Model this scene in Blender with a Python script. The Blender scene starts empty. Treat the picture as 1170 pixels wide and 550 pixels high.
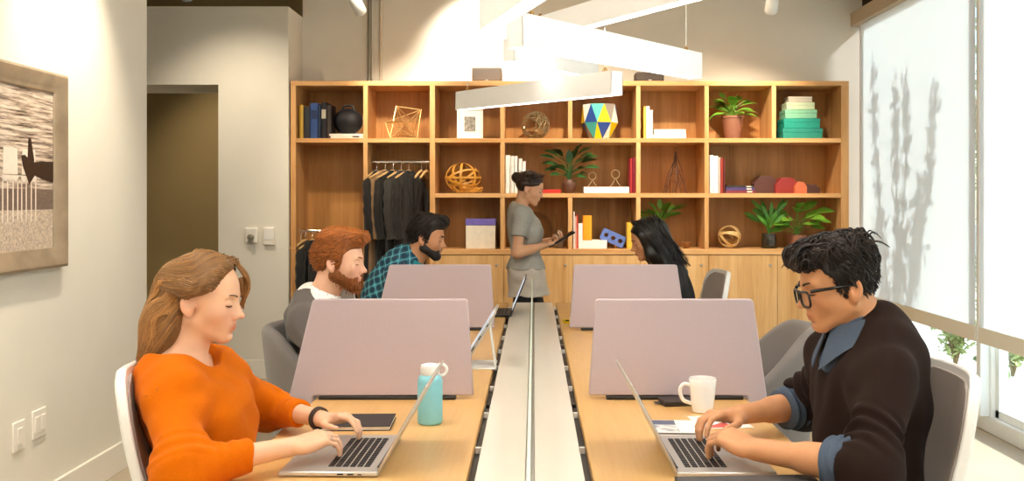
import bpy, bmesh, math, random
import numpy as np
from mathutils import Vector, Matrix, Euler
random.seed(7)
RNG = np.random.default_rng(11)
scene = bpy.context.scene
COL = scene.collection
PI = math.pi
R = math.radians
F_PX, VX, VY, EYE = 1060.0, 610.0, 228.0, 1.42   # focal length and vanishing point in pixels of the 1170x550 frame, eye height in metres


def srgb(c):
    if isinstance(c, str):
        c = c.lstrip('#')
        c = [int(c[i:i + 2], 16) for i in (0, 2, 4)]
    out = []
    for v in c[:3]:
        v = v / 255.0
        out.append(v / 12.92 if v <= 0.04045 else ((v + 0.055) / 1.055) ** 2.4)
    return (out[0], out[1], out[2], 1.0)


# ---------------------------------------------------------------- materials
MATS = {}


class NT:
    def __init__(self, name):
        self.m = bpy.data.materials.new(name)
        self.m.use_nodes = True
        self.t = self.m.node_tree
        self.t.nodes.clear()
        self.out = self.n('ShaderNodeOutputMaterial')

    def n(self, kind, **kw):
        nd = self.t.nodes.new(kind)
        for k, v in kw.items():
            if k.startswith('i_'):
                nd.inputs[k[2:].replace('_', ' ')].default_value = v
            else:
                setattr(nd, k, v)
        return nd

    def l(self, a, b):
        self.t.links.new(a, b)


def ramp(nt, stops, fac):
    r = nt.n('ShaderNodeValToRGB')
    el = r.color_ramp.elements
    while len(el) < len(stops):
        el.new(0.5)
    for e, (p, c) in zip(el, stops):
        e.position = p
        e.color = c
    nt.l(fac, r.inputs['Fac'])
    return r.outputs['Color']


def shade(c, f):
    return tuple(min(1.0, v * f) for v in c[:3]) + (1.0,)


def mat(name, color, rough=0.5, metal=0.0, var=0.06, scale=30.0, bump=0.0, bscale=200.0, sheen=0.0, spec=0.5, stretch=None, attr=None, sss=0.0, coat=0.0, trans=0.0, emit=None, estr=0.0):
    if name in MATS:
        return MATS[name]
    nt = NT(name)
    c = srgb(color)
    b = nt.n('ShaderNodeBsdfPrincipled')
    b.inputs['Roughness'].default_value = rough
    b.inputs['Metallic'].default_value = metal
    b.inputs['Specular IOR Level'].default_value = spec
    tc = nt.n('ShaderNodeTexCoord')
    vec = tc.outputs['Object']
    if stretch:
        mp = nt.n('ShaderNodeMapping')
        mp.inputs['Scale'].default_value = stretch
        nt.l(vec, mp.inputs['Vector'])
        vec = mp.outputs['Vector']
    nz = nt.n('ShaderNodeTexNoise')
    nz.inputs['Scale'].default_value = scale
    nz.inputs['Detail'].default_value = 3.0
    nt.l(vec, nz.inputs['Vector'])
    colr = ramp(nt, [(0.3, shade(c, 1 - var)), (0.7, shade(c, 1 + var))], nz.outputs['Fac'])
    if attr:
        a = nt.n('ShaderNodeAttribute', attribute_name=attr)
        mx = nt.n('ShaderNodeMix', data_type='RGBA', blend_type='MULTIPLY')
        mx.inputs[0].default_value = 1.0
        nt.l(colr, mx.inputs[6])
        nt.l(a.outputs['Color'], mx.inputs[7])
        colr = mx.outputs[2]
    nt.l(colr, b.inputs['Base Color'])
    if bump:
        nb = nt.n('ShaderNodeTexNoise')
        nb.inputs['Scale'].default_value = bscale
        nb.inputs['Detail'].default_value = 2.0
        nt.l(vec, nb.inputs['Vector'])
        bp = nt.n('ShaderNodeBump')
        bp.inputs['Strength'].default_value = bump
        bp.inputs['Distance'].default_value = 0.002
        nt.l(nb.outputs['Fac'], bp.inputs['Height'])
        nt.l(bp.outputs['Normal'], b.inputs['Normal'])
    if sheen:
        b.inputs['Sheen Weight'].default_value = sheen
        b.inputs['Sheen Roughness'].default_value = 0.5
    if sss:
        b.inputs['Subsurface Weight'].default_value = sss
        b.inputs['Subsurface Radius'].default_value = (0.02, 0.008, 0.004)
        b.inputs['Subsurface Scale'].default_value = 0.35
    if coat:
        b.inputs['Coat Weight'].default_value = coat
    if trans:
        b.inputs['Transmission Weight'].default_value = trans
    if emit:
        b.inputs['Emission Color'].default_value = srgb(emit)
        b.inputs['Emission Strength'].default_value = estr
    nt.l(b.outputs['BSDF'], nt.out.inputs['Surface'])
    MATS[name] = nt.m
    return nt.m


def wood(name, light, dark, axis='z', rough=0.45, k=1.0, coat=0.0):
    """Grain runs along the given axis."""
    if name in MATS:
        return MATS[name]
    nt = NT(name)
    b = nt.n('ShaderNodeBsdfPrincipled')
    b.inputs['Roughness'].default_value = rough
    b.inputs['Coat Weight'].default_value = coat
    b.inputs['Specular IOR Level'].default_value = 0.35
    tc = nt.n('ShaderNodeTexCoord')
    mp = nt.n('ShaderNodeMapping')
    sc = {'x': (0.5, 9, 9), 'y': (9, 0.5, 9), 'z': (9, 9, 0.5)}[axis]
    mp.inputs['Scale'].default_value = [v * k for v in sc]
    nt.l(tc.outputs['Object'], mp.inputs['Vector'])
    n1 = nt.n('ShaderNodeTexNoise')
    n1.inputs['Scale'].default_value = 1.3
    n1.inputs['Detail'].default_value = 5
    n1.inputs['Distortion'].default_value = 0.6
    nt.l(mp.outputs['Vector'], n1.inputs['Vector'])
    n2 = nt.n('ShaderNodeTexNoise')
    n2.inputs['Scale'].default_value = 14
    n2.inputs['Detail'].default_value = 3
    nt.l(mp.outputs['Vector'], n2.inputs['Vector'])
    mm = nt.n('ShaderNodeMath', operation='MULTIPLY_ADD')
    nt.l(n2.outputs['Fac'], mm.inputs[0])
    mm.inputs[1].default_value = 0.35
    nt.l(n1.outputs['Fac'], mm.inputs[2])
    L, D = srgb(light), srgb(dark)
    mid = tuple((a + c) / 2 for a, c in zip(L, D))
    cr = ramp(nt, [(0.42, D), (0.62, mid), (0.85, L)], mm.outputs[0])
    nt.l(cr, b.inputs['Base Color'])
    bp = nt.n('ShaderNodeBump')
    bp.inputs['Strength'].default_value = 0.06
    bp.inputs['Distance'].default_value = 0.002
    nt.l(mm.outputs[0], bp.inputs['Height'])
    nt.l(bp.outputs['Normal'], b.inputs['Normal'])
    nt.l(b.outputs['BSDF'], nt.out.inputs['Surface'])
    MATS[name] = nt.m
    return nt.m


def emission(name, color, strength):
    if name in MATS:
        return MATS[name]
    nt = NT(name)
    e = nt.n('ShaderNodeEmission')
    e.inputs['Color'].default_value = srgb(color)
    e.inputs['Strength'].default_value = strength
    nt.l(e.outputs[0], nt.out.inputs['Surface'])
    MATS[name] = nt.m
    return nt.m


def glass(name, color='f4fbf8', refl=0.12, rough=0.0):
    if name in MATS:
        return MATS[name]
    nt = NT(name)
    t = nt.n('ShaderNodeBsdfTransparent')
    t.inputs['Color'].default_value = srgb(color)
    g = nt.n('ShaderNodeBsdfGlossy')
    g.inputs['Roughness'].default_value = rough
    mx = nt.n('ShaderNodeMixShader')
    mx.inputs[0].default_value = refl * 0.5
    nt.l(t.outputs[0], mx.inputs[1])
    nt.l(g.outputs[0], mx.inputs[2])
    nt.l(mx.outputs[0], nt.out.inputs['Surface'])
    MATS[name] = nt.m
    return nt.m


# ---------------------------------------------------------------- mesh builder
class MB:
    def __init__(self):
        self.v, self.f, self.mi = [], [], []
        self.cur = 0

    def add(self, verts, faces):
        o = len(self.v)
        self.v.extend([tuple(p) for p in verts])
        for f in faces:
            self.f.append(tuple(i + o for i in f))
            self.mi.append(self.cur)
        return self

    def box(self, x0, x1, y0, y1, z0, z1, M=None):
        vs = [Vector((x, y, z)) for z in (z0, z1) for y in (y0, y1) for x in (x0, x1)]
        if M is not None:
            vs = [M @ p for p in vs]
        return self.add(vs, [(0, 2, 3, 1), (4, 5, 7, 6), (0, 1, 5, 4), (2, 6, 7, 3), (0, 4, 6, 2), (1, 3, 7, 5)])

    def prism(self, poly, h, M=None, z0=0.0):
        """polygon in xy pulled up by h, then moved by M"""
        n = len(poly)
        vs = [Vector((p[0], p[1], z0)) for p in poly] + [Vector((p[0], p[1], z0 + h)) for p in poly]
        if M is not None:
            vs = [M @ p for p in vs]
        fs = [tuple(reversed(range(n))), tuple(range(n, 2 * n))] + [(i, (i + 1) % n, n + (i + 1) % n, n + i) for i in range(n)]
        return self.add(vs, fs)

    def tube(self, pts, r, n=8, closed=False, caps=True, flat=1.0, up=None):
        pts = [Vector(p) for p in pts]
        m = len(pts)
        rs = list(r) if hasattr(r, '__len__') else [r] * m
        vs, fs = [], []
        prev = None
        for i, p in enumerate(pts):
            a = pts[(i - 1) % m] if (closed or i > 0) else p
            b = pts[(i + 1) % m] if (closed or i < m - 1) else p
            t = (b - a)
            t = t.normalized() if t.length > 1e-9 else Vector((0, 0, 1))
            if prev is None:
                g = Vector(up) if up is not None else (Vector((0, 0, 1)) if abs(t.z) < 0.9 else Vector((1, 0, 0)))
            else:
                g = prev
            u = (g - t * g.dot(t))
            u = u.normalized() if u.length > 1e-6 else t.orthogonal().normalized()
            prev = u
            w = t.cross(u)
            for k in range(n):
                th = 2 * PI * k / n
                vs.append(p + (u * math.cos(th) * flat + w * math.sin(th)) * rs[i])
        segs = m if closed else m - 1
        for i in range(segs):
            for k in range(n):
                a, b = i * n + k, i * n + (k + 1) % n
                c, d = ((i + 1) % m) * n + (k + 1) % n, ((i + 1) % m) * n + k
                fs.append((a, b, c, d))
        if caps and not closed:
            fs.append(tuple(reversed(range(n))))
            fs.append(tuple(range((m - 1) * n, m * n)))
        return self.add(vs, fs)

    def lathe(self, prof, n=28, M=None, cap0=True, cap1=True):
        vs, fs = [], []
        m = len(prof)
        for (r, z) in prof:
            for k in range(n):
                th = 2 * PI * k / n
                vs.append(Vector((r * math.cos(th), r * math.sin(th), z)))
        if M is not None:
            vs = [M @ p for p in vs]
        for i in range(m - 1):
            for k in range(n):
                fs.append((i * n + k, i * n + (k + 1) % n, (i + 1) * n + (k + 1) % n, (i + 1) * n + k))
        if cap0:
            fs.append(tuple(reversed(range(n))))
        if cap1:
            fs.append(tuple(range((m - 1) * n, m * n)))
        return self.add(vs, fs)

    def ball(self, c, r, n=16, M=None):
        prof = []
        rx = r if hasattr(r, '__len__') else (r, r, r)
        for i in range(1, n // 2):
            a = -PI / 2 + PI * i / (n // 2)
            prof.append((math.cos(a), math.sin(a)))
        S = Matrix.Translation(Vector(c)) @ Matrix.Diagonal((rx[0], rx[1], rx[2], 1))
        if M is not None:
            S = M @ S
        return self.lathe(prof, n, S)

    def grid(self, fn, nu, nv, closed_u=False):
        vs = [fn(i / (nu if closed_u else nu - 1), j / (nv - 1)) for j in range(nv) for i in range(nu)]
        fs = []
        for j in range(nv - 1):
            for i in range(nu if closed_u else nu - 1):
                a, b = j * nu + i, j * nu + (i + 1) % nu
                fs.append((a, b, b + nu, a + nu))
        return self.add(vs, fs)

    def solid_grid(self, fn, thick, nu, nv):
        """fn(u,v) -> (point, normal); a sheet with thickness along -normal"""
        top = [fn(i / (nu - 1), j / (nv - 1)) for j in range(nv) for i in range(nu)]
        vs = [Vector(p) for p, nn in top] + [Vector(p) - Vector(nn) * thick for p, nn in top]
        N = nu * nv
        fs = []
        for j in range(nv - 1):
            for i in range(nu - 1):
                a, b, c, d = j * nu + i, j * nu + i + 1, (j + 1) * nu + i + 1, (j + 1) * nu + i
                fs.append((a, b, c, d))
                fs.append((N + d, N + c, N + b, N + a))
        rim = [i for i in range(nu)] + [j * nu + nu - 1 for j in range(1, nv)] + [(nv - 1) * nu + i for i in range(nu - 2, -1, -1)] + [j * nu for j in range(nv - 2, 0, -1)]
        for a, b in zip(rim, rim[1:] + rim[:1]):
            fs.append((b, a, N + a, N + b))
        return self.add(vs, fs)

    def mesh(self, name, mats, smooth=40, origin=None):
        me = bpy.data.meshes.new(name)
        vs = self.v
        if origin is not None:
            vs = [(p[0] - origin[0], p[1] - origin[1], p[2] - origin[2]) for p in vs]
        me.from_pydata(vs, [], self.f)
        for mm in (mats if isinstance(mats, (list, tuple)) else [mats]):
            me.materials.append(mm)
        if any(self.mi):
            me.polygons.foreach_set('material_index', self.mi)
        bm = bmesh.new()
        bm.from_mesh(me)
        bmesh.ops.recalc_face_normals(bm, faces=bm.faces)
        bm.to_mesh(me)
        bm.free()
        if smooth:
            me.polygons.foreach_set('use_smooth', [True] * len(me.polygons))
            me.set_sharp_from_angle(angle=R(smooth))
        me.update()
        return me


def link(name, me, parent=None, loc=None):
    o = bpy.data.objects.new(name, me)
    COL.objects.link(o)
    if loc is not None:
        o.location = loc
    if parent is not None:
        o.parent = parent
    return o


def bev(o, w, seg=2):
    if w:
        m = o.modifiers.new('edge', 'BEVEL')
        m.width = w
        m.segments = seg
        m.limit_method = 'ANGLE'
        m.angle_limit = R(40)
    return o


def tag(o, label=None, cat=None, group=None, kind=None):
    if label:
        o['label'] = label
    if cat:
        o['category'] = cat
    if group:
        o['group'] = group
    if kind:
        o['kind'] = kind
    return o


def thing(name, label, cat, loc=(0, 0, 0), rz=0.0, group=None):
    o = bpy.data.objects.new(name, None)
    COL.objects.link(o)
    o.location = loc
    o.rotation_euler = (0, 0, rz)
    o.empty_display_size = 0.05
    return tag(o, label, cat, group)


def part(name, mb, mats, parent, bevel=0.0, smooth=40, label=None):
    """coordinates are those of the parent thing"""
    o = link(name, mb.mesh(name, mats, smooth), parent)
    bev(o, bevel)
    if label:
        o['label'] = label
    return o


def solo(name, mb, mats, label, cat, group=None, loc=(0, 0, 0), rz=0.0, bevel=0.0, smooth=40, rot=None):
    o = link(name, mb.mesh(name, mats, smooth), None, loc)
    o.rotation_euler = rot if rot is not None else (0, 0, rz)
    bev(o, bevel)
    return tag(o, label, cat, group)


def struct(name, mb, mats, bevel=0.0, smooth=40, parent=None):
    o = link(name, mb.mesh(name, mats, smooth), parent)
    bev(o, bevel)
    if parent is None:
        o['kind'] = 'structure'
    return o


def kids(o):
    return [c for c in COL.objects if c.parent == o]


def copy_tree(o, parent=None):
    c = o.copy()
    COL.objects.link(c)
    if parent is not None:
        c.parent = parent
    for ch in kids(o):
        copy_tree(ch, c)
    return c


def world(px, py, y):
    """point at distance y from the camera seen at a pixel of the photograph"""
    return Vector(((px - VX) * y / F_PX, y, EYE - (py - VY) * y / F_PX))


def bez(pts, n):
    """Catmull-Rom through pts, n samples"""
    pts = [Vector(p) for p in pts]
    q = [pts[0] * 2 - pts[1]] + pts + [pts[-1] * 2 - pts[-2]]
    out = []
    segs = len(pts) - 1
    for i in range(n):
        t = i / (n - 1) * segs
        k = min(int(t), segs - 1)
        u = t - k
        a, b, c, d = q[k:k + 4]
        out.append(0.5 * ((2 * b) + (c - a) * u + (2 * a - 5 * b + 4 * c - d) * u * u + (3 * b - a - 3 * c + d) * u ** 3))
    return out


# ---------------------------------------------------------------- camera
cd = bpy.data.cameras.new('camera')
cam = bpy.data.objects.new('camera', cd)
COL.objects.link(cam)
cam.location = (0, 0, EYE)
cam.rotation_euler = (PI / 2, 0, 0)
cd.sensor_width = 36.0
cd.lens = 36.0 * F_PX / 1170.0
cd.shift_x = -(VX - 585.0) / 1170.0
cd.shift_y = -(275.0 - VY) / 1170.0
cd.clip_start = 0.05
cd.clip_end = 200
scene.camera = cam
vs_ = scene.view_settings
vs_.view_transform = 'Standard'
vs_.look = 'None'
vs_.gamma = 1.0
vs_.use_curve_mapping = False
# ================================================================ the room
XL, XR, YB, ZC = -2.17, 2.76, 7.80, 3.50
m_wall = mat('wall paint', 'e6e2d6', 0.75, var=0.015, scale=4, bump=0.05, bscale=300, spec=0.25)
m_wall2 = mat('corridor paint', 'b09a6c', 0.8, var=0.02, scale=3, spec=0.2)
m_white = mat('white trim paint', 'efeae0', 0.5, var=0.01, scale=5)
m_floor = mat('polished concrete', 'b3a690', 0.42, var=0.09, scale=2.2, bump=0.03, bscale=60, spec=0.4)
m_ceil = mat('ceiling paint', 'ded8cc', 0.9, var=0.02, scale=3, spec=0.1)
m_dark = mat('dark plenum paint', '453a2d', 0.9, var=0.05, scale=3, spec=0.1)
m_valance = mat('beige metal valance', 'b9a98d', 0.5, var=0.02, scale=5)
m_wmetal = mat('white powder coated metal', 'f1f0ec', 0.35, var=0.01, scale=8)
m_frame = mat('window frame metal', 'eef2f2', 0.4, var=0.01, scale=8)
m_alu = mat('brushed aluminium', 'c9c9c8', 0.32, 0.85, var=0.03, scale=40, stretch=(1, 30, 1))
m_steel = mat('grey steel conduit', '8d8878', 0.4, 0.3, var=0.03, scale=20)
m_chrome = mat('chrome', 'e8e8e8', 0.12, 1.0, var=0.01)
m_black = mat('black plastic', '17140f', 0.45, var=0.05)

struct('floor', MB().box(-6.2, 2.86, -2.7, 10.4, -0.12, 0.0), m_floor)
struct('ceiling', MB().box(-6.2, 2.95, -2.7, 7.95, ZC, ZC + 0.1), m_ceil)
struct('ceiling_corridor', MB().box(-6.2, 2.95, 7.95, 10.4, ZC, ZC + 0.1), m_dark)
struct('wall_left', MB().box(XL - 0.14, XL, -2.7, 5.2, 0, ZC), m_wall)
struct('baseboard_left', MB().box(XL, XL + 0.016, -2.6, 5.2, 0, 0.15), m_white, bevel=0.004)
struct('wall_near', MB().box(-2.31, 2.95, -2.75, -2.6, 0, ZC), m_wall)
# corridor partition with a plain opening; its right end is the return beside the bookcase
w = MB()
w.box(-2.5, -1.945, 7.35, 7.95, 0, 2.95)
w.box(-3.45, -2.5, 7.35, 7.95, 2.33, 2.95)
w.box(-6.2, -3.45, 7.35, 7.95, 0, 2.95)
struct('wall_corridor', w, m_wall)
struct('baseboard_corridor', MB().box(-2.5, -1.95, 7.335, 7.349, 0, 0.15), m_white, bevel=0.004)
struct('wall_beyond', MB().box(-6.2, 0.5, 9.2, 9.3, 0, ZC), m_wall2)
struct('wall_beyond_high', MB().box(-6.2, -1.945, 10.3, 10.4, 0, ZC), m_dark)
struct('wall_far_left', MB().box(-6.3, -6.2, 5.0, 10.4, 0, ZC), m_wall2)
struct('wall_corridor_near', MB().box(-6.2, XL - 0.14, 5.1, 5.2, 0, ZC), m_wall)
struct('wall_back', MB().box(-1.945, 2.95, YB, YB + 0.15, 0, ZC), m_wall)

# window wall: low sill, mullions, head
BAY = [7.70, 5.66, 3.62, 1.58, -0.46, -2.50]
w = MB()
w.box(XR, XR + 0.12, -2.7, YB, 0, 0.10)
struct('trim_sill', w, m_frame, bevel=0.006)
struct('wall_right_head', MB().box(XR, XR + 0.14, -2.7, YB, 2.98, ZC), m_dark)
struct('trim_valance', MB().box(XR - 0.11, XR + 0.02, -2.6, YB - 0.03, 2.865, 2.98), m_valance, bevel=0.004)
w = MB()
for y in BAY:
    w.box(XR + 0.005, XR + 0.11, y - 0.05, y + 0.05, 0.10, 2.98)
    w.box(XR - 0.05, XR + 0.01, y - 0.027, y + 0.027, 0.10, 2.86)
struct('trim_mullions', w, m_frame, bevel=0.004)
m_pane = glass('window glass')
for i in range(5):
    y1, y0 = BAY[i] - 0.05, BAY[i + 1] + 0.05
    fr = MB()
    for a, b, c, d in ((y0, y0 + 0.045, 0.10, 2.98), (y1 - 0.045, y1, 0.10, 2.98), (y0, y1, 0.10, 0.15), (y0, y1, 2.93, 2.98)):
        fr.box(XR + 0.03, XR + 0.075, a, b, c, d)
    wn = struct('window_%d' % (i + 1), fr, m_frame, bevel=0.003)
    struct('pane', MB().box(XR + 0.049, XR + 0.055, y0 + 0.04, y1 - 0.04, 0.145, 2.935), m_pane, parent=wn, smooth=0)

# translucent window cloth
nt = NT('translucent shade cloth')
d_ = nt.n('ShaderNodeBsdfDiffuse'); d_.inputs['Color'].default_value = srgb('f3f3f3')
t_ = nt.n('ShaderNodeBsdfTranslucent'); t_.inputs['Color'].default_value = srgb('f2f3f4')
tc = nt.n('ShaderNodeTexCoord'); wv = nt.n('ShaderNodeTexNoise'); wv.inputs['Scale'].default_value = 120
nt.l(tc.outputs['Object'], wv.inputs['Vector'])
mx = nt.n('ShaderNodeMixShader')
mr = nt.n('ShaderNodeMapRange'); mr.inputs['To Min'].default_value = 0.40; mr.inputs['To Max'].default_value = 0.46
nt.l(wv.outputs['Fac'], mr.inputs['Value']); nt.l(mr.outputs[0], mx.inputs[0])
nt.l(d_.outputs[0], mx.inputs[1]); nt.l(t_.outputs[0], mx.inputs[2]); nt.l(mx.outputs[0], nt.out.inputs['Surface'])
m_shade = nt.m
m_hem = mat('shade hem cloth', 'e9e2d2', 0.7, var=0.01)
SH = ['white roller blind nearest the bookcase with grey plant shadows across it', 'blank white roller blind on the window bay nearer the camera']
for i in range(5):
    y1, y0 = BAY[i] - 0.03, BAY[i + 1] + 0.03
    s = thing('roller_blind', SH[i] if i < 2 else 'white roller blind further along the window wall', 'window blind', (XR - 0.055, (y0 + y1) / 2, 0.55), 0, 'white cloth on the window wall')
    h = (y1 - y0) / 2
    part('shade_fabric', MB().box(0.0, 0.0025, -h, h, 0.06, 2.33), m_shade, s, smooth=0)
    part('hem_bar', MB().box(-0.006, 0.010, -h, h, 0.0, 0.095), m_hem, s, 0.003)
    part('side_channel', MB().box(-0.004, 0.014, h + 0.002, h + 0.022, 0.0, 2.33), m_wmetal, s, 0.002)

# outside: paving, planter strip, plants
m_pave = mat('pale paving', 'd9d6cd', 0.9, var=0.06, scale=3)
struct('ground_outside', MB().box(2.88, 30, -20, 40, -0.2, -0.06), m_pave)
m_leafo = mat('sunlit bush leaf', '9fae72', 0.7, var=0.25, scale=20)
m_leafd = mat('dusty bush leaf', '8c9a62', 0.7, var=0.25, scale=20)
m_stem = mat('woody stem', '7d6a4c', 0.8, var=0.1)


def leaf_verts(p, d, up, L, W, bend=0.2):
    """a folded pointed leaf as 2x3 quads: returns verts, faces"""
    p, d = Vector(p), Vector(d).normalized()
    s = d.cross(Vector(up))
    s = s.normalized() if s.length > 1e-4 else d.orthogonal().normalized()
    n = s.cross(d).normalized()
    vs, fs = [], []
    for k, (t, wd) in enumerate(((0, 0.12), (0.25, 0.75), (0.55, 1.0), (0.82, 0.6), (1.0, 0.03))):
        c = p + d * (L * t) - n * (bend * L * t * t)
        vs += [c - s * (W * wd / 2) + n * (W * 0.12 * wd), c, c + s * (W * wd / 2) + n * (W * 0.12 * wd)]
        if k:
            o = (k - 1) * 3
            fs += [(o, o + 1, o + 4, o + 3), (o + 1, o + 2, o + 5, o + 4)]
    return vs, fs


def outdoor_bush(loc, stems, label, leafm, lw=0.05):
    o = thing('garden_bush', label, 'bush', loc, 0, 'bushes outside the window')
    st, lf = MB(), MB()
    for (pts, r, nl, fuzz) in stems:
        path = bez(pts, 14)
        st.tube(path, [r * (1 - 0.7 * i / 13) for i in range(14)], 6)
        for k in range(nl):
            t = 0.25 + 0.75 * random.random()
            c = path[min(13, int(t * 13))] + Vector([random.gauss(0, fuzz * 0.5) for _ in range(3)])
            d = Vector((random.gauss(0, .6), random.gauss(0, .6), random.uniform(-.1, 1)))
            lf.add(*leaf_verts(c, d, (random.random(), random.random(), 1), random.uniform(.6, 1.3) * lw * 1.6, lw * random.uniform(.5, .9)))
    part('stems', st, m_stem, o)
    part('foliage', lf, leafm, o, smooth=0)
    return o


random.seed(21)
outdoor_bush((3.42, 6.80, -0.06), [
    ([(0, 0, 0), (0.02, 0.15, 1.2), (0.0, 0.42, 2.3), (0.02, 0.52, 3.27)], 0.03, 300, 0.06),
    ([(0, 0, 0), (0.03, 0.02, 1.2), (0.0, 0.02, 2.2), (0.0, 0.06, 3.02)], 0.03, 300, 0.065),
    ([(0, 0, 0), (0.03, -0.02, 1.3), (0.0, -0.15, 2.4), (0.0, -0.12, 2.98)], 0.025, 240, 0.05),
    ([(0, 0, 0), (0.04, -0.15, 1.1), (0.05, -0.5, 2.1), (0.0, -0.66, 2.88)], 0.03, 300, 0.06),
    ([(0, 0, 0), (0.04, -0.1, 0.9), (0.1, -0.3, 1.7), (0.0, -0.4, 2.2)], 0.03, 330, 0.12),
    ([(0, 0, 0), (0.0, 0.15, 0.8), (0.1, 0.32, 1.5), (0.0, 0.4, 2.0)], 0.03, 330, 0.12),
    ([(0, 0, 0), (0.0, 0.0, 0.5), (0.1, 0.0, 1.3), (0.0, -0.1, 1.95)], 0.03, 420, 0.15)],
    'tall branching bush casting its shadow on the blind nearest the bookcase', m_leafd, 0.05)
for k, (x, y, lab) in enumerate(((3.75, 8.25, 'sunlit yellow green bush seen under the blind beside the mullion'), (4.0, 7.75, 'pale sunlit bush outside the window right of the white mullion'))):
    stems = []
    for j in range(9):
        a = random.uniform(0, 6.28)
        rr = random.uniform(.1, .35)
        stems.append(([(0, 0, 0), (rr * .3 * math.cos(a), rr * .3 * math.sin(a), .3), (rr * math.cos(a), rr * math.sin(a), random.uniform(.5, .75))], .012, 70, .08))
    outdoor_bush((x, y, -0.06), stems, lab, m_leafo, 0.045)
# low garden wall behind the plants
struct('wall_garden', MB().box(9.0, 9.2, -12, 30, -0.06, 0.9), m_pave)

# ---------------------------------------------------------------- wall fittings
o = thing('wall_outlet', 'blank white wall plate above the left baseboard, farther from the corridor corner', 'wall plate', (XL, 3.90, 0.425), 0, 'white wall plates low on the left wall')
part('cover_plate', MB().box(0, 0.008, -0.045, 0.045, -0.062, 0.062), m_white, o, 0.003)
part('rocker', MB().box(0.008, 0.012, -0.018, 0.018, -0.034, 0.034), m_white, o, 0.002)
o = thing('wall_outlet', 'wider ridged white wall plate above the left baseboard, beside the blank one', 'wall plate', (XL, 4.06, 0.44), 0, 'white wall plates low on the left wall')
part('cover_plate', MB().box(0, 0.008, -0.055, 0.055, -0.062, 0.062), m_white, o, 0.003)
for y in (-0.025, 0.025):
    part('rocker', MB().box(0.008, 0.013, y - 0.016, y + 0.016, -0.034, 0.034), m_white, o, 0.002)
o = thing('wall_sensor', 'small white wall sensor with a grey knob beside the plain white control box', 'sensor', (-2.232, 7.35, 1.135), 0)
part('housing', MB().box(-0.05, 0.05, -0.03, 0, -0.06, 0.06), m_white, o, 0.008)
part('dial', MB().lathe([(0.026, 0), (0.024, 0.02), (0.014, 0.028)], 18, Matrix.Translation((0.0, -0.03, -0.012)) @ Matrix.Rotation(PI / 2, 4, 'X')), m_steel, o)
part('spout', MB().box(-0.02, 0.02, -0.05, -0.03, -0.055, -0.035), m_steel, o, 0.004)
o = thing('wall_thermostat', 'plain square white control box on the wall left of the bookcase', 'thermostat', (-2.095, 7.35, 1.13), 0)  # thermostat box on the corridor partition
part('housing', MB().box(-0.045, 0.045, -0.028, 0, -0.07, 0.07), m_white, o, 0.006)
part('cover', MB().box(-0.035, 0.035, -0.032, -0.028, -0.03, 0.06), m_wmetal, o, 0.003)
for x, r, mm, lab in ((-1.378, 0.018, m_steel, 'thicker grey steel conduit running up the back wall from the bookcase'), (-1.285, 0.012, mat('painted conduit', 'cfc6b2', 0.5), 'thinner cream painted conduit beside the grey one on the back wall')):
    o = thing('conduit_pipe', lab, 'pipe', (x, YB - r - 0.002, 2.365), 0, 'conduits on the back wall')
    part('pipe', MB().tube([(0, 0, 0), (0, 0, ZC - 2.365)], r, 14), mm, o)
    for z in (0.05, 0.75):
        part('pipe_clamp', MB().tube([(0, 0, z - 0.012), (0, 0, z + 0.012)], r + 0.004, 14), mm, o)

# framed photograph on the left wall
fy0, fy1, fz0, fz1 = 3.02, 4.26, 1.115, 1.985
o = thing('framed_picture', 'silver framed sepia photograph of plank wall and booted legs', 'picture', (XL, (fy0 + fy1) / 2, fz0), 0)
fw, fh = (fy1 - fy0) / 2, fz1 - fz0
m_pframe = mat('champagne silver frame', 'b5a68f', 0.38, 0.55, var=0.15, scale=9, stretch=(1, 1, 1))
prof = [(0, 0.004), (0, 0.03), (0.012, 0.038), (0.03, 0.034), (0.06, 0.020), (0.082, 0.016), (0.09, 0.012), (0.09, 0.004)]
fm = MB()
cor = [(-1, 0, 0, 1), (1, 0, 0, 1), (1, 1, 0, -1), (-1, 1, 0, -1)]
vs, fs = [], []
for (sy, top, _, _) in cor:
    for (ins, dep) in prof:
        y = sy * (fw - ins)
        z = (fh - ins) if top else ins
        vs.append((dep, y, z))
n = len(prof)
for c in range(4):
    for k in range(n - 1):
        a, b = c * n + k, c * n + k + 1
        e, g = ((c + 1) % 4) * n + k + 1, ((c + 1) % 4) * n + k
        fs.append((a, b, e, g))
fm.add(vs, fs)
part('frame', fm, m_pframe, o, smooth=25)
part('backing', MB().box(0.001, 0.006, -fw + 0.01, fw - 0.01, 0.01, fh - 0.01), m_black, o)
iw = fw - 0.088
zf = 0.09 + 0.17          # where the gravel meets the wall
# printed picture: plank wall, gravel, chairs, booted legs (a flat print)
nt = NT('sepia plank print')
tc = nt.n('ShaderNodeTexCoord'); mp = nt.n('ShaderNodeMapping'); mp.inputs['Scale'].default_value = (1, 3.0, 46)
nt.l(tc.outputs['Object'], mp.inputs['Vector'])
nz = nt.n('ShaderNodeTexNoise'); nz.inputs['Scale'].default_value = 1.6; nz.inputs['Detail'].default_value = 6; nz.inputs['Roughness'].default_value = 0.65
nt.l(mp.outputs[0], nz.inputs['Vector'])
cr = ramp(nt, [(0.36, srgb('4a3c33')), (0.47, srgb('a89686')), (0.56, srgb('d9c9b8')), (0.8, srgb('efe3d4'))], nz.outputs['Fac'])
bs = nt.n('ShaderNodeBsdfPrincipled'); bs.inputs['Roughness'].default_value = 0.3
nt.l(cr, bs.inputs['Base Color']); nt.l(bs.outputs[0], nt.out.inputs['Surface'])
m_plank = nt.m
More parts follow.
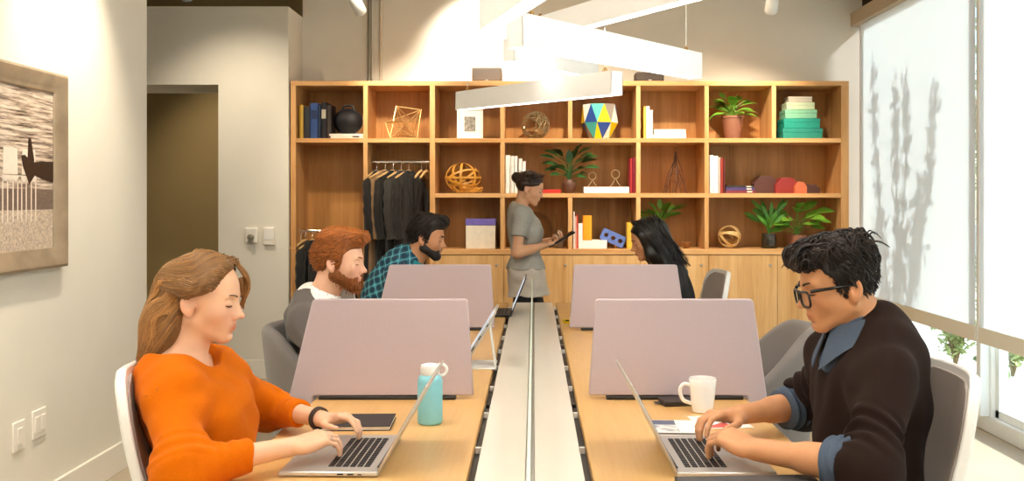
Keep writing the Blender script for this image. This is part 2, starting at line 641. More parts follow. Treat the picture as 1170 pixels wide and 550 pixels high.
m_gravel = mat('sepia gravel print', 'c2b2a0', 0.3, var=0.35, scale=90)
m_print_l = mat('pale print ink', 'e9ddcf', 0.3, var=0.04)
m_print_d = mat('dark print ink', '32231c', 0.3, var=0.1)
m_print_m = mat('mid print ink', '75655a', 0.3, var=0.25, scale=40, stretch=(1, 1, 6))
pr = MB()
pr.cur = 0; pr.box(0.006, 0.008, -iw, iw, zf + 0.09, fh - 0.088)
pr.cur = 1; pr.box(0.006, 0.008, -iw, iw, 0.088, zf)
pr.cur = 4; pr.box(0.006, 0.008, -iw, iw, zf, zf + 0.09)


def print_poly(ps, e=0.0090):
    pr.prism([(p[0], p[1]) for p in ps], 0.0006, Matrix(((0, 0, 1, e - 0.0006), (1, 0, 0, 0), (0, 1, 0, 0), (0, 0, 0, 1))))


def chair_print(y, z, s):
    pr.cur = 2
    print_poly([(y - .055 * s, z + .20 * s), (y + .055 * s, z + .20 * s), (y + .05 * s, z + .31 * s), (y - .05 * s, z + .31 * s)])
    print_poly([(y - .06 * s, z + .17 * s), (y + .06 * s, z + .17 * s), (y + .06 * s, z + .195 * s), (y - .06 * s, z + .195 * s)])
    for a in (-.055, -.02, .02, .055):
        print_poly([(y + a * s - .004, z), (y + a * s + .004, z), (y + a * s + .004, z + .18 * s), (y + a * s - .004, z + .18 * s)])


for yy in (-.38, -.2, .03, 0.19, .33):
    chair_print(yy, zf - 0.05, 1.0)
pr.cur = 3
b0 = zf + 0.115
print_poly([(iw, b0 + 0.005), (iw, b0 + 0.10), (iw - 0.10, b0 + 0.095), (iw - 0.185, b0 + 0.09), (iw - 0.195, b0 + 0.045), (iw - 0.10, b0 + 0.02)], 0.0096)
print_poly([(iw - 0.175, b0 + 0.04), (iw - 0.16, b0 + 0.10), (iw - 0.185, b0 + 0.19), (iw - 0.205, b0 + 0.195), (iw - 0.212, b0 + 0.12), (iw - 0.215, b0 + 0.06)], 0.0097)
print_poly([(iw - 0.16, b0 + 0.03), (iw - 0.15, b0 + 0.075), (iw - 0.235, b0 + 0.12), (iw - 0.262, b0 + 0.115), (iw - 0.25, b0 + 0.07), (iw - 0.20, b0 - 0.005)], 0.0099)
part('print', pr, [m_plank, m_gravel, m_print_l, m_print_d, m_print_m], o, smooth=0)
# ================================================================ the oak wall unit
YF, SB = 7.38, 1060.0 / 7.38        # its front plane, pixels per metre there


def bx(px):
    return (px - VX) / SB


def bz(py):
    return EYE - (py - VY) / SB


OAK_L, OAK_D = 'ddae76', 'bc8347'
oak_x, oak_z = wood('oak along shelf', OAK_L, OAK_D, 'x'), wood('oak upright', OAK_L, OAK_D, 'z')
oak_p = wood('oak back panel', 'c69052', '9a6631', 'z', k=0.8)
oak_d = wood('oak door', 'dfb67f', 'bf8d52', 'z', k=0.9)
BW = thing('bookcase', 'wide oak wall unit of open shelves over cupboard doors', 'bookcase', ((bx(332) + bx(970)) / 2, (YF + YB) / 2, 0))
ox, oy = BW.location.x, BW.location.y
T = 0.022            # half a board... boards are about 4 cm thick
yb, yf = YB - 0.004, YF


def unit(name, x0, x1, z0, z1, m, y0=yf, y1=yb, bevel=0.002, par=BW):
    return part(name, MB().box(x0 - ox, x1 - ox, y0 - oy, y1 - oy, z0, z1), m, par, bevel)


ztop, zt2 = bz(92.5), bz(98)
s1a, s1b = bz(158), bz(163)
s2a, s2b = bz(221), bz(226)
ca, cb = bz(285), bz(291)
xl, xr = bx(332), bx(970)
unit('top_board', xl, xr, zt2, ztop, oak_x)
unit('side_panel', xl, bx(338), 0, zt2, oak_z)
unit('side_panel', bx(961), xr, 0, zt2, oak_z)
unit('back_panel', bx(338), bx(961), 0.06, zt2, oak_p, yb - 0.012, yb, 0)
unit('shelf', bx(338), bx(491), s1b, s1a, oak_x, yf + 0.003)
unit('shelf', bx(497), bx(961), s1b, s1a, oak_x, yf + 0.003)
unit('shelf', bx(497), bx(961), s2b, s2a, oak_x, yf + 0.003)
unit('counter', bx(497), bx(961), cb, ca, oak_x, yf - 0.012)
unit('divider', bx(415), bx(420), 0.06, zt2, oak_z, yf + 0.002)
unit('divider', bx(491), bx(497), 0.06, zt2, oak_z, yf - 0.001)
for a, b, z0, z1 in ((571.5, 576.5, s1a, zt2), (649, 654, s1a, zt2), (727, 732, s1a, zt2), (805, 810, s1a, zt2), (882, 887, s1a, zt2),
                     (571.5, 576.5, s2a, s1b), (727, 732, s2a, s1b), (805, 810, s2a, s1b),
                     (571.5, 576.5, ca, s2b), (649, 654, ca, s2b), (727, 732, ca, s2b), (805, 810, ca, s2b)):
    unit('divider', bx(a), bx(b), z0, z1, oak_z, yf + 0.004)
unit('plinth', bx(338), bx(961), 0.0, 0.06, oak_x, yf + 0.03, yf + 0.05)
m_lock = mat('satin lock', 'b8b2a6', 0.3, 0.8)
dx = [497, 575.7, 654, 731.5, 809.5, 888, 961]
for i in range(6):
    x0, x1 = bx(dx[i]) + 0.002, bx(dx[i + 1]) - 0.002
    d = unit('door', x0, x1, 0.07, cb - 0.004, oak_d, yf - 0.006, yf + 0.014, 0.0015)
    lx = x1 - 0.055 - ox
    part('lock', MB().lathe([(0.011, 0), (0.011, 0.006), (0.008, 0.009)], 16, Matrix.Translation((lx, yf - 0.006 - oy, cb - 0.085)) @ Matrix.Rotation(PI / 2, 4, 'X')), m_lock, d)
unit('carcass', bx(497), bx(961), 0.06, cb - 0.001, oak_z, yf + 0.016, yf + 0.022, 0)
# clothes rails belong to the unit
for x0, x1, z in ((bx(420), bx(491), bz(184)), (bx(338), bx(415), bz(265))):
    part('clothes_rail', MB().tube([(x0 - ox, -0.02, z), (x1 - ox, -0.02, z)], 0.014, 16), m_chrome, BW)

# ---------------------------------------------------------------- helpers for what stands on the shelves


def P_(color, rough=0.6, nm=None, **k):
    return mat(nm or ('colour ' + color), color, rough, **k)


m_pages = mat('book pages', 'efe6d2', 0.8, var=0.06, scale=60, stretch=(1, 1, 20))


def book(px0, px1, pyt, pyb, col, label, group, depth=0.17, flat=False, y=None, cat='book', lean=0.0, bandcol=None):
    """a book standing spine out (or lying): covers, page block, rounded spine"""
    y0 = (YF + 0.06) if y is None else y
    x0, x1, z0, z1 = bx(px0) * y0 / YF, bx(px1) * y0 / YF, bz(pyb), bz(pyt)
    zz0 = {163: s1b}.get(pyb, z0)
    o = thing('book', label, cat, ((x0 + x1) / 2, y0, z0), 0, group)
    hw, h = (x1 - x0) / 2, z1 - z0
    c = P_(col, 0.55)
    cv = MB()
    if not flat:
        t = min(0.003, hw * 0.25)
        cv.box(-hw, -hw + t, 0.003, depth, 0, h).box(hw - t, hw, 0.003, depth, 0, h)
        sp = [(hw * math.cos(PI + PI * k / 8), 0.004 - 0.006 * math.sin(PI * k / 8)) for k in range(9)]
        cv.prism([(p[0], p[1]) for p in sp] + [(hw, 0.007), (-hw, 0.007)], h)
        part('cover', cv, c, o)
        part('pages', MB().box(-hw + t, hw - t, 0.007, depth - 0.004, 0.004, h - 0.004), m_pages, o)
        if bandcol:
            part('spine_label', MB().box(-hw * .8, hw * .8, -0.0035, 0.0, h * .55, h * .8), P_(bandcol), o)
    else:
        t = 0.003
        cv.box(-hw, hw, 0, depth, 0, t).box(-hw, hw, 0, depth, h - t, h).box(-hw, hw, 0, 0.004, t, h - t)
        part('cover', cv, c, o, 0.001)
        part('pages', MB().box(-hw + 0.003, hw - 0.003, 0.004, depth - 0.003, t, h - t), m_pages, o)
        if bandcol:
            part('spine_label', MB().box(hw * .45, hw * .8, -0.001, 0.0005, h * .25, h * .75), P_(bandcol), o)
    o.rotation_euler[1] = lean
    return o


def wire_curve(name, paths, r, m, label, cat, loc, group=None, n=6):
    mb = MB()
    for p in paths:
        mb.tube(p, r, n, closed=(Vector(p[0]) - Vector(p[-1])).length < 1e-6)
    return solo(name, mb, m, label, cat, group, loc)


def ring(R_, M, n=36):
    return [M @ Vector((R_ * math.cos(2 * PI * k / n), R_ * math.sin(2 * PI * k / n), 0)) for k in range(n)]


def band_ring(mb, R_, w, t, M, n=40):
    """a flat hoop: width w, thickness t"""
    pr = [(R_ - t / 2, -w / 2), (R_ + t / 2, -w / 2), (R_ + t / 2, w / 2), (R_ - t / 2, w / 2)]
    vs, fs = [], []
    for k in range(n):
        a = 2 * PI * k / n
        for (r, z) in pr:
            vs.append(M @ Vector((r * math.cos(a), r * math.sin(a), z)))
    for k in range(n):
        for j in range(4):
            fs.append((k * 4 + j, ((k + 1) % n) * 4 + j, ((k + 1) % n) * 4 + (j + 1) % 4, k * 4 + (j + 1) % 4))
    mb.add(vs, fs)


YS = YF + 0.06
G1 = 'books beside the black case on the top shelf'
book(341.5, 346.5, 119, 157.8, 'c9a23c', 'yellow book at the end of the row beside the black case', G1)
book(347, 354, 121, 157.8, '2a2a30', 'charcoal book standing between the yellow book and the bright blue one', G1)
book(354.5, 363, 117, 157.8, '2f4f8c', 'bright blue book standing in the row beside the black case', G1, bandcol='1b2f5c')
book(363.5, 366.5, 119, 157.8, '20324e', 'slim navy book right against the bright blue book', G1)
book(367, 373, 116, 157.8, '1d1b20', 'tall black book with white spine label in the same row', G1, bandcol='c9c2b0')
book(373.3, 378.5, 119, 157.8, '3a2d26', 'dark brown book ending the row beside the black case', G1)
# round black case / helmet bag on a white box
wb = thing('storage_box', 'flat white box with a dark label under the black case', 'box', (bx(394), YS, s1a), 0)
hw = (bx(414) - bx(374)) / 2
part('box_body', MB().box(-hw, hw, 0, 0.24, 0, 0.030), P_('e9e2d6'), wb, 0.003)
part('box_lid', MB().box(-hw - 0.001, hw + 0.001, -0.002, 0.242, 0.022, 0.040), P_('f0eadf'), wb, 0.003)
part('label', MB().box(hw * .35, hw * .75, -0.003, -0.002, 0.012, 0.020), m_black, wb)
bk = thing('round_bag', 'round black padded bag sitting on the flat white box', 'bag', (bx(393), YS + 0.11, s1a + 0.040), 0)
mb = MB()
mb.ball((0, 0, 0.105), (0.118, 0.085, 0.105), 24)
part('bag_body', mb, mat('black nylon', '141115', 0.6, var=0.1, bump=0.2, bscale=80), bk)
part('zip_band', MB().tube(ring(1, Matrix.Translation((0, -0.012, 0.105)) @ Matrix.Rotation(PI / 2, 4, 'X') @ Matrix.Diagonal((0.115, 0.102, 1, 1))), 0.005, 6, closed=True), mat('dark zip', '2a2430', 0.4), bk)
part('strap', MB().tube(bez([(-0.05, 0, 0.2), (-0.03, 0, 0.235), (0.03, 0, 0.235), (0.05, 0, 0.2)], 12), 0.008, 8), m_black, bk)

# copper star of thin rods
m_gold = mat('brass wire', 'd9b678', 0.28, 0.85, var=0.05)
m_copper = mat('copper rod', 'b5793f', 0.3, 0.85, var=0.05)
star = thing('wire_star', 'open star sculpture of thin brass rods', 'sculpture', (bx(458), YS + 0.12, s1a), 0)
q = SB
sp = {k: Vector(((a - 458) / q, dy, (158 - b) / q)) for k, (a, b, dy) in dict(a=(449, 119, .0), b=(443, 156.5, -.05), c=(436, 138, .0), d=(478, 123, .0), e=(470, 138, -.06), f=(466, 155, .05), g=(474, 156.5, -.03), h=(452, 152, .08), i=(458, 137, -.08)).items()}
rods = MB()
for e in ('ab', 'ai', 'ae', 'ad', 'db', 'dg', 'de', 'cb', 'cd', 'ce', 'bg', 'cg', 'fd', 'ef', 'hf', 'bh', 'ah', 'hg', 'ig', 'ic', 'if'):
    rods.tube([sp[e[0]], sp[e[1]]], 0.0045, 6)
part('rods', rods, m_gold, star)
jt = MB()
for p in sp.values():
    jt.ball(p, 0.0065, 8)
part('joints', jt, m_gold, star)

# white framed sketch
o = thing('tabletop_picture', 'white photo frame with a small grey print on the top shelf', 'picture frame', (bx(536), YS + 0.02, s1a), 0)
hw, h = (551 - 521) / 2 / SB, (158 - 122.5) / SB
o.rotation_euler = (R(-8), 0, 0)
fr = MB()
fr.box(-hw, hw, 0, 0.018, 0, 0.018).box(-hw, hw, 0, 0.018, h - 0.018, h).box(-hw, -hw + 0.018, 0, 0.018, 0.018, h - 0.018).box(hw - 0.018, hw, 0, 0.018, 0.018, h - 0.018)
part('frame', fr, P_('f5f1ea', 0.4), o, 0.003)
part('mat_board', MB().box(-hw + 0.016, hw - 0.016, 0.006, 0.012, 0.016, h - 0.016), P_('faf7f2', 0.8), o)
part('print', MB().box(-0.045, 0.045, 0.003, 0.006, 0.06, 0.18), mat('grey sketch print', '9a948c', 0.8, var=0.6, scale=45), o)
part('easel_leg', MB().box(-0.03, 0.03, 0.0, 0.006, 0, 0.2, Matrix.Translation((0, 0.018, 0.01)) @ Matrix.Rotation(R(-4), 4, 'X')), m_black, o)
o.rotation_euler = (R(-3), 0, 0)

# wire ball, woven
random.seed(3)
o = thing('wire_ball', 'tangled silver brown wire ball on the top shelf', 'ornament', (bx(612), YS + 0.12, s1a), 0)
rr = 0.116
mb = MB()
for k in range(26):
    M = Matrix.Translation((0, 0, rr)) @ Euler((random.uniform(0, 6.28), random.uniform(0, 6.28), 0)).to_matrix().to_4x4() @ Matrix.Translation((0, 0, random.uniform(-.5, .5) * rr))
    off = abs((M.to_translation() - Vector((0, 0, rr))).length)
    mb.tube(ring(math.sqrt(max(1e-6, rr * rr - off * off)) - 0.004, M, 30), 0.0034, 5, closed=True)
part('wire_coils', mb, mat('silver brown wire', '9d8a66', 0.35, 0.6, var=0.2), o)
part('wire_core', MB().tube(ring(0.05, Matrix.Translation((0, 0, rr))), 0.003, 5, closed=True), m_copper, o)

# faceted planter
o = thing('faceted_pot', 'large faceted pot in yellow, blue, teal, white and grey triangles', 'pot', (bx(687), YS + 0.14, s1a), 0)
cols = [P_('f2d500', 0.4), P_('24468e', 0.4), P_('3aa7a4', 0.4), P_('eceae4', 0.4), P_('8b8178', 0.4)]
mb = MB()
z3 = [0.0, 0.135, 0.285]
rad = [0.085, 0.152, 0.140]
N = 8
rows = []
for j in range(3):
    rows.append([Vector((rad[j] * math.cos(2 * PI * (k + 0.5 * (j % 2)) / N + 0.2), rad[j] * math.sin(2 * PI * (k + 0.5 * (j % 2)) / N + 0.2), z3[j])) for k in range(N)])
seq = [0, 1, 2, 3, 4, 0, 3, 1, 4, 2, 0, 1, 3, 0, 2, 1, 4, 3, 1, 0, 2, 4, 0, 3, 1, 2, 0, 4, 3, 1, 2, 0]
ci = 0
for j in range(2):
    for k in range(N):
        a, b = rows[j][k], rows[j][(k + 1) % N]
        kk = k if j % 2 == 0 else (k + 1) % N
        c = rows[j + 1][kk]
        mb.cur = seq[ci % 32]; ci += 1
        mb.add([a, b, c], [(0, 1, 2)])
        c2 = rows[j + 1][(kk + 1) % N] if j % 2 == 0 else rows[j + 1][(kk) % N]
        if j % 2 == 0:
            tri = [rows[j][(k + 1) % N], rows[j + 1][(k + 1) % N], rows[j + 1][k]]
        else:
            tri = [rows[j][(k + 1) % N], rows[j + 1][(k + 2) % N], rows[j + 1][(k + 1) % N]]
        mb.cur = seq[ci % 32]; ci += 1
        mb.add(tri, [(0, 1, 2)])
mb.cur = 3
mb.add(rows[0], [tuple(reversed(range(N)))])
inner = [p * 0.93 + Vector((0, 0, 0.02 * 0)) for p in rows[2]]
for k in range(N):
    mb.add([rows[2][k], rows[2][(k + 1) % N], inner[(k + 1) % N], inner[k]], [(0, 1, 2, 3)])
fl = [Vector((p.x * .9, p.y * .9, 0.15)) for p in inner]
for k in range(N):
    mb.add([inner[k], inner[(k + 1) % N], fl[(k + 1) % N], fl[k]], [(0, 1, 2, 3)])
mb.add(fl, [tuple(range(N))])
part('pot_wall', mb, cols, o, smooth=0)

G2 = 'white books in the top row right of the faceted pot'
book(735.2, 738, 121, 157.8, 'd9b24a', 'thin yellow book at the left end beside two white books', G2)
book(738.3, 742.3, 120.5, 157.8, 'f1eee8', 'tall white book next to the thin yellow book', G2)
book(742.6, 746, 125, 157.8, 'e4e2de', 'shorter pale grey book leaning against the tall white book', G2)
book(746.5, 784, 152.6, 157.8, 'ece9e4', 'bottom book of the two flat white books beside upright ones', 'two flat white books', 0.22, flat=True)
book(747.5, 783.5, 147.2, 152.4, 'f6f4f0', 'upper book of the two flat white books beside upright ones', 'two flat white books', 0.2, flat=True)

# ---------------------------------------------------------------- potted plants
m_leaf = mat('fresh green leaf', '4f8a2c', 0.45, var=0.25, scale=25)
m_leaf2 = mat('deep green leaf', '2f5a2a', 0.4, var=0.25, scale=25)
m_leaf3 = mat('bright green leaf', '6fa032', 0.4, var=0.2, scale=25)
m_soil = mat('potting soil', '3a2a1c', 0.95, var=0.3, scale=80)
m_terra = mat('brown clay pot', '8a5a44', 0.6, var=0.06)


def potted(loc, label, pot_prof, potm, leaves, leafm, saucer=None, stems=None, group='potted plants on the shelves'):
    o = thing('potted_plant', label, 'plant', loc, 0, group)
    r1, h1 = pot_prof[-1]
    inner = [(r1 - 0.006, h1), (r1 - 0.008, h1 - 0.02)]
    part('pot', MB().lathe(pot_prof + inner, 28), potm, o, smooth=50)
    part('soil', MB().lathe([(0.001, h1 - 0.018), (r1 - 0.007, h1 - 0.016)], 20), m_soil, o)
    if saucer:
        part('saucer', MB().lathe(saucer, 28), potm, o)
    lf, st = MB(), MB()
    for (base, pts, L, W, up) in leaves:
        path = bez([base] + pts, 7)
        st.tube(path, 0.0025, 5)
        d = path[-1] - path[-2]
        lf.add(*leaf_verts(path[-1], d, up, L, W, 0.35))
    for tb in (stems or []):
        st.tube(bez(tb, 8), 0.005, 6)
    part('stems', st, leafm, o)
    part('leaves', lf, leafm, o, smooth=60)
    return o


def fountain(n, h0, rmin, rmax, hmin, hmax, L, W, seed, dirbias=None):
    random.seed(seed)
    out = []
    for k in range(n):
        a = 2 * PI * k / n * 1.618 * 3 + random.uniform(-.4, .4)
        rr, hh = random.uniform(rmin, rmax), random.uniform(hmin, hmax)
        dx, dy = math.cos(a) * rr, math.sin(a) * rr * 0.55
        if dirbias:
            dx += dirbias * random.random()
        out.append(((dx * .08, dy * .08, h0), [(dx * .45, dy * .45, h0 + hh * .75), (dx, dy, h0 + hh)], random.uniform(.85, 1.3) * L, random.uniform(1.0, 1.5) * W, (0, -.4, 1)))
    return out


pot1 = [(0.055, 0), (0.062, 0.004), (0.088, 0.17), (0.094, 0.172), (0.094, 0.190)]
lv = fountain(30, 0.17, 0.03, 0.10, 0.03, 0.13, 0.10, 0.05, 5) + [((0, 0, .17), [(-.06, -.02, .22), (-.11, -.03, .21)], .13, .06, (0, 0, 1)), ((0, 0, .17), [(-.05, -.03, .2), (-.11, -.05, .20)], .10, .06, (0, 0, 1)), ((0, 0, .17), [(-.03, 0, .28), (-.06, 0, .33)], .07, .04, (0, -1, 0.3))]
potted((bx(842), YS + 0.11, s1a), 'fern like plant in a brown clay pot on the top shelf', pot1, m_terra, lv, m_leaf3, [(0.07, 0), (0.085, 0.003), (0.088, 0.014), (0.07, 0.012)])
solo('stone_block', MB().box(-0.045, 0.045, 0, 0.05, 0, 0.075), mat('orange clay', 'c07c48', 0.7), 'small orange clay block at the left of the brown clay pot', 'ornament', None, (bx(818.5), YS + 0.18, s1a), bevel=0.01)
# nested boxes, stacked
nb = [(897, 943, 146, 157.8, '1f8a79', 'lowest and widest dark teal box of the graded stack'), (898.5, 940.5, 134.5, 145.8, '17937f', 'emerald teal box second from the bottom of the graded stack'), (900.5, 937.5, 124, 134.3, '7fb795', 'mint green box in the middle of the graded stack'), (902.5, 935.5, 115.5, 123.8, 'b9c6a4', 'pale sage box second from the top of the graded stack'), (905, 933, 108.5, 115.3, 'b5ac9c', 'small grey box on top of the graded stack')]
for (a, b, t, u, c, lab) in nb:
    o = thing('nesting_box', lab, 'box', (bx((a + b) / 2), YS + 0.12, bz(u)), 0, 'graded stack of nesting boxes')
    hw, h = (b - a) / 2 / SB, (u - t) / SB
    part('box_body', MB().box(-hw + .002, hw - .002, -hw * .7, hw * .7, 0, h * .66), P_(c, 0.6), o, 0.003)
    part('box_lid', MB().box(-hw, hw, -hw * .7 - .002, hw * .7 + .002, h * .6, h), P_(c, 0.6), o, 0.003)

# ---------------------------------------------------------------- second row
o = thing('ring_sphere', 'oval orb of bent golden wood hoops', 'ornament', (bx(527), YS + 0.12, s2a), 0)
mb = MB()
for k, (ax, ay, az, s) in enumerate(((0, 0, 0.2, 1), (PI / 2, 0.2, 0.4, 1), (PI / 2, 0.1, 1.5, .98), (PI / 2, -.3, 2.4, .96), (0.5, 0.3, 0, .97), (-.55, .2, 1, .95), (0.2, -.7, 0, .93), (1.2, .5, .9, .92))):
    M = Matrix.Translation((0, 0, 0.128)) @ Matrix.Diagonal((1.2, 0.85, 1.0, 1)) @ Euler((ax, ay, az)).to_matrix().to_4x4()
    band_ring(mb, 0.122 * s, 0.016, 0.004, M)
part('hoops', mb, mat('golden bent wood', 'c98f35', 0.45, var=0.12, scale=8), o, smooth=30)
mb = MB()
for k in range(9):
    a = k * 0.7
    mb.tube(bez([(-.05 + .018 * k, -.05, .006), (.0 + .02 * k, -.06 + .004 * k, .05), (.05 + .012 * k, -.03, .008)], 8), 0.004, 6)
part('base_slats', mb, mat('golden bent wood', 'c98f35'), o)
G3 = 'white books at the left of the plant shelf'
book(577.5, 582.5, 177, 220.8, 'f3f1ec', 'leftmost tall white book on the shelf behind the walking woman', G3)
book(583, 587.5, 178, 220.8, 'e2ded8', 'light grey book between the two tall white books there', G3)
book(588, 591, 178, 220.8, 'f6f4f1', 'thin white book next to the light grey one', G3)
book(592.5, 596.5, 181, 220.8, 'ebe8e3', 'shorter off white book third from the plant', G3)
book(597, 600.5, 184, 220.8, 'f5f3f0', 'shortest white book at the right end of that row', G3)
book(606, 641, 216.5, 220.8, 'c0271f', 'flat red book beside the dark potted plant', None, 0.2, flat=True)
lv = []
random.seed(8)
for (dx, dz, L) in ((-.11, .30, .13), (-.05, .33, .14), (.06, .33, .14), (.10, .27, .14), (-.08, .24, .12), (.04, .25, .11), (.09, .17, .1), (-.07, .16, .09), (-.03, .2, .1), (.05, .14, .09), (0.02, .3, .1), (-.1, .2, .1), (0.12, .22, .12), (-.02, .15, .08), (-.04, .28, .12), (.03, .34, .12), (.08, .31, .12), (-.09, .33, .12), (.0, .26, .11), (.07, .21, .11), (-.06, .21, .1), (.11, .30, .12), (.02, .18, .09), (-.12, .26, .12)):
    dy = random.uniform(-.07, .05)
    lv.append(((0, 0, .10), [(dx * .3, dy * .3, .1 + (dz - .1) * .62), (dx, dy, .1 + (dz - .1) * .88)], L, 0.062, (0, -.6, 1)))
potted((bx(651), YS + 0.10, s2a), 'dark leafy umbrella plant in a small brown pot', [(0.036, 0), (0.052, 0.03), (0.058, 0.07), (0.050, 0.108), (0.046, 0.112)], mat('dark clay pot', '5a3a2a', 0.5), lv, m_leaf2)
book(667, 719, 213.5, 220.8, 'f6f4ef', 'thick flat white book carrying two glass figures', None, 0.22, flat=True)
m_wireg = mat('pale gold wire', 'cdb183', 0.3, 0.7)
for px, h, lab in ((678, .12, 'shorter wire figure with a ring head on the white book'), (705, .14, 'taller loop headed wire figure on the flat white book')):
    o = thing('wire_figure', lab, 'ornament', (bx(px), YS + 0.08, bz(213.5)), 0, 'wire figures on the white book')
    part('figure_loop', MB().tube(ring(h * .24, Matrix.Translation((0, 0, h * .74)) @ Matrix.Rotation(PI / 2, 4, 'X'), 20), 0.003, 6, closed=True), m_wireg, o)
    part('figure_stand', MB().tube(bez([(-h * .3, 0, .004), (-h * .1, 0, h * .3), (0, 0, h * .5), (h * .1, 0, h * .3), (h * .3, 0, .004)], 14), 0.003, 6), m_wireg, o)
book(719.8, 722.6, 180.5, 220.8, 'a3262c', 'left of the two red books standing by the divider', 'two upright red books by the divider')
book(723, 726.6, 179.5, 220.8, '8e1f3a', 'crimson right hand book of the two standing by the divider', 'two upright red books by the divider')
# wire tree / pyramid
o = thing('wire_tree', 'tall copper wire pyramid of crossing twigs', 'sculpture', (bx(776), YS + 0.13, s2a), 0)
mb = MB()
random.seed(4)
for k in range(13):
    a = 2 * PI * k / 13
    rb = 0.10
    x0, y0 = rb * math.cos(a), rb * math.sin(a) * .8
    top = Vector((random.uniform(-.012, .012), random.uniform(-.01, .01), random.uniform(.22, .365)))
    mid = Vector((x0 * .55 + random.uniform(-.02, .02), y0 * .55, top.z * .5))
    mb.tube(bez([(x0, y0, 0.003), mid, top], 7), 0.0032, 5)
for k in range(7):
    z = random.uniform(.02, .2)
    r = .1 * (1 - z / .37)
    a = random.uniform(0, 6.28)
    b = a + random.uniform(1.2, 2.6)
    mb.tube([(r * math.cos(a), r * .8 * math.sin(a), z), (r * math.cos(b), r * .8 * math.sin(b), z + random.uniform(-.02, .05))], 0.0026, 5)
part('twigs', mb, mat('bronze wire', '5f3a20', 0.5, 0.2, var=0.15), o)
part('tip', MB().ball((0, 0, 0.368), 0.006, 10), mat('bronze wire', '7b4a25'), o)
G4 = 'books at the left of the house box shelf'
book(811, 815, 177, 220.8, 'f4f2ee', 'leftmost white book beside the house shaped boxes', G4)
book(815.3, 820.5, 178, 220.8, 'f8f6f3', 'thicker white book second in the row with the red spines', G4)
book(820.8, 823.2, 179.5, 220.8, 'b9a9a0', 'thin greyish book between white and red spines', G4)
book(823.5, 826, 180.5, 220.8, 'a23325', 'red spine book in the row beside house shaped boxes', G4)
book(826.3, 828.5, 180.5, 220.8, '5e1f1c', 'maroon book ending the row beside the stacked books', G4)
for k, (a, b, t, u, c, lab) in enumerate(((829, 863, 217.6, 220.8, '7a3040', 'maroon flat book at the bottom of the small stack'), (829.5, 862, 214.6, 217.5, '4c3d78', 'purple flat book in the middle of the small stack'), (830, 861.5, 212, 214.5, '302a30', 'charcoal flat book on top of the small stack'))):
    book(a, b, t, u, c, lab, 'small stack of flat books', 0.2, flat=True, bandcol='e4dccb')
for (a, b, t, c, lab, dy) in ((868, 897, 200.5, '54302a', 'largest chocolate brown house shaped box', .1), (891.5, 918.5, 202.5, '8e2a26', 'deep red house shaped box beside the brown one', .05), (912, 926, 207.5, 'c86a45', 'small orange house shaped box in front of the red one', .0), (923.5, 943, 210.5, '4a2a20', 'low dark brown house shaped box at the right end', .04)):
    hw, h = (b - a) / 2 / SB, (221 - t) / SB
    o = thing('house_box', lab, 'box', (bx((a + b) / 2), YS + .03 + dy, s2a), 0, 'house shaped boxes on the second shelf')
    poly = [(-hw, 0), (hw, 0), (hw, h * .58), (hw * .45, h), (-hw * .45, h), (-hw, h * .58)]
    Mx = Matrix(((1, 0, 0, 0), (0, 0, -1, 0), (0, 1, 0, 0), (0, 0, 0, 1)))
    part('box_body', MB().prism(poly, 0.12, Matrix.Translation((0, 0.12, 0)) @ Mx), P_(c, 0.55), o, 0.002, smooth=20)
    part('lid_seam', MB().box(-hw - .0006, hw + .0006, 0.058, 0.062, 0, h * .57), P_(c, 0.8), o)

# ---------------------------------------------------------------- third row
o = thing('storage_box', 'cream storage box with a violet lid', 'box', (bx(548.5), YS + 0.11, ca), 0)
hw = 17.5 / SB
part('box_body', MB().box(-hw + .003, hw - .003, -.1, .12, 0, bz(257) - ca), P_('ddd5c4', 0.7), o, 0.003)
part('box_lid', MB().box(-hw, hw, -.103, .123, bz(258) - ca, bz(250.5) - ca), P_('6a5cae', 0.6), o, 0.003)
random.seed(17)
o = thing('twig_wreath', 'round wreath of fine brown twigs behind the walking woman', 'ornament', (bx(611), YS + 0.2, ca), 0)
mb = MB()
for k in range(24):
    M = Matrix.Translation((0, 0, 0.15)) @ Matrix.Rotation(PI / 2 + random.uniform(-.12, .12), 4, 'X') @ Matrix.Translation((random.uniform(-.012, .012), random.uniform(-.012, .012), random.uniform(-.015, .015)))
    mb.tube(ring(random.uniform(.105, .138), M, 26), 0.0032, 5, closed=True)
part('twigs', mb, mat('brown twig', '8a5f32', 0.7, var=0.2), o)
o = thing('glass_vase', 'small smoky glass vase by the divider behind the held tablet', 'vase', (bx(640), YS + 0.1, ca), 0)
part('vase_body', MB().lathe([(0.03, 0), (0.045, 0.04), (0.05, 0.08), (0.03, 0.12), (0.026, 0.15), (0.023, 0.15), (0.027, 0.12), (0.045, 0.08), (0.04, 0.04), (0.02, 0.01)], 24), mat('smoky glass', 'b09a86', 0.1, trans=0.6), o)
part('dried_stems', MB().tube([(0, 0, 0.02), (0.02, 0.01, 0.3)], 0.003, 5).tube([(0, 0, 0.02), (-0.03, 0.0, 0.28)], 0.003, 5), mat('brown twig', '8a5f32'), o)
G5 = 'upright books left of the blue brick'
book(655, 656.6, 242, 284.8, 'efe7e0', 'very thin white booklet against the divider beside pink book', G5)
book(656.8, 658.6, 247.5, 284.8, 'e3b5a8', 'thin pale pink book second from the divider', G5)
book(658.8, 660.6, 246, 284.8, 'c4452f', 'thin red orange book beside the white slip case', G5)
book(660.8, 665.6, 255.5, 284.8, 'f8f6f2', 'thick white slip case standing left of the orange book', G5)
book(666, 676.2, 246.5, 275, 'f0a113', 'bright orange book standing on the flat white book', None, 0.14)
book(665.9, 693.5, 275.2, 284.8, 'f8f5f0', 'thick flat white book under the bright orange book', None, 0.2, flat=True)
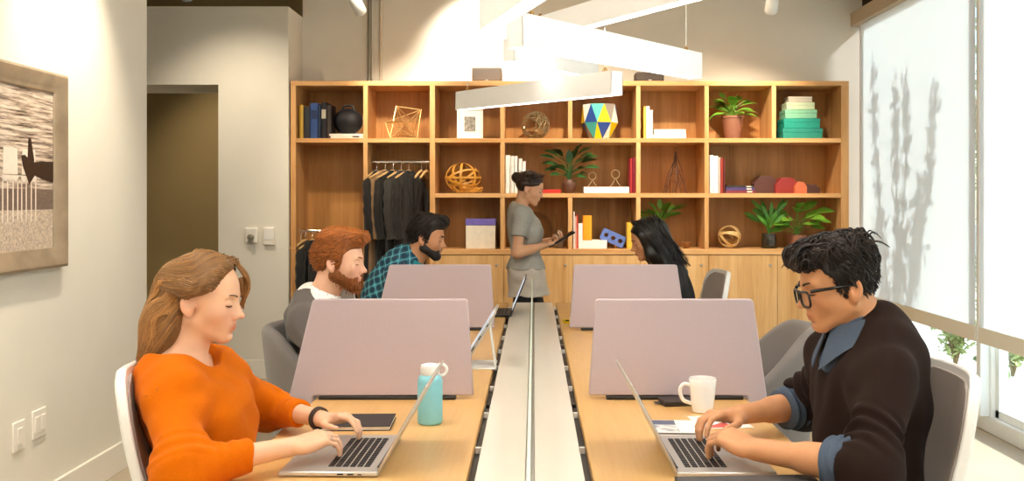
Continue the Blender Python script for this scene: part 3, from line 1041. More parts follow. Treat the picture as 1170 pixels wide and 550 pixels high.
# blue perforated block, leaning on a small stand
o = thing('perforated_brick', 'blue block with three round holes, propped at a tilt', 'ornament', (bx(702), YS + 0.05, ca), 0)
L_, H_, D_ = 0.20, 0.095, 0.06
mb = MB()
hp = []
NQ = 24
xs = [-.062, 0, .062]
M0 = Matrix.Translation((0, 0, 0.085)) @ Matrix.Rotation(R(24), 4, 'Y')


def plate_with_holes(mb, y):
    pass


seg = [(-L_ / 2, -.031), (-.031, .031), (.031, L_ / 2)]
for (xa, xb), hx in zip(seg, xs):
    outer, inn = [], []
    for k in range(NQ):
        a = 2 * PI * k / NQ
        c, s = math.cos(a), math.sin(a)
        inn.append((hx + .018 * c, .018 * s))
        tx = ((xb - hx) / c if c > 1e-6 else (xa - hx) / c if c < -1e-6 else 9)
        tz = ((H_ / 2) / s if s > 1e-6 else (-H_ / 2) / s if s < -1e-6 else 9)
        t = min(tx, tz)
        outer.append((hx + t * c, t * s))
    vs = [M0 @ Vector((p[0], yy, p[1])) for yy in (0, D_) for p in outer + inn]
    fs = []
    for k in range(NQ):
        j = (k + 1) % NQ
        fs += [(k, j, NQ + j, NQ + k), (2 * NQ + k, 3 * NQ + k, 3 * NQ + j, 2 * NQ + j), (NQ + k, NQ + j, 3 * NQ + j, 3 * NQ + k), (k, 2 * NQ + k, 2 * NQ + j, j)]
    mb.add(vs, fs)
part('block', mb, P_('5f78bd', 0.7), o, smooth=30)
part('prop', MB().tube([(0.02, 0.03, 0.0), (0.02, 0.03, 0.05)], 0.012, 10), m_copper, o)
book(716.5, 725.5, 254.5, 284.8, 'e8b93a', 'yellow book standing behind the tilted blue block', None, 0.10)
lv = fountain(26, 0.13, 0.02, 0.12, 0.05, 0.19, 0.09, 0.045, 31) + [((0, 0, .13), [(.04, 0, .26), (.07, 0, .30)], .08, .035, (0, -1, .2)), ((0, 0, .13), [(-.06, 0, .27), (-.12, -.02, .3)], .08, .04, (0, 0, 1))]
potted((bx(757), YS + 0.13, ca), 'bright leaved plant in a dark bottle shaped pot', [(0.045, 0), (0.05, 0.06), (0.04, 0.11), (0.038, 0.14)], mat('dark brown pot', '4a3020', 0.4), lv, m_leaf3)
o = thing('wood_bowl', 'small brown turned bowl right of the bright leaved plant', 'bowl', (bx(788), YS + 0.1, ca), 0)
part('bowl', MB().lathe([(0.018, 0), (0.036, 0.02), (0.045, 0.05), (0.041, 0.05), (0.03, 0.02), (0.01, 0.008)], 24), mat('turned brown wood', '8a5a30', 0.5), o)
part('foot_ring', MB().lathe([(0.022, 0), (0.022, 0.004), (0.018, 0.005)], 20), mat('turned brown wood', '8a5a30'), o)
random.seed(9)
o = thing('wood_knot', 'ball of interlocked pale wooden hoops on the counter', 'ornament', (bx(839), YS + 0.12, ca), 0)
mb = MB()
rr = 0.092
for k in range(7):
    M = Matrix.Translation((0, 0, rr + .003)) @ Euler((random.uniform(0, 3.14), random.uniform(0, 3.14), 0)).to_matrix().to_4x4() @ Matrix.Translation((0, 0, random.uniform(-.3, .3) * rr))
    off = (M.to_translation() - Vector((0, 0, rr + .003))).length
    band_ring(mb, math.sqrt(rr * rr - off * off) - .004, 0.020, 0.007, M)
part('hoops', mb, mat('pale bent wood', 'c9a56a', 0.5, var=0.12, scale=8), o, smooth=30)
band = MB()
band_ring(band, 0.06, 0.016, 0.006, Matrix.Translation((0, 0, rr + .003)) @ Matrix.Rotation(1.0, 4, 'X'))
part('inner_hoop', band, mat('golden bent wood', 'c98f35'), o, smooth=30)
m_dglass = mat('dark glass jar', '2b2a22', 0.15, var=0.1, coat=0.5)
lv = []
random.seed(12)
for k in range(38):
    a = random.uniform(0, 6.28)
    rr2 = random.uniform(.02, .09)
    hh = random.uniform(.06, .2)
    lv.append(((0, 0, .11), [(math.cos(a) * rr2 * .4, math.sin(a) * rr2 * .3, .11 + hh * .7), (math.cos(a) * rr2, math.sin(a) * rr2 * .6, .11 + hh)], random.uniform(.08, .13), .034, (0, -1, .4)))
potted((bx(884.5), YS + 0.1, ca + 0.0), 'spiky upright plant in a dark glass jar on a saucer', [(0.045, 0.01), (0.056, 0.014), (0.06, 0.07), (0.055, 0.12)], m_dglass, lv, m_leaf, [(0.05, 0), (0.066, 0.003), (0.068, 0.010), (0.05, 0.010)])
lv = []
for (dx, dz, L, W) in ((-.13, .2, .11, .075), (-.06, .17, .11, .075), (.02, .19, .11, .07), (.1, .24, .12, .075), (.16, .29, .13, .07), (-.02, .29, .12, .07), (-.09, .27, .1, .06), (.06, .3, .12, .07), (.13, .17, .1, .06), (.0, .15, .09, .06), (-.1, .23, .1, .07), (.05, .24, .11, .07), (.12, .27, .1, .06), (-.04, .22, .1, .06), (.08, .2, .1, .06), (0.0, .32, .1, .06), (.17, .22, .1, .06), (-.14, .15, .09, .06)):
    dy = random.uniform(-.09, .03)
    lv.append(((0, 0, .10), [(dx * .4, dy * .3, .1 + (dz - .1) * .8), (dx * .8, dy, dz)], L * 1.15, W * 1.25, (0, -.7, 1)))
potted((bx(918), YS + 0.12, ca), 'broad leaved green plant nearest the window in a low brown pot', [(0.06, 0), (0.075, 0.05), (0.08, 0.11)], m_terra, lv, m_leaf3)

# ---------------------------------------------------------------- on top of the unit
m_spk = mat('grey speaker cloth', '756a61', 0.8, var=0.08, scale=300, bump=0.2, bscale=400)
for px0, px1, t, mm, lab in ((538.5, 573, 75.5, m_spk, 'grey fabric loudspeaker on the bookcase in front of the bright wall'), (727.5, 760, 81, mat('dark speaker cloth', '4c423b', 0.8, var=0.08, scale=300), 'dark loudspeaker on the bookcase half hidden by the hanging lamps')):
    hw, h = (px1 - px0) / 2 / SB, (92.5 - t) / SB
    o = thing('loudspeaker', lab, 'speaker', (bx((px0 + px1) / 2), YF + 0.14, ztop), 0, 'loudspeakers on the bookcase')
    part('cabinet', MB().box(-hw, hw, -.08, .08, 0.004, h), mm, o, 0.012)
    part('badge', MB().box(-.012, .012, -.082, -.08, .012, .018), m_alu, o)
    part('foot_pad', MB().box(-hw + .02, hw - .02, -.06, .06, 0, .004), m_black, o)

# ---------------------------------------------------------------- clothes on the rails
m_hang = mat('beech hanger', 'd9b27a', 0.45, var=0.06)


def coat(px, pyrail, h, wsh, col, label, group, rz=80, dy=-0.02, long=True, withcloth=True):
    z = bz(pyrail)
    o = thing('coat' if withcloth else 'coat_hanger', label, 'coat' if withcloth else 'hanger', (bx(px) * (YF + .19) / YF, (YF + YB) / 2 + dy - .034, z - h - 0.1), 0, group)
    o.rotation_euler = (0, 0, R(rz))
    top = h + 0.1
    hk = MB().tube(bez([(0, 0, top - .075), (0, 0, top - .03), (.018, 0, top - .005), (0.0, 0, top + .016), (-.014, 0, top + .008)], 12), 0.0022, 6)
    part('hook', hk, m_chrome, o)
    part('hanger_bar', MB().tube(bez([(-wsh * .46, 0, top - .135), (-wsh * .2, 0, top - .095), (0, 0, top - .078), (wsh * .2, 0, top - .095), (wsh * .46, 0, top - .135)], 14), [.007 + .006 * math.sin(PI * i / 13) for i in range(14)], 8), m_hang, o)
    if withcloth:
        m = mat('coat cloth ' + col, col, 0.85, var=0.1, scale=60, bump=0.2, bscale=300, sheen=0.15)
        NU, NV = 56, 26
        seed = random.random() * 10

        def f(u, v):
            a = 2 * PI * u
            zz = top - .072 - v * h
            w = wsh * .5 * (0.30 + 0.75 * min(1, v / .12) ** .6) if v < .12 else wsh * .5 * (1.05 - 0.06 * math.sin(v * PI) + .06 * v)
            dep = (.022 + .014 * min(1, v / .25)) * (1 + .1 * math.sin(3 * a + seed))
            fold = 0.006 * v * math.sin(9 * a + seed + 2 * math.sin(3 * v + seed)) + .006 * math.sin(5 * a + 4 * v)
            return Vector(((w + fold) * math.cos(a), (dep + fold) * math.sin(a) * (1 if v > .05 else .8), zz))
        mb = MB().grid(f, NU, NV, closed_u=True)
        mb.f.append(tuple(range(NU))); mb.mi.append(0)
        mb.f.append(tuple(reversed(range(NU * (NV - 1), NU * NV)))); mb.mi.append(0)
        part('coat_body', mb, m, o, smooth=60)
        for s in (-1, 1):
            sl = bez([(s * wsh * .40, 0, top - .16), (s * wsh * .50, -.02, top - .3), (s * wsh * .53, -.03, top - .45), (s * wsh * .50, -.05, top - .62)], 14)
            part('sleeve', MB().tube(sl, [.038 - .006 * i / 13 + .004 * math.sin(i * 2.1 + s) for i in range(14)], 14), m, o, smooth=70)
        lap = MB()
        for s in (-1, 1):
            lap.prism([(s * .012, top - .10), (s * .07, top - .11), (s * .085, top - .2), (s * .01, top - .4)], .008, Matrix(((1, 0, 0, 0), (0, 0, -1, -.036), (0, 1, 0, 0), (0, 0, 0, 1))))
        part('lapel', lap, m, o, 0.002)
    return o


GC = 'coats on the upper clothes rail'
for (px, col, lab, w, h) in ((431, '15110f', 'black coat at the left end of the upper clothes rail', .45, .88), (441, '8a6a48', 'camel brown coat among the darker coats', .45, .95), (450, '17130f', 'black coat hanging between the camel coat and charcoal coat', .45, 1.0), (459, '35302c', 'charcoal grey coat with an open front', .45, 1.02), (468, '1d1916', 'near black coat nearest the empty hangers', .45, .9)):
    random.seed(px)
    coat(px, 184, h, w, col, lab, GC, rz=(74 if px < 435 else 64) + random.uniform(-3, 3))
for k, (px, lab) in enumerate(((482, 'bare wooden hanger beside the last dark coat'), (488, 'bare wooden hanger pushed against the divider'))):
    coat(px, 184, .2, .34, 'ffffff', lab, 'empty hangers on the upper rail', rz=78, withcloth=False)
GC2 = 'dark jackets on the lower clothes rail'
for (px, col, lab, w, h) in ((358, '12100f', 'black jacket at the left of the lower clothes rail', .40, .74), (372, '191613', 'dark jacket on the lower clothes rail behind the ginger haired man', .40, .76), (385, '100e0d', 'black jacket farthest right on the lower clothes rail', .40, .72)):
    random.seed(px)
    coat(px, 265, h, w, col, lab, GC2, rz=70)
for k, (px, lab) in enumerate(((345, 'bare wooden hanger touching the left side panel'), (350, 'bare wooden hanger next to the black jacket'))):
    coat(px, 265, .2, .36, 'ffffff', lab, 'empty hangers on the lower rail', rz=72, withcloth=False)
# ================================================================ the shared bench
ZD = 0.74
m_top = wood('light oak desk', 'e3b676', 'd29f5c', 'y', rough=0.32, k=0.8, coat=0.15)
m_edge = wood('oak desk edge', 'd9ac70', 'c59458', 'y', rough=0.4)
m_chan = mat('cream laminate channel', 'e9e1d4', 0.22, var=0.01, scale=4, spec=0.5)
m_leg = mat('white desk frame', 'e8e6e0', 0.4, var=0.01)
BY0, BY1 = 1.45, 6.10
BC = -0.01
bench = thing('workbench', 'long double sided oak workbench with cream cable channel down the middle', 'desk', (BC, (BY0 + BY1) / 2, 0))
L2 = (BY1 - BY0) / 2
for s in (-1, 1):
    a, b = sorted((s * 0.155, s * 0.735))
    part('worktop', MB().box(a, b, -L2, L2, ZD - 0.028, ZD), m_top, bench, 0.004)
    a, b = sorted((s * 0.134, s * 0.155))
    part('cable_slot', MB().box(a, b, -L2, L2, ZD - 0.05, ZD - 0.03), m_black, bench)
    for k in range(11):
        y = -L2 + 0.3 + k * 0.42
        a, b = sorted((s * 0.137, s * 0.153))
        part('slot_clip', MB().box(a, b, y - 0.005, y + 0.005, ZD - 0.03, ZD - 0.012), m_leg, bench, 0.001)
part('channel_cover', MB().box(-0.134, -0.010, -L2, L2, ZD - 0.035, ZD + 0.002).box(0.010, 0.134, -L2, L2, ZD - 0.035, ZD + 0.002), m_chan, bench, 0.003)
part('glass_channel', MB().box(-0.010, -0.0065, -L2, L2, ZD - 0.035, ZD + 0.006).box(0.0065, 0.010, -L2, L2, ZD - 0.035, ZD + 0.006).box(-0.0065, 0.0065, -L2, L2, ZD - 0.035, ZD - 0.001), m_alu, bench)
nt = NT('clear divider glass')
tb = nt.n('ShaderNodeBsdfTransparent'); tb.inputs['Color'].default_value = srgb('f4f8f4')
gl = nt.n('ShaderNodeBsdfGlossy'); gl.inputs['Roughness'].default_value = 0.05
mx = nt.n('ShaderNodeMixShader'); mx.inputs[0].default_value = 0.06
nt.l(tb.outputs[0], mx.inputs[1]); nt.l(gl.outputs[0], mx.inputs[2]); nt.l(mx.outputs[0], nt.out.inputs['Surface'])
part('glass_divider', MB().box(-0.0035, 0.0035, -L2 + 0.01, L2 - 0.01, ZD, 0.905), nt.m, bench, smooth=0)
part('glass_edge', MB().box(-0.0035, 0.0035, -L2 + 0.01, L2 - 0.01, 0.905, 0.908), mat('painted glass edge light', 'cfdccf', 0.3), bench, smooth=0)  # pale colour stands in for light caught along the glass top
for y in (-L2 + 0.12, -0.6, 0.75, L2 - 0.12):
    lg = MB()
    for s in (-1, 1):
        a, b = sorted((s * 0.56, s * 0.62))
        lg.box(a, b, y - 0.03, y + 0.03, 0, ZD - 0.03)
    lg.box(-0.62, 0.62, y - 0.03, y + 0.03, ZD - 0.08, ZD - 0.03)
    part('leg_frame', lg, m_leg, bench, 0.004)
part('cable_tray', MB().box(-0.12, 0.12, -L2 + 0.2, L2 - 0.2, ZD - 0.2, ZD - 0.19).box(-0.12, -0.115, -L2 + 0.2, L2 - 0.2, ZD - 0.2, ZD - 0.1).box(0.115, 0.12, -L2 + 0.2, L2 - 0.2, ZD - 0.2, ZD - 0.1), m_leg, bench)

# ---------------------------------------------------------------- felt screens
m_felt = mat('mauve grey felt', 'bdaeb3', 0.92, var=0.05, scale=350, bump=0.25, bscale=500, spec=0.1)
m_rail = mat('dark clamp rail', '1d1a18', 0.45)


def screen(label, x_in, y, s, group='mauve felt desk screens'):
    """s = -1 left bench, +1 right bench; x_in = inner lower corner"""
    o = thing('desk_screen', label, 'desk screen', (x_in, y, ZD), 0, group)
    ol = [(0.0, 0.012), (s * .605, 0.008), (s * .628, -0.028), (s * .612, -0.05)]
    poly = [(0, 0.014), (s * .02, 0.335), (s * .026, 0.341), (s * .54, 0.341), (s * .548, 0.334), (s * .634, -0.02), (s * .632, -0.034), (s * .618, -0.042), (s * .555, -0.042), (s * .545, -0.030), (s * .545, 0.008), (s * .54, 0.012)]
    if s > 0:
        poly = [(0, 0.014), (s * .024, 0.335), (s * .03, 0.341), (s * .552, 0.341), (s * .56, 0.334), (s * .610, -0.02), (s * .608, -0.034), (s * .594, -0.042), (s * .548, -0.042), (s * .540, -0.030), (s * .540, 0.008), (s * .535, 0.012)]
    Mx = Matrix(((1, 0, 0, 0), (0, 0, -1, 0.011), (0, 1, 0, 0), (0, 0, 0, 1)))
    part('felt_panel', MB().prism(poly, 0.022, Mx), m_felt, o, 0.005, smooth=30)
    a, b = sorted((s * .06, s * .525))
    part('clamp_rail', MB().box(a, b, -0.018, 0.018, 0.0, 0.012), m_rail, o, 0.003)
    return o


screen('mauve felt screen in front of the ginger haired man, behind the blue bottle', -0.205, 3.16, -1)
screen('mauve felt screen in front of the man in the plaid shirt', -0.203, 4.82, -1)
screen('mauve felt screen behind the white mug', 0.186, 3.16, 1)
screen('mauve felt screen in front of the black haired woman', 0.184, 4.82, 1)

# ---------------------------------------------------------------- laptops
m_lap = mat('silver laptop metal', 'c9c5c0', 0.33, 0.6, var=0.01)
m_key = mat('black key', '1b191a', 0.5)
m_bezel = mat('laptop bezel', '0e0e10', 0.15)
m_lapdark = mat('black laptop shell', '1c1b1c', 0.4)
nt = NT('lit laptop screen')
e = nt.n('ShaderNodeEmission'); e.inputs['Strength'].default_value = 0.9
tc = nt.n('ShaderNodeTexCoord'); nz = nt.n('ShaderNodeTexNoise'); nz.inputs['Scale'].default_value = 9
nt.l(tc.outputs['Object'], nz.inputs['Vector'])
nt.l(ramp(nt, [(.4, srgb('cfd8e2')), (.6, srgb('f4f6f8'))], nz.outputs['Fac']), e.inputs['Color'])
nt.l(e.outputs[0], nt.out.inputs['Surface'])
m_screen = nt.m


def laptop(label, loc, rz, W=0.359, D=0.245, lid=118, body=None, group='silver laptops'):
    """local: x to the hinge (user sits at -x), y across"""
    body = body or m_lap
    o = thing('laptop', label, 'laptop', loc, rz, group)
    hb = 0.0145
    base = MB().box(-D / 2, D / 2, -W / 2, W / 2, 0.0018, hb)
    part('base', base, body, o, 0.004, )
    for sx in (-1, 1):
        for sy in (-1, 1):
            pass
    part('rubber_feet', MB().box(-D / 2 + .02, -D / 2 + .03, -W / 2 + .03, W / 2 - .03, 0, .002).box(D / 2 - .03, D / 2 - .02, -W / 2 + .03, W / 2 - .03, 0, .002), m_black, o)
    kw, kd = W * 0.77, 0.108
    kx1 = D / 2 - 0.028
    part('key_well', MB().box(kx1 - kd - .002, kx1 + .002, -kw / 2 - .002, kw / 2 + .002, hb - .0004, hb + .0002), body, o)
    keys = MB()
    rows = 6
    for r in range(rows):
        n = 14 if r != rows - 1 else 0
        x1 = kx1 - r * (kd / rows)
        x0 = x1 - kd / rows + .0040
        if r == rows - 1:
            ws = [1, 1, 1, 1.2, 5, 1.2, 1, 1, 1, 1]
        elif r == 0:
            ws = [1] * 14
        else:
            ws = [[1] * 13 + [1.5], [1.5] + [1] * 13, [1.8] + [1] * 11 + [1.8], [2.3] + [1] * 10 + [2.3]][r - 1]
        tot = sum(ws)
        y = kw / 2
        for wv in ws:
            dy = kw * wv / tot
            keys.box(x0, x1, y - dy + .0018, y - .0018, hb, hb + .0016)
            y -= dy
    part('keyboard', keys, m_key, o)
    part('trackpad', MB().box(-D / 2 + .012, -D / 2 + .085, -.055, .055, hb, hb + .0004), body, o)
    part('ports', MB().box(D / 2 - .10, D / 2 - .085, -W / 2 - .0004, -W / 2 + .002, .006, .010).box(D / 2 - .075, D / 2 - .06, -W / 2 - .0004, -W / 2 + .002, .006, .010).box(D / 2 - .05, D / 2 - .04, -W / 2 - .0004, -W / 2 + .002, .006, .009), m_black, o)
    part('hinge', MB().tube([(D / 2 - .004, -W * .4, hb), (D / 2 - .004, W * .4, hb)], .005, 10), m_black, o)
    a = R(lid - 90)
    M = Matrix.Translation((D / 2 - .003, 0, hb + .002)) @ Matrix.Rotation(a, 4, 'Y')
    ld = part('lid', MB().box(0.0, 0.006, -W / 2, W / 2, 0.0, D - .004, M), body, o, 0.002)
    part('bezel', MB().box(-.0006, 0.0, -W / 2 + .003, W / 2 - .003, .004, D - .008, M), m_bezel, ld)
    part('display', MB().box(-.0010, -.0006, -W / 2 + .014, W / 2 - .014, .020, D - .020, M), m_screen, ld)
    return o


laptop('open silver laptop the woman in the orange sweater types on', (-0.500, 2.445, ZD), R(-1), lid=119.7)
laptop('open silver laptop the man with glasses types on', (0.468, 2.44, ZD), R(180 + 1), lid=117.6)
lp3 = laptop('open black laptop at the far left of the bench near the plaid man', (-0.245, 5.52, ZD), 0, W=0.33, D=0.23, lid=112, body=m_lapdark, group=None)

# laptop on an easel stand (far left, behind the first screen)
o = thing('laptop_stand', 'white folding stand propping up a silver tablet on the left bench', 'stand', (-0.235, 3.80, ZD), 0)
a = R(32)
Ms = Matrix.Translation((-0.052, 0, 0.006)) @ Matrix.Rotation(a, 4, 'Y')
part('back_plate', MB().box(0.0, 0.006, -.11, .11, 0, .225, Ms), m_wmetal, o, 0.002)
part('lip', MB().box(-.03, 0.0, -.11, .11, -.003, .004, Ms), m_wmetal, o, 0.002)
part('rear_strut', MB().prism([(-.05, 0), (.05, 0), (.035, .17), (-.035, .17)], .006, Matrix.Translation((0.075, 0, 0)) @ Matrix.Rotation(R(-8), 4, 'Y') @ Matrix(((0, 0, 1, 0), (1, 0, 0, 0), (0, 1, 0, 0), (0, 0, 0, 1)))), m_wmetal, o, 0.002)
part('foot_plate', MB().box(-.055, .082, -.10, .10, 0, .005), m_wmetal, o, 0.002)
o = thing('tablet', 'silver tablet leaning on the white folding stand', 'tablet', (-0.235, 3.80, ZD), 0)
Mt = Ms @ Matrix.Translation((-.0105, 0, 0.005))
part('shell', MB().box(0.0, 0.010, -.135, .135, 0, .26, Mt), m_lap, o, 0.003)
part('display', MB().box(-.0006, 0.0, -.125, .125, .01, .25, Mt), m_screen, o)
part('ports', MB().box(.003, .007, -.1355, -.134, .04, .055, Mt).box(.003, .007, -.1355, -.134, .075, .10, Mt).box(.003, .007, -.1355, -.134, .13, .15, Mt).box(.003, .007, -.1355, -.134, .19, .205, Mt), m_black, o)

# ---------------------------------------------------------------- water bottle
o = thing('water_bottle', 'aqua blue water bottle with a white loop cap', 'bottle', (-0.315, 2.815, ZD), 0)
m_aqua = mat('aqua silicone', '86cbda', 0.5, var=0.02)
part('bottle_body', MB().lathe([(.032, 0), (.0365, .003), (.038, .01), (.038, .128), (.036, .138), (.029, .148), (.026, .150)], 32), m_aqua, o, smooth=50)
m_cap = mat('white cap plastic', 'f0f2f0', 0.4)
cap = part('cap', MB().lathe([(.026, .147), (.029, .150), (.0295, .170), (.027, .178), (.018, .181)], 32), m_cap, o, smooth=50)
part('cap_loop', MB().tube([Vector((.034 + .017 * math.cos(t), 0, .163 + .017 * math.sin(t))) for t in [2 * PI * k / 22 for k in range(22)]], .0045, 8, closed=True), m_cap, cap)

# notebook
o = thing('notebook', 'black notebook lying on the left bench in front of the first felt screen', 'notebook', (-0.535, 2.80, ZD), R(2))
part('cover', MB().box(-.115, .11, -.08, .08, .012, .0145).box(-.115, .11, -.08, .08, 0, .0025).box(-.115, -.112, -.08, .08, 0, .0145), mat('black book cloth', '2c2628', 0.6), o, 0.001)
part('pages', MB().box(-.112, .107, -.077, .077, .0025, .012), m_pages, o)

# mug
o = thing('coffee_mug', 'tall white coffee mug on the right bench', 'mug', (0.540, 2.97, ZD), R(178))
m_cer = mat('white ceramic', 'f4f1ec', 0.15, var=0.01, coat=0.5)
part('mug_body', MB().lathe([(.028, 0.0), (.033, .002), (.037, .03), (.042, .080), (.0445, .106), (.043, .108), (.041, .104), (.037, .05), (.031, .010), (.001, .008)], 36, cap1=False), m_cer, o, smooth=50)
part('handle', MB().tube(bez([(.036, 0, .084), (.060, 0, .088), (.072, 0, .068), (.062, 0, .038), (.034, 0, .026)], 20), .0065, 10), m_cer, o, smooth=60)
part('coffee', MB().lathe([(.001, .085), (.039, .085)], 28), mat('black coffee', '2a170c', 0.1), o)

# phone on a wallet
o = thing('leather_wallet', 'dark leather wallet just behind the white mug', 'wallet', (0.475, 3.08, ZD), R(8))
part('wallet_body', MB().box(-.055, .055, -.04, .04, 0, .016), mat('dark leather', '2d2524', 0.45, var=0.15, bump=0.15, bscale=150), o, 0.005)
part('wallet_flap', MB().box(-.055, .02, -.041, .041, .012, .0185), mat('dark leather', '2d2524'), o, 0.004)
part('strap_tab', MB().box(-.078, -.052, -.012, .012, .006, .010), mat('dark leather', '2d2524'), o, 0.002)

# printed cards
nt = NT('grey photo print')
tc = nt.n('ShaderNodeTexCoord'); v_ = nt.n('ShaderNodeTexVoronoi'); v_.inputs['Scale'].default_value = 26
nt.l(tc.outputs['Object'], v_.inputs['Vector'])
cr = ramp(nt, [(0.0, srgb('565a68')), (0.35, srgb('a7a6aa')), (0.6, srgb('e6e3df')), (1, srgb('f4f2ee'))], v_.outputs['Distance'])
b_ = nt.n('ShaderNodeBsdfPrincipled'); b_.inputs['Roughness'].default_value = 0.3
nt.l(cr, b_.inputs['Base Color']); nt.l(b_.outputs[0], nt.out.inputs['Surface'])
m_photo = nt.m
m_paper = mat('white card', 'f2efe9', 0.6, var=0.02)
m_slate = mat('slate print', '565c74', 0.5, var=0.2, scale=40)
m_redc = mat('red print', 'd9564f', 0.5)
o = thing('photo_card', 'printed card with grey pictures beside the open right laptop', 'card', (0.425, 2.765, ZD), R(-3))
part('card', MB().box(-.075, .06, -.095, .085, 0, .0015), m_paper, o)
part('picture_block', MB().box(-.07, .0, .025, .08, .0015, .0019), m_slate, o)
part('picture_block', MB().box(-.07, .005, -.06, .018, .0015, .0019), m_photo, o)
part('dark_band', MB().box(-.07, .055, -.092, -.072, .0015, .0019), mat('dark print ink', '32231c'), o)
o = thing('photo_card', 'white card lying partly under the white mug', 'card', (0.560, 2.850, ZD), R(6))
part('card', MB().box(-.075, .085, -.10, .06, 0, .0012), m_paper, o)
part('picture_block', MB().box(.0, .075, -.04, .05, .0012, .0016), mat('pale grey print', 'd9d5d0', 0.5, var=0.1, scale=50), o)
part('red_corner', MB().prism([(-.065, -.09), (.02, -.09), (.02, -.02)], .0004, Matrix.Translation((0, 0, .0012))), m_redc, o)
# yellow tape and white eraser near the second right screen
o = thing('sticky_note_pad', 'yellow pad of sticky notes by the far right felt screen', 'note pad', (0.155 + .04, 5.12, ZD), R(10))
part('pad', MB().box(-.03, .03, -.04, .04, 0, .014), P_('efd51c', 0.7), o, 0.001)
part('white_block', MB().box(.0, .034, -.045, -.005, .014, .03), m_paper, o, 0.002)
part('dark_clip', MB().box(-.03, -.01, -.045, -.03, .014, .02), m_black, o)
# dark folder near the man with glasses
o = thing('leather_folder', 'dark grey folder at the near edge beside the right laptop', 'folder', (0.505, 2.065, ZD), R(3))
m_fold = mat('charcoal felt folder', '4b4746', 0.75, var=0.05, bump=0.1, bscale=400)
part('front_cover', MB().box(-.165, .165, -.14, .14, .020, .024), m_fold, o, 0.0015)
part('back_cover', MB().box(-.165, .165, -.14, .14, 0, .004), m_fold, o, 0.0015)
part('spine', MB().box(-.165, -.161, -.14, .14, 0, .024), m_fold, o, 0.001)
part('pages', MB().box(-.160, .158, -.136, .136, .004, .020), m_pages, o)
# ================================================================ task chairs with a white shell and grey mesh back
m_mesh = mat('grey mesh back', 'b3a8a0', 0.75, var=0.05, scale=8, bump=0.25, bscale=700, stretch=(1, 1, 1))
m_seat = mat('grey seat cloth', '6a6663', 0.9, var=0.05, scale=300, bump=0.15, bscale=500)
m_shell = mat('white chair shell', 'f3f2ee', 0.35, var=0.01)


def back_surface(inset, off):
    H = 0.53

    def f(u, v):
        z = 0.47 + inset * 1.0 + v * (H - 2 * inset * 1.0)
        t = v
        hw = 0.225 - inset
        # rounded top and bottom corners
        rc = 0.11
        zt = H - 2 * inset
        dz = max(0.0, (t * zt) - (zt - rc)) / rc
        dz2 = max(0.0, rc * .8 - t * zt) / (rc * .8)
        k = max(dz, dz2)
        hw2 = hw - 0.085 * (1 - math.sqrt(max(0, 1 - k * k))) - 0.015 * t
        s = 2 * u - 1
        y = hw2 * s
        x = -0.215 - 0.31 * (z - 0.47) - 0.03 * math.sin((z - 0.47) / H * PI) + 0.055 * (s * hw2 / .225) ** 2
        x += off
        return Vector((x, y, z)), Vector((1, 0, 0.31)).normalized()
    return f


def task_chair(label, loc, rz):
    o = thing('task_chair', label, 'office chair', loc, rz, 'white shelled task chairs')
    part('back_shell', MB().solid_grid(back_surface(0.0, 0.0), 0.028, 19, 25), m_shell, o, 0.006, smooth=50)
    part('back_mesh', MB().solid_grid(back_surface(0.022, 0.006), 0.010, 19, 25), m_mesh, o, 0.002, smooth=50)
    seat = MB()

    def sf(u, v):
        s, t = 2 * u - 1, 2 * v - 1
        hx, hy = 0.225, 0.235
        n = 3.5
        k = (abs(s) ** n + abs(t) ** n) ** (1 / n)
        kk = max(abs(s), abs(t)) / k if k > 1e-6 else 1
        return Vector((hx * t * kk + 0.01, hy * s * kk, 0.465 + 0.015 * (1 - k * k if k < 1 else 0))), Vector((0, 0, 1))
    part('seat', MB().solid_grid(sf, 0.055, 17, 17), m_seat, o, 0.016, smooth=50)
    part('seat_pan', MB().box(-.19, .19, -.19, .19, .392, .411), m_shell, o, 0.01)
    part('back_support', MB().tube(bez([(-0.05, 0, .40), (-.2, 0, .40), (-.285, 0, .47), (-.335, 0, .62)], 14), [.035] * 10 + [.03, .026, .022, .016], 10, flat=0.45), m_shell, o)
    part('gas_lift', MB().lathe([(.03, .09), (.03, .22), (.02, .22), (.02, .395)], 18), m_alu, o)
    base = MB()
    for k in range(5):
        a = 2 * PI * k / 5 + .3
        base.tube([(0.02 * math.cos(a), 0.02 * math.sin(a), .1), (.29 * math.cos(a), .29 * math.sin(a), .075)], [.026, .016], 10)
    part('star_base', base, m_shell, o)
    for k in range(5):
        a = 2 * PI * k / 5 + .3
        c = Vector((.29 * math.cos(a), .29 * math.sin(a), .03))
        d = Vector((-math.sin(a), math.cos(a), 0)) * .018
        part('caster', MB().tube([c - d, c + d], .0295, 16).tube([c, c + Vector((0, 0, .045))], .008, 8), m_black, o)
    return o


task_chair('white shelled task chair under the woman in the orange sweater', (-0.655, 2.44, 0), 0)
CH = [('white shelled task chair behind the man with glasses', (0.695, 2.38, 0), R(176)), ('white shelled task chair behind the man in the plaid shirt', (-0.80, 5.32, 0), R(-8)), ('white shelled task chair behind the black haired woman', (0.755, 5.52, 0), R(186))]
proto = [x for x in COL.objects if x.name.startswith('task_chair')][0]
for lab, loc, rz in CH:
    c = copy_tree(proto)
    c.location, c.rotation_euler = loc, (0, 0, rz)
    c['label'] = lab

# ---------------------------------------------------------------- upholstered tub chairs
m_tub = mat('grey tub upholstery', '77716e', 0.9, var=0.05, scale=250, bump=0.2, bscale=450, sheen=0.2)


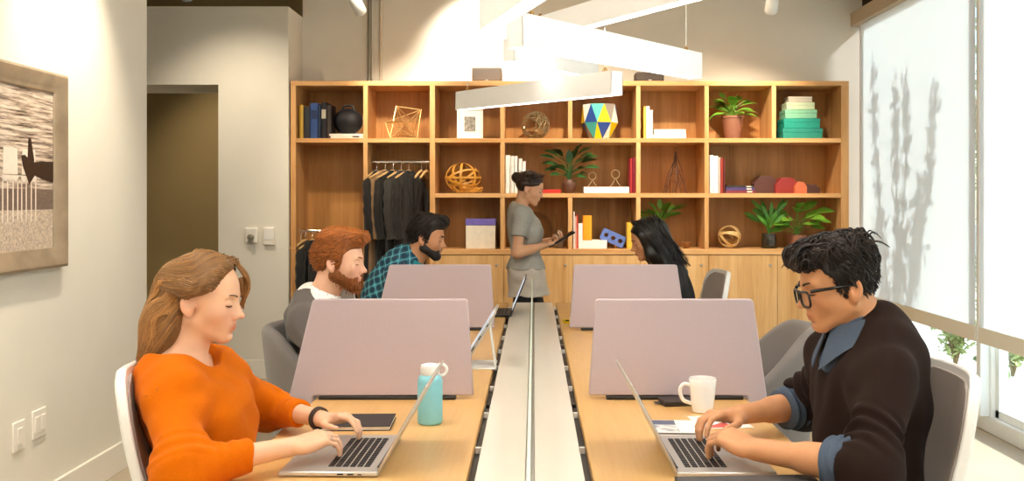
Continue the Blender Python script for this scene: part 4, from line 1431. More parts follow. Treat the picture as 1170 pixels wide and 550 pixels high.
def tub_chair(label, loc, rz):
    o = thing('tub_chair', label, 'armchair', loc, rz, 'grey tub chairs')
    A = R(128)

    def hgt(a):
        t = abs(a) / A
        return 0.88 - 0.24 * (0.5 - 0.5 * math.cos(min(1, max(0, (t - .22) / .62)) * PI)) - 0.01 * t

    def sh(off):
        def f(u, v):
            a = (2 * u - 1) * A
            h = hgt(a)
            z = 0.20 + v * (h - 0.20)
            r = 0.245 + 0.075 * ((z - .2) / .68) ** .9 + off
            ca, sa = math.cos(a), math.sin(a)
            return Vector((-r * ca + 0.0, r * 1.02 * sa, z - (0.0 if off == 0 else 0)))
        return f
    NU, NV = 41, 13
    out, inn = sh(0.0), sh(-0.055)
    vs, fs = [], []
    prof_n = NV * 2 + 5
    for i in range(NU):
        u = i / (NU - 1)
        col = [out(u, j / (NV - 1)) for j in range(NV)]
        a, b = out(u, 1), inn(u, 1)
        c = (a + b) / 2
        rr = (a - b).length / 2
        d = (a - b).normalized()
        for k in range(1, 6):
            th = PI * k / 6
            col.append(c + d * rr * math.cos(th) + Vector((0, 0, 1)) * rr * math.sin(th))
        col += [inn(u, 1 - j / (NV - 1)) for j in range(NV)]
        vs += col
    n = NV * 2 + 5
    for i in range(NU - 1):
        for j in range(n):
            fs.append((i * n + j, (i + 1) * n + j, (i + 1) * n + (j + 1) % n, i * n + (j + 1) % n))
    fs.append(tuple(range(n)))
    fs.append(tuple(reversed(range((NU - 1) * n, NU * n))))
    part('shell', MB().add(vs, fs), m_tub, o, smooth=60)
    part('seat_cushion', MB().lathe([(.20, .29), (.225, .31), (.232, .40), (.215, .44), (.16, .455), (.001, .46)], 32, Matrix.Translation((0.02, 0, 0)) @ Matrix.Diagonal((1.08, 1, 1, 1))), m_tub, o, smooth=60)
    part('under_pan', MB().lathe([(.2, .19), (.245, .2), (.235, .30), (.2, .30)], 32), m_tub, o)
    for sx in (-1, 1):
        for sy in (-1, 1):
            part('leg', MB().tube([(sx * .15, sy * .15, .20), (sx * .22, sy * .22, 0)], [.018, .012], 10), mat('beech leg', 'c79a62', 0.5), o)
    return o


tub_chair('grey tub chair that the ginger haired man sits in', (-0.80, 3.86, 0), R(4))
t0 = [x for x in COL.objects if x.name.startswith('tub_chair')][0]
c = copy_tree(t0)
c.location, c.rotation_euler = (0.86, 3.86, 0), (0, 0, R(176))
c['label'] = 'empty grey tub chair on the window side behind the first right screen'

# ================================================================ hanging linear lamps
m_lampw = mat('white lamp housing', 'f6f6f4', 0.4, var=0.01)
m_led = emission('led strip', 'fffaf2', 9.0)
m_brass = mat('small brass fitting', 'b08a4a', 0.3, 0.9)
m_wire = mat('thin steel cable', 'd9d4c8', 0.35, 0.5)


def lamp_bar(label, A, B, w=0.062, h=0.10):
    A, B = Vector(A), Vector(B)
    L = (B - A).length
    X = (B - A).normalized()
    Y = Vector((0, 0, 1)).cross(X).normalized()
    Z = X.cross(Y)
    o = thing('pendant_bar_lamp', label, 'pendant lamp', (A + B) / 2, 0, 'white linear pendant lamps')
    M = Matrix(((X.x, Y.x, Z.x, 0), (X.y, Y.y, Z.y, 0), (X.z, Y.z, Z.z, 0), (0, 0, 0, 1)))
    t = 0.004
    hs = MB()
    hs.box(-L / 2, L / 2, -w / 2, -w / 2 + t, -h / 2, h / 2, M).box(-L / 2, L / 2, w / 2 - t, w / 2, -h / 2, h / 2, M).box(-L / 2, L / 2, -w / 2 + t, w / 2 - t, h / 2 - t, h / 2, M)
    part('housing', hs, m_lampw, o)
    for s in (-1, 1):
        a, b = sorted((s * L / 2, s * (L / 2 - t)))
        part('end_cap', MB().box(a, b, -w / 2, w / 2, -h / 2, h / 2, M), m_lampw, o)
    part('light_strip', MB().box(-L / 2 + t, L / 2 - t, -w / 2 + t, w / 2 - t, -h / 2 + .002, -h / 2 + .008, M), m_led, o)
    for s in (-1, 1):
        q = M @ Vector((s * (L / 2 - 0.09), 0, h / 2))
        top = Vector((q.x, q.y, ZC - o.location.z))
        cb = part('suspension_cable', MB().tube([q, top], 0.0022, 6), m_wire, o)
        part('cable_clip', MB().tube(bez([q + X * .018, q + X * .012 + Vector((0, 0, .016)), q + Vector((0, 0, .02)), q - X * .012 + Vector((0, 0, .014)), q - X * .02], 12), 0.0022, 6).tube([q, q + Vector((0, 0, .022))], .004, 8), m_brass, cb)
    return o


lamp_bar('large white lamp bar crossing highest, its near end by the lamp strip overhead', (-0.060, 2.88, 1.945), (0.685, 3.93, 1.985), 0.062, 0.105)
lamp_bar('lowest white lamp bar reaching left across the top shelf', (-0.41, 5.17, 1.968), (0.345, 3.86, 1.905), 0.06, 0.10)
lamp_bar('lamp bar tucked behind the large crossing bar', (-0.11, 4.08, 2.078), (0.30, 4.68, 2.078), 0.06, 0.10)
lamp_bar('nearest lamp bar, running toward the camera with bright strip', (-0.130, 2.70, 1.962), (0.215, 1.62, 1.962), 0.060, 0.10)
lamp_bar('lamp bar hung above the large crossing bar on the window side', (-0.02, 4.35, 2.205), (0.76, 3.15, 2.205), 0.062, 0.10)

# ---------------------------------------------------------------- track spots
m_spotw = mat('white spot housing', 'f0efe9', 0.35, var=0.01)
m_bulb = emission('spot lens', 'ffe9c8', 14.0)


def track_spot(label, loc, target, power, size=55, col='ffedd2', blend=0.85, group='white track spotlights'):
    loc, target = Vector(loc), Vector(target)
    o = thing('track_spotlight', label, 'spotlight', loc, 0, group)
    d = (target - loc).normalized()
    q = d.to_track_quat('Z', 'Y').to_matrix().to_4x4()
    part('lamp_head', MB().lathe([(.03, -.10), (.042, -.09), (.045, .06), (.042, .065), (.038, .05)], 24, q, cap1=False), m_spotw, o, smooth=50)
    part('lens', MB().lathe([(.001, .045), (.038, .045)], 20, q), m_bulb, o)
    part('yoke', MB().tube([(0, 0, 0.0), (0, 0, ZC - loc.z - .03)], .009, 10), m_spotw, o)
    part('adapter', MB().box(-.05, .05, -.018, .018, ZC - loc.z - .035, ZC - loc.z), m_spotw, o, .004)
    ld = bpy.data.lights.new('spot_beam', 'SPOT')
    ld.energy = power
    ld.color = srgb(col)[:3]
    ld.spot_size = R(size)
    ld.spot_blend = blend
    ld.shadow_soft_size = 0.035
    lo = bpy.data.objects.new('spot_beam', ld)
    COL.objects.link(lo)
    lo.parent = o
    lo.location = d * 0.072
    lo.rotation_euler = d.to_track_quat('-Z', 'Y').to_euler()
    return o


W_ = 1.35
track_spot('white track spotlight left of the conduits, tipped toward the wall', (-1.245, 6.55, 2.79), (-0.95, 7.75, 2.0), 60 * W_, 60)
track_spot('small white track spotlight above the right end of the bookcase', (1.68, 6.55, 2.80), (1.8, 7.75, 1.7), 60 * W_, 70)
UN = 'white track spotlight on the ceiling over the wall unit'
track_spot(UN, (-0.45, 7.15, 3.28), (-0.42, 7.8, 2.60), 110 * W_, 84, col='fff3e2')
track_spot(UN, (0.35, 6.2, 3.25), (0.3, 7.6, 1.6), 140 * W_, 70)
track_spot(UN, (-1.0, 6.0, 3.25), (-1.3, 7.6, 1.4), 80 * W_, 55)
track_spot(UN, (1.3, 6.0, 3.25), (1.3, 7.5, 1.5), 130 * W_, 70)
UL = 'white track spotlight washing the left wall'
for yy, e_ in ((1.2, 110), (2.7, 190), (4.2, 150)):
    track_spot(UL, (-1.60, yy, 3.25), (-2.30, yy + .10, 1.5), e_ * W_, 62, blend=.9, group='white track spotlights on the left wall')
track_spot('white track spotlight aimed at the corridor wall', (-2.35, 6.3, 3.2), (-2.2, 7.4, 0.9), 62 * W_, 95, blend=.95, group='white track spotlights on the corridor side')

track_spot('unseen white spotlight added to brighten the corridor', (-3.0, 8.0, 3.2), (-2.9, 9.2, 1.0), 60, 80, group='white track spotlights on the corridor side')  # added unseen spot that brightens the wall behind the opening
# unseen fill panels added over the bench to lift the room light
m_fill = emission('added fill panel glow', 'fff8ee', 24.0)
for i, (x, y) in enumerate(((-1.2, -0.9), (1.2, -0.9), (-1.2, 0.9), (1.2, 0.9), (-1.2, 2.7), (1.2, 2.7))):
    o = thing('added_fill_panel', 'square unseen fill panel added above the workbench', 'fill light', (x, y, ZC - 0.05), 0, 'added fill panels above the workbench')
    part('frame', MB().box(-.31, .31, -.31, .31, .01, .05), m_white, o, .004)
    part('diffuser', MB().box(-.29, .29, -.29, .29, 0, .01), m_fill, o)

# ================================================================ daylight
wd = bpy.data.worlds.new('sky')
scene.world = wd
wd.use_nodes = True
wn = wd.node_tree
bg = wn.nodes['Background']
sky = wn.nodes.new('ShaderNodeTexSky')
sky.sky_type = 'NISHITA'
sky.sun_disc = False
sky.sun_elevation = R(42)
sky.sun_rotation = R(110)
wn.links.new(sky.outputs[0], bg.inputs['Color'])
bg.inputs['Strength'].default_value = 0.45
sd = bpy.data.lights.new('sun', 'SUN')
sd.energy = 10.5
sd.angle = R(2.0)
sd.color = srgb('fdfbfc')[:3]
so = bpy.data.objects.new('sun', sd)
COL.objects.link(so)
so.rotation_euler = Vector((-0.74, 0.10, -0.62)).to_track_quat('-Z', 'Y').to_euler()
scene.view_settings.exposure = 0.12
cy = scene.cycles
cy.max_bounces = 8
cy.diffuse_bounces = 4
cy.glossy_bounces = 3
cy.transmission_bounces = 6
cy.transparent_max_bounces = 10
cy.caustics_reflective = False
cy.caustics_refractive = False
cy.sample_clamp_indirect = 6.0
cy.use_denoising = True
# ================================================================ implicit modelling: one smooth skin per body or garment
f32 = np.float32


def V3(p):
    return np.array([p[0], p[1], p[2]], dtype=np.float64)


class Fr:
    """a local frame: rotation, uniform scale, origin"""
    def __init__(s, o, X, Y, Z, k=1.0):
        s.o, s.k = V3(o), k
        s.R = np.stack([V3(X), V3(Y), V3(Z)], axis=1)

    def p(s, x, y, z):
        return s.o + s.R @ (np.array([x, y, z]) * s.k)

    def v(s, x, y, z):
        return s.R @ np.array([x, y, z])

    def inv(s, P):
        return ((P - s.o.astype(f32)) @ s.R.astype(f32)) / f32(s.k)


def unit_(v):
    v = V3(v)
    return v / max(1e-9, np.linalg.norm(v))


def fr_dir(o, fwd, up=(0, 0, 1), k=1.0):
    X = unit_(fwd)
    Y = unit_(np.cross(V3(up), X))
    return Fr(o, X, Y, np.cross(X, Y), k)


def rot_about(axis, a):
    return np.array(Matrix.Rotation(a, 3, Vector(axis)))


class Sd:
    def __init__(s):
        s.ops = []

    def _add(s, kind, fn, k, c, r):
        s.ops.append((kind, fn, k, V3(c), r))
        return s

    def cap(s, a, b, ra, rb=None, k=0.02, kind='u'):
        a, b = V3(a), V3(b)
        rb = ra if rb is None else rb
        A, D = a.astype(f32), (b - a).astype(f32)
        L2 = f32(max(1e-12, float(D @ D)))

        def fn(P):
            q = P - A
            t = np.clip((q @ D) / L2, 0, 1)
            q = q - t[:, None] * D
            return np.sqrt(np.einsum('ij,ij->i', q, q)) - (ra + (rb - ra) * t)
        return s._add(kind, fn, k, (a + b) / 2, np.linalg.norm(b - a) / 2 + max(ra, rb))

    def ell(s, c, r, Rm=None, k=0.02, kind='u'):
        c = V3(c)
        Rm = np.eye(3) if Rm is None else Rm
        C, RR = c.astype(f32), Rm.astype(f32)
        ir = (1.0 / np.array(r)).astype(f32)

        def fn(P):
            q = ((P - C) @ RR) * ir
            k0 = np.sqrt(np.einsum('ij,ij->i', q, q)) + 1e-6
            q = q * ir
            k1 = np.sqrt(np.einsum('ij,ij->i', q, q)) + 1e-6
            return k0 * (k0 - 1) / k1
        return s._add(kind, fn, k, c, max(r))

    def rbox(s, c, half, rad, Rm=None, k=0.01, kind='u'):
        c = V3(c)
        Rm = np.eye(3) if Rm is None else Rm
        C, RR, H = c.astype(f32), Rm.astype(f32), (np.array(half) - rad).astype(f32)

        def fn(P):
            q = np.abs((P - C) @ RR) - H
            m = np.maximum(q, 0)
            return np.sqrt(np.einsum('ij,ij->i', m, m)) + np.minimum(q.max(axis=1), 0) - rad
        return s._add(kind, fn, k, c, float(np.linalg.norm(half)))

    def cyl(s, a, b, r, k=0.005, kind='u'):
        a, b = V3(a), V3(b)
        A, ax, L = a.astype(f32), unit_(b - a).astype(f32), np.linalg.norm(b - a)

        def fn(P):
            q = P - A
            t = q @ ax
            rr = np.sqrt(np.maximum(np.einsum('ij,ij->i', q, q) - t * t, 0)) - r
            h = np.abs(t - L / 2) - L / 2
            return np.minimum(np.maximum(rr, h), 0) + np.sqrt(np.maximum(rr, 0) ** 2 + np.maximum(h, 0) ** 2)
        return s._add(kind, fn, k, (a + b) / 2, math.hypot(L / 2, r))

    def fn(s, kind, fn, k, c, r):
        return s._add(kind, fn, k, c, r)

    def disp(s, fn, c, r):
        return s._add('d', fn, 0, c, r)

    def ev(s, P, c=None, hb=None):
        d = np.full(len(P), 10.0, dtype=f32)
        for kind, fn, k, oc, orr in s.ops:
            if c is not None and np.linalg.norm(oc - c) - orr - hb > 0.03 + k:
                continue
            if kind == 'd':
                d = d + fn(P)
                continue
            b = fn(P).astype(f32)
            if kind == 's':
                b = -b
            if kind == 'u':
                if k > 0:
                    h = np.maximum(k - np.abs(d - b), 0) / k
                    d = np.minimum(d, b) - h * h * (k * 0.25)
                else:
                    d = np.minimum(d, b)
            else:
                if k > 0:
                    h = np.maximum(k - np.abs(d - b), 0) / k
                    d = np.maximum(d, b) + h * h * (k * 0.25)
                else:
                    d = np.maximum(d, b)
        return d


_E = [(a, b) for a in range(8) for b in range(a + 1, 8) if bin(a ^ b).count('1') == 1]
_CO = np.array([[(q >> 0) & 1, (q >> 1) & 1, (q >> 2) & 1] for q in range(8)])


def polygonise(sd, h, n=20):
    """surface nets over the blocks that the surface passes through"""
    us = [o for o in sd.ops if o[0] == 'u']
    lo = np.min([o[3] - o[4] for o in us], axis=0) - 0.02
    hi = np.max([o[3] + o[4] for o in us], axis=0) + 0.02
    B = n * h
    nb = np.ceil((hi - lo) / B).astype(int)
    gi = np.stack(np.meshgrid(*[np.arange(q) for q in nb], indexing='ij'), -1).reshape(-1, 3)
    cen = (lo + (gi + 0.5) * B).astype(f32)
    hb = B * math.sqrt(3) / 2
    d0 = sd.ev(cen)
    sel = np.abs(d0) < hb * 1.5 + 0.015
    S = n + 2
    ax = np.arange(-1, n + 1)
    loc = np.stack(np.meshgrid(ax, ax, ax, indexing='ij'), -1).reshape(-1, 3)
    NX, NY, NZ = [int(q) * n + 4 for q in nb]
    ids, pos, quads = [], [], []
    for g, c in zip(gi[sel], cen[sel]):
        base = g * n
        P = (lo + (loc + base) * h).astype(f32)
        d = sd.ev(P, c.astype(np.float64), hb + 2 * h)
        neg = d < 0
        if neg.all() or not neg.any():
            continue
        D = d.reshape(S, S, S)
        N = neg.reshape(S, S, S)
        cs = np.zeros((S - 1, S - 1, S - 1), dtype=np.int8)
        for q in range(8):
            x, y, z = _CO[q]
            cs += N[x:x + S - 1, y:y + S - 1, z:z + S - 1]
        act = np.argwhere((cs > 0) & (cs < 8))
        if len(act) == 0:
            continue
        cv = np.stack([D[act[:, 0] + x, act[:, 1] + y, act[:, 2] + z] for x, y, z in _CO], 1)
        acc = np.zeros((len(act), 3))
        cnt = np.zeros(len(act))
        for a, b in _E:
            va, vb = cv[:, a], cv[:, b]
            m = (va < 0) != (vb < 0)
            t = np.where(m, va / np.where(m, va - vb, 1), 0)
            acc += np.where(m[:, None], _CO[a] + t[:, None] * (_CO[b] - _CO[a]), 0)
            cnt += m
        vp = acc / cnt[:, None] + act - 1 + base
        gid = act - 1 + base + 1
        ids.append((gid[:, 0] * NY + gid[:, 1]) * NZ + gid[:, 2])
        pos.append(lo + vp * h)

        def cid(c0):
            q = c0 - 1 + base + 1
            return (q[:, 0] * NY + q[:, 1]) * NZ + q[:, 2]
        for axis in range(3):
            o = [1, 1, 1]
            e = np.zeros(3, int)
            e[axis] = 1
            a = N[1:n + 1, 1:n + 1, 1:n + 1]
            b = N[1 + e[0]:n + 1 + e[0], 1 + e[1]:n + 1 + e[1], 1 + e[2]:n + 1 + e[2]]
            ed = np.argwhere(a != b) + 1
            if len(ed) == 0:
                continue
            inside = N[ed[:, 0], ed[:, 1], ed[:, 2]]
            u = np.zeros(3, int); u[(axis + 1) % 3] = 1
            w = np.zeros(3, int); w[(axis + 2) % 3] = 1
            q = np.stack([cid(ed - u - w), cid(ed - w), cid(ed), cid(ed - u)], 1)
            q[~inside] = q[~inside][:, ::-1]
            quads.append(q)
    ids = np.concatenate(ids)
    pos = np.concatenate(pos)
    uq, first, = np.unique(ids, return_index=True)
    verts = pos[first]
    Q = np.concatenate(quads)
    ix = np.searchsorted(uq, Q)
    ix = np.clip(ix, 0, len(uq) - 1)
    ok = (uq[ix] == Q).all(axis=1)
    F = ix[ok]
    # light fairing
    for _ in range(1):
        e = np.concatenate([F[:, [0, 1]], F[:, [1, 2]], F[:, [2, 3]], F[:, [3, 0]]])
        sm = np.zeros_like(verts)
        ct = np.zeros(len(verts))
        np.add.at(sm, e[:, 0], verts[e[:, 1]]); np.add.at(ct, e[:, 0], 1)
        np.add.at(sm, e[:, 1], verts[e[:, 0]]); np.add.at(ct, e[:, 1], 1)
        verts = verts * 0.6 + 0.4 * sm / np.maximum(ct, 1)[:, None]
    return verts, F


def np_mesh(name, verts, F, mats, origin=(0, 0, 0), col=None, mi=None):
    me = bpy.data.meshes.new(name)
    v = (verts - np.array(origin)).astype(f32)
    me.vertices.add(len(v))
    me.vertices.foreach_set('co', v.ravel())
    k = F.shape[1]
    me.loops.add(F.size)
    me.loops.foreach_set('vertex_index', F.astype(np.int32).ravel())
    me.polygons.add(len(F))
    me.polygons.foreach_set('loop_start', np.arange(0, F.size, k, dtype=np.int32))
    me.polygons.foreach_set('use_smooth', np.ones(len(F), bool))
    for m in (mats if isinstance(mats, (list, tuple)) else [mats]):
        me.materials.append(m)
    if mi is not None:
        me.polygons.foreach_set('material_index', mi.astype(np.int32))
    if col is not None:
        at = me.color_attributes.new('tone', 'FLOAT_COLOR', 'POINT')
        cc = np.ones((len(v), 4), f32)
        cc[:, :3] = col
        at.data.foreach_set('color', cc.ravel())
    me.update(calc_edges=True)
    me.validate()
    return me


def main_piece(v, F, keep=.02):
    """drop stray islands and hidden inner bubbles"""
    lab = np.arange(len(v))
    a = np.concatenate([F[:, 0], F[:, 1], F[:, 2]])
    b = np.concatenate([F[:, 1], F[:, 2], F[:, 3]])
    while True:
        m = np.minimum(lab[a], lab[b])
        new = lab.copy()
        np.minimum.at(new, a, m)
        np.minimum.at(new, b, m)
        new = new[new]
        if (new == lab).all():
            break
        lab = new
    ids, cnt = np.unique(lab, return_counts=True)
    if len(ids) == 1:
        return v, F
    ok = np.isin(lab, ids[cnt > keep * len(v)])
    ix = np.cumsum(ok) - 1
    return v[ok], ix[F[ok[F[:, 0]]]]


def sd_obj(name, sd, h, mats, parent=None, origin=(0, 0, 0), colfn=None):
    v, F = main_piece(*polygonise(sd, h), keep=.2 if name == 'person' else .01)
    col = colfn(v) if colfn else None
    me = np_mesh(name, v, F, mats, origin, col)
    return link(name, me, parent, None if parent is not None else origin)


# ---------------------------------------------------------------- head
def head_sd(s, H, fem=0.0, nose=1.0, jaw=1.0):
    """skin of the head in frame H (x forward, y left, z up; origin between the ears at eye height)"""
    k_, R_ = H.k, H.R
    p = H.p

    def el(x, y, z, rx, ry, rz, k=0.02, kind='u', rot=None):
        s.ell(p(x, y, z), (rx * k_, ry * k_, rz * k_), R_ if rot is None else R_ @ rot, k * k_, kind)

    def cp(a, b, ra, rb, k=0.015, kind='u'):
        s.cap(p(*a), p(*b), ra * k_, rb * k_, k * k_, kind)
    el(-.005, 0, .032, .092, .074, .083, 0)
    el(.028, 0, .004, .062, .060, .090, .03)
    el(.030, 0, -.058, .052, .045 - .004 * fem, .044, .03)                       # lower face
    jw = .050 * jaw
    for y in (-1, 1):
        cp((-.002, y * (jw - .004 * fem), -.056), (.062, y * (.016 - .004 * fem), -.099), .0165, .013, .022)   # jaw line
        el(.048, y * .036, -.028, .032, .025, .028, .03)              # cheek
    el(.070, 0, -.098, .020, .020, .016, .025)                       # chin
    el(.066, 0, -.062, .027, .029, .030, .025)                       # muzzle
    br = .010 - .004 * fem
    cp((.074, .040, .016), (.086, .008, .017), br, br, .015)
    cp((.074, -.040, .016), (.086, -.008, .017), br, br, .015)
    for y in (-1, 1):
        el(.094, y * .0365, -.001, .015, .0165, .0105, .014, 's')
        el(.0735, y * .0325, -.003, .0145, .0165, .0125, .004)        # closed upper lid over the eye
    cp((.088, 0, .006), (.107 * 1.0 + .004 * (nose - 1), 0, -.029), .0068, .0076, .010)
    el(.110 + .006 * (nose - 1), 0, -.036, .0115, .0100, .0092, .007)
    for y in (-1, 1):
        cp((.084, y * .011, -.004), (.092, y * .0125, -.034), .0080, .0085, .012)
        el(.096, y * .0125, -.041, .0105, .0070, .0080, .007)
        el(.103, y * .0065, -.0475, .0055, .0035, .0035, .003, 's')
    lp = 1 + .25 * fem
    el(.0905, 0, -.0655, .0088, .020, .0050 * lp, .006)
    el(.0880, 0, -.0765, .0088, .017, .0058 * lp, .006)
    el(.0925, 0, -.0875, .0075, .016, .0045, .010, 's')
    cp((.097, .019, -.0712), (.0985, 0, -.0708), .0012, .0014, .003, 's')
    cp((.097, -.019, -.0712), (.0985, 0, -.0708), .0012, .0014, .003, 's')
    for y in (-1, 1):
        rot = rot_about((0, 1, 0), R(-14)) @ rot_about((0, 0, 1), y * R(-24))
        el(-.014, y * .0765, -.014, .0185, .0080, .031, .006, 'u', rot)
        el(-.011, y * .0845, -.008, .0112, .0080, .0190, .003, 's', rot)
        el(-.002, y * .0765, -.018, .0045, .0050, .0075, .003, 'u', rot)
        el(-.008, y * .072, -.040, .0085, .0055, .0095, .006)


def head_tone(H, skin_lip=(0.80, 0.45, 0.42), blush=0.9, fem=0.0, stubble=0.0):
    def fn(v):
        q = H.inv(v.astype(f32)).astype(np.float64)
        x, y, z = q[:, 0], q[:, 1], q[:, 2]
        col = np.ones((len(v), 3))
        lip = np.exp(-((y / .020) ** 4) - (((z + .0712) / (.0098 + .002 * fem)) ** 4)) * (x > .078)
        lipc = np.array(skin_lip)
        col = col * (1 - lip[:, None]) + lipc * lip[:, None]
        ch = np.exp(-(((np.abs(y) - .040) / .022) ** 2) - (((z + .034) / .022) ** 2)) * (x > .03) * blush
        ns = np.exp(-((y / .016) ** 2) - ((z + .038) / .014) ** 2) * (x > .09) * .6 * blush
        er = (np.abs(y) > .066) * (x < .012) * (x > -.05) * (z < .025) * (z > -.055) * .7 * blush
        w = np.clip(ch + ns + er, 0, 1)[:, None]
        col *= 1 - w * np.array([0.02, 0.16, 0.14])
        if stubble:
            st = np.exp(-(((z + .085) / .035) ** 4)) * (x > .0) * stubble
            col *= 1 - st[:, None] * np.array([.25, .22, .18])
        far = (np.abs(x) > .16) | (np.abs(y) > .12) | (np.abs(z) > .2)
        col[far] = 1
        return col
    return fn


def hairline(H, xs, zs, ear=True, yfall=0.0):
    """keep hair above a line z = f(x) in head coordinates"""
    def fn(P):
        q = H.inv(P)
        g = np.interp(q[:, 0], xs, zs).astype(f32) - q[:, 2] - f32(yfall) * np.abs(q[:, 1])
        return g * f32(H.k * 0.8)
    return fn


def skull_pt(H, th, ph, off):
    """direction (azimuth from the front, elevation) to a point just outside the skull"""
    d = np.array([math.cos(ph) * math.cos(th), math.cos(ph) * math.sin(th), math.sin(ph)])
    r = 1 / math.sqrt((d[0] / .095) ** 2 + (d[1] / .077) ** 2 + (d[2] / .086) ** 2)
    return np.array([-.005, 0, .032]) + d * (r + off)


def strands(name, paths, mats, parent, origin, sides=4, tone=None):
    """paths: list of (points Nx3 world, radii N, tone)"""
    VV, FF, CC = [], [], []
    off = 0
    for pts, rad, tn in paths:
        pts = np.asarray(pts)
        m = len(pts)
        t = np.gradient(pts, axis=0)
        t /= np.linalg.norm(t, axis=1)[:, None] + 1e-9
        ref = np.array([0.3, 0.9, 0.2]) if abs(t[0] @ np.array([0.3, 0.9, 0.2])) < 0.9 else np.array([1, 0, 0.])
        u = np.cross(t, ref); u /= np.linalg.norm(u, axis=1)[:, None] + 1e-9
        w = np.cross(t, u)
        an = 2 * np.pi * np.arange(sides) / sides
        ring_ = pts[:, None, :] + np.asarray(rad)[:, None, None] * (np.cos(an)[None, :, None] * u[:, None, :] + np.sin(an)[None, :, None] * w[:, None, :])
        VV.append(ring_.reshape(-1, 3))
        i, k = np.meshgrid(np.arange(m - 1), np.arange(sides), indexing='ij')
        a = off + i * sides + k
        b = off + i * sides + (k + 1) % sides
        FF.append(np.stack([a, b, b + sides, a + sides], -1).reshape(-1, 4))
        CC.append(np.repeat(np.array([tn]), m * sides, 0))
        off += m * sides
    me = np_mesh(name, np.concatenate(VV), np.concatenate(FF), mats, origin, np.concatenate(CC))
    return link(name, me, parent)


def spline_np(pts, n):
    return np.array([tuple(p) for p in bez([tuple(q) for q in pts], n)])


def taper(n, r, tip=0.25, root=0.6):
    t = np.linspace(0, 1, n)
    return r * np.minimum(root + (1 - root) * t / .2, 1) * (1 - (1 - tip) * np.clip((t - .5) / .5, 0, 1) ** 1.5)


def hair_tone(base=1.0, var=0.25, warm=0.05):
    f = base * (1 + RNG.uniform(-var, var))
    return (f * (1 + RNG.uniform(0, warm)), f, f * (1 - RNG.uniform(0, warm)))


def push(sd, pts, off):
    """lift points that lie under a surface out to its skin"""
    P = np.asarray(pts).astype(f32)
    e = f32(.0015)
    for _ in range(3):
        d = sd.ev(P)
        g = np.stack([sd.ev(P + v) - sd.ev(P - v) for v in np.eye(3, dtype=f32) * e], 1) / (2 * e)
        g /= np.linalg.norm(g, axis=1)[:, None] + 1e-6
        m = np.clip(off - d, 0, .03)
        P = P + g * m[:, None]
    return P.astype(np.float64)


def push_all(sd, st, off, var=.004):
    """push every strand at once"""
    n = [len(p) for p, r, t in st]
    P = np.concatenate([p for p, r, t in st])
    o = np.concatenate([np.full(k, off + RNG.uniform(0, var)) for k in n]).astype(f32)
    P = push(sd, P, o)
    out, i = [], 0
    for (p, r, t), k in zip(st, n):
        out.append((P[i:i + k], r, t))
        i += k
    return out


# ---------------------------------------------------------------- hand
def hand_sd(s, W, X, Z, side, curl, k=1.0, spread=1.0, thumb=(0.0, 0.0), rads=1.0, solve=None):
    """W wrist, X towards the fingers, Z back of the hand, side +1 if the thumb is on the +Y side.
    curl: 4 tuples of knuckle bends in degrees from index to little finger. Returns fingertip points."""
    X = unit_(X); Z = unit_(V3(Z) - X * (V3(Z) @ X)); Y = np.cross(Z, X) * side
    W = V3(W)

    def q(x, y, z):
        return W + (X * x + Y * y + Z * z) * k
    bases = [(.091, .0285, .002), (.095, .0085, .004), (.091, -.0115, .002), (.083, -.0300, -.002)]
    lens = [(.043, .026, .021), (.048, .029, .022), (.044, .027, .021), (.034, .020, .019)]
    rr = [.0088, .0090, .0086, .0075]
    fan = [.10, .02, -.06, -.15]
    r_ = rads * k
    for i, b in enumerate(bases):
        s.cap(q(.004, b[1] * .62, 0), q(*b), .0135 * r_, .0108 * r_, .012)
    s.rbox(q(.052, 0, -.004), (.040 * k, .032 * k, .011 * k), .009 * k, np.stack([X, Y, Z], 1), .012)
    s.ell(q(.036, .026, -.009), (.034 * k, .016 * k, .015 * k), np.stack([X, Y, Z], 1), .012)
    s.ell(q(.040, -.028, -.008), (.036 * k, .012 * k, .013 * k), np.stack([X, Y, Z], 1), .012)
    tips = []
    for i, b in enumerate(bases):
        p = q(*b)
        a = 0.0
        d0 = X * math.cos(fan[i] * spread) + Y * math.sin(fan[i] * spread)
        rad = rr[i] * r_
        chain = [p]
        for j in range(3):
            a += R(curl[i][j])
            d = d0 * math.cos(a) - Z * math.sin(a)
            p2 = p + d * lens[i][j] * k
            s.cap(p, p2, rad * (1 - .07 * j), rad * (1 - .07 * (j + 1)), .004 if j else .008)
            p = p2
            chain.append(p)
        tips.append((p, rad * .79, chain))
    # thumb from the side of the palm near its base
    t0 = q(.022, .026, -.008)
    d = unit_(X * .70 + Y * (.62 + thumb[0]) - Z * (.25 + thumb[1]))
    t1 = t0 + d * .042 * k
    d2 = unit_(X * .90 + Y * (.28 + thumb[0]) - Z * (.22 + thumb[1]))
    t2 = t1 + d2 * .032 * k
    d3 = unit_(X * .96 + Y * (.02 + thumb[0] * .5) - Z * (.20 + thumb[1]))
    t3 = t2 + d3 * .024 * k
    s.cap(t0, t1, .0135 * r_, .0105 * r_, .012)
    s.cap(t1, t2, .0103 * r_, .0095 * r_, .004)
    s.cap(t2, t3, .0096 * r_, .0078 * r_, .004)
    tips.append((t3, .0078 * r_, [t1, t2, t3]))
    return tips


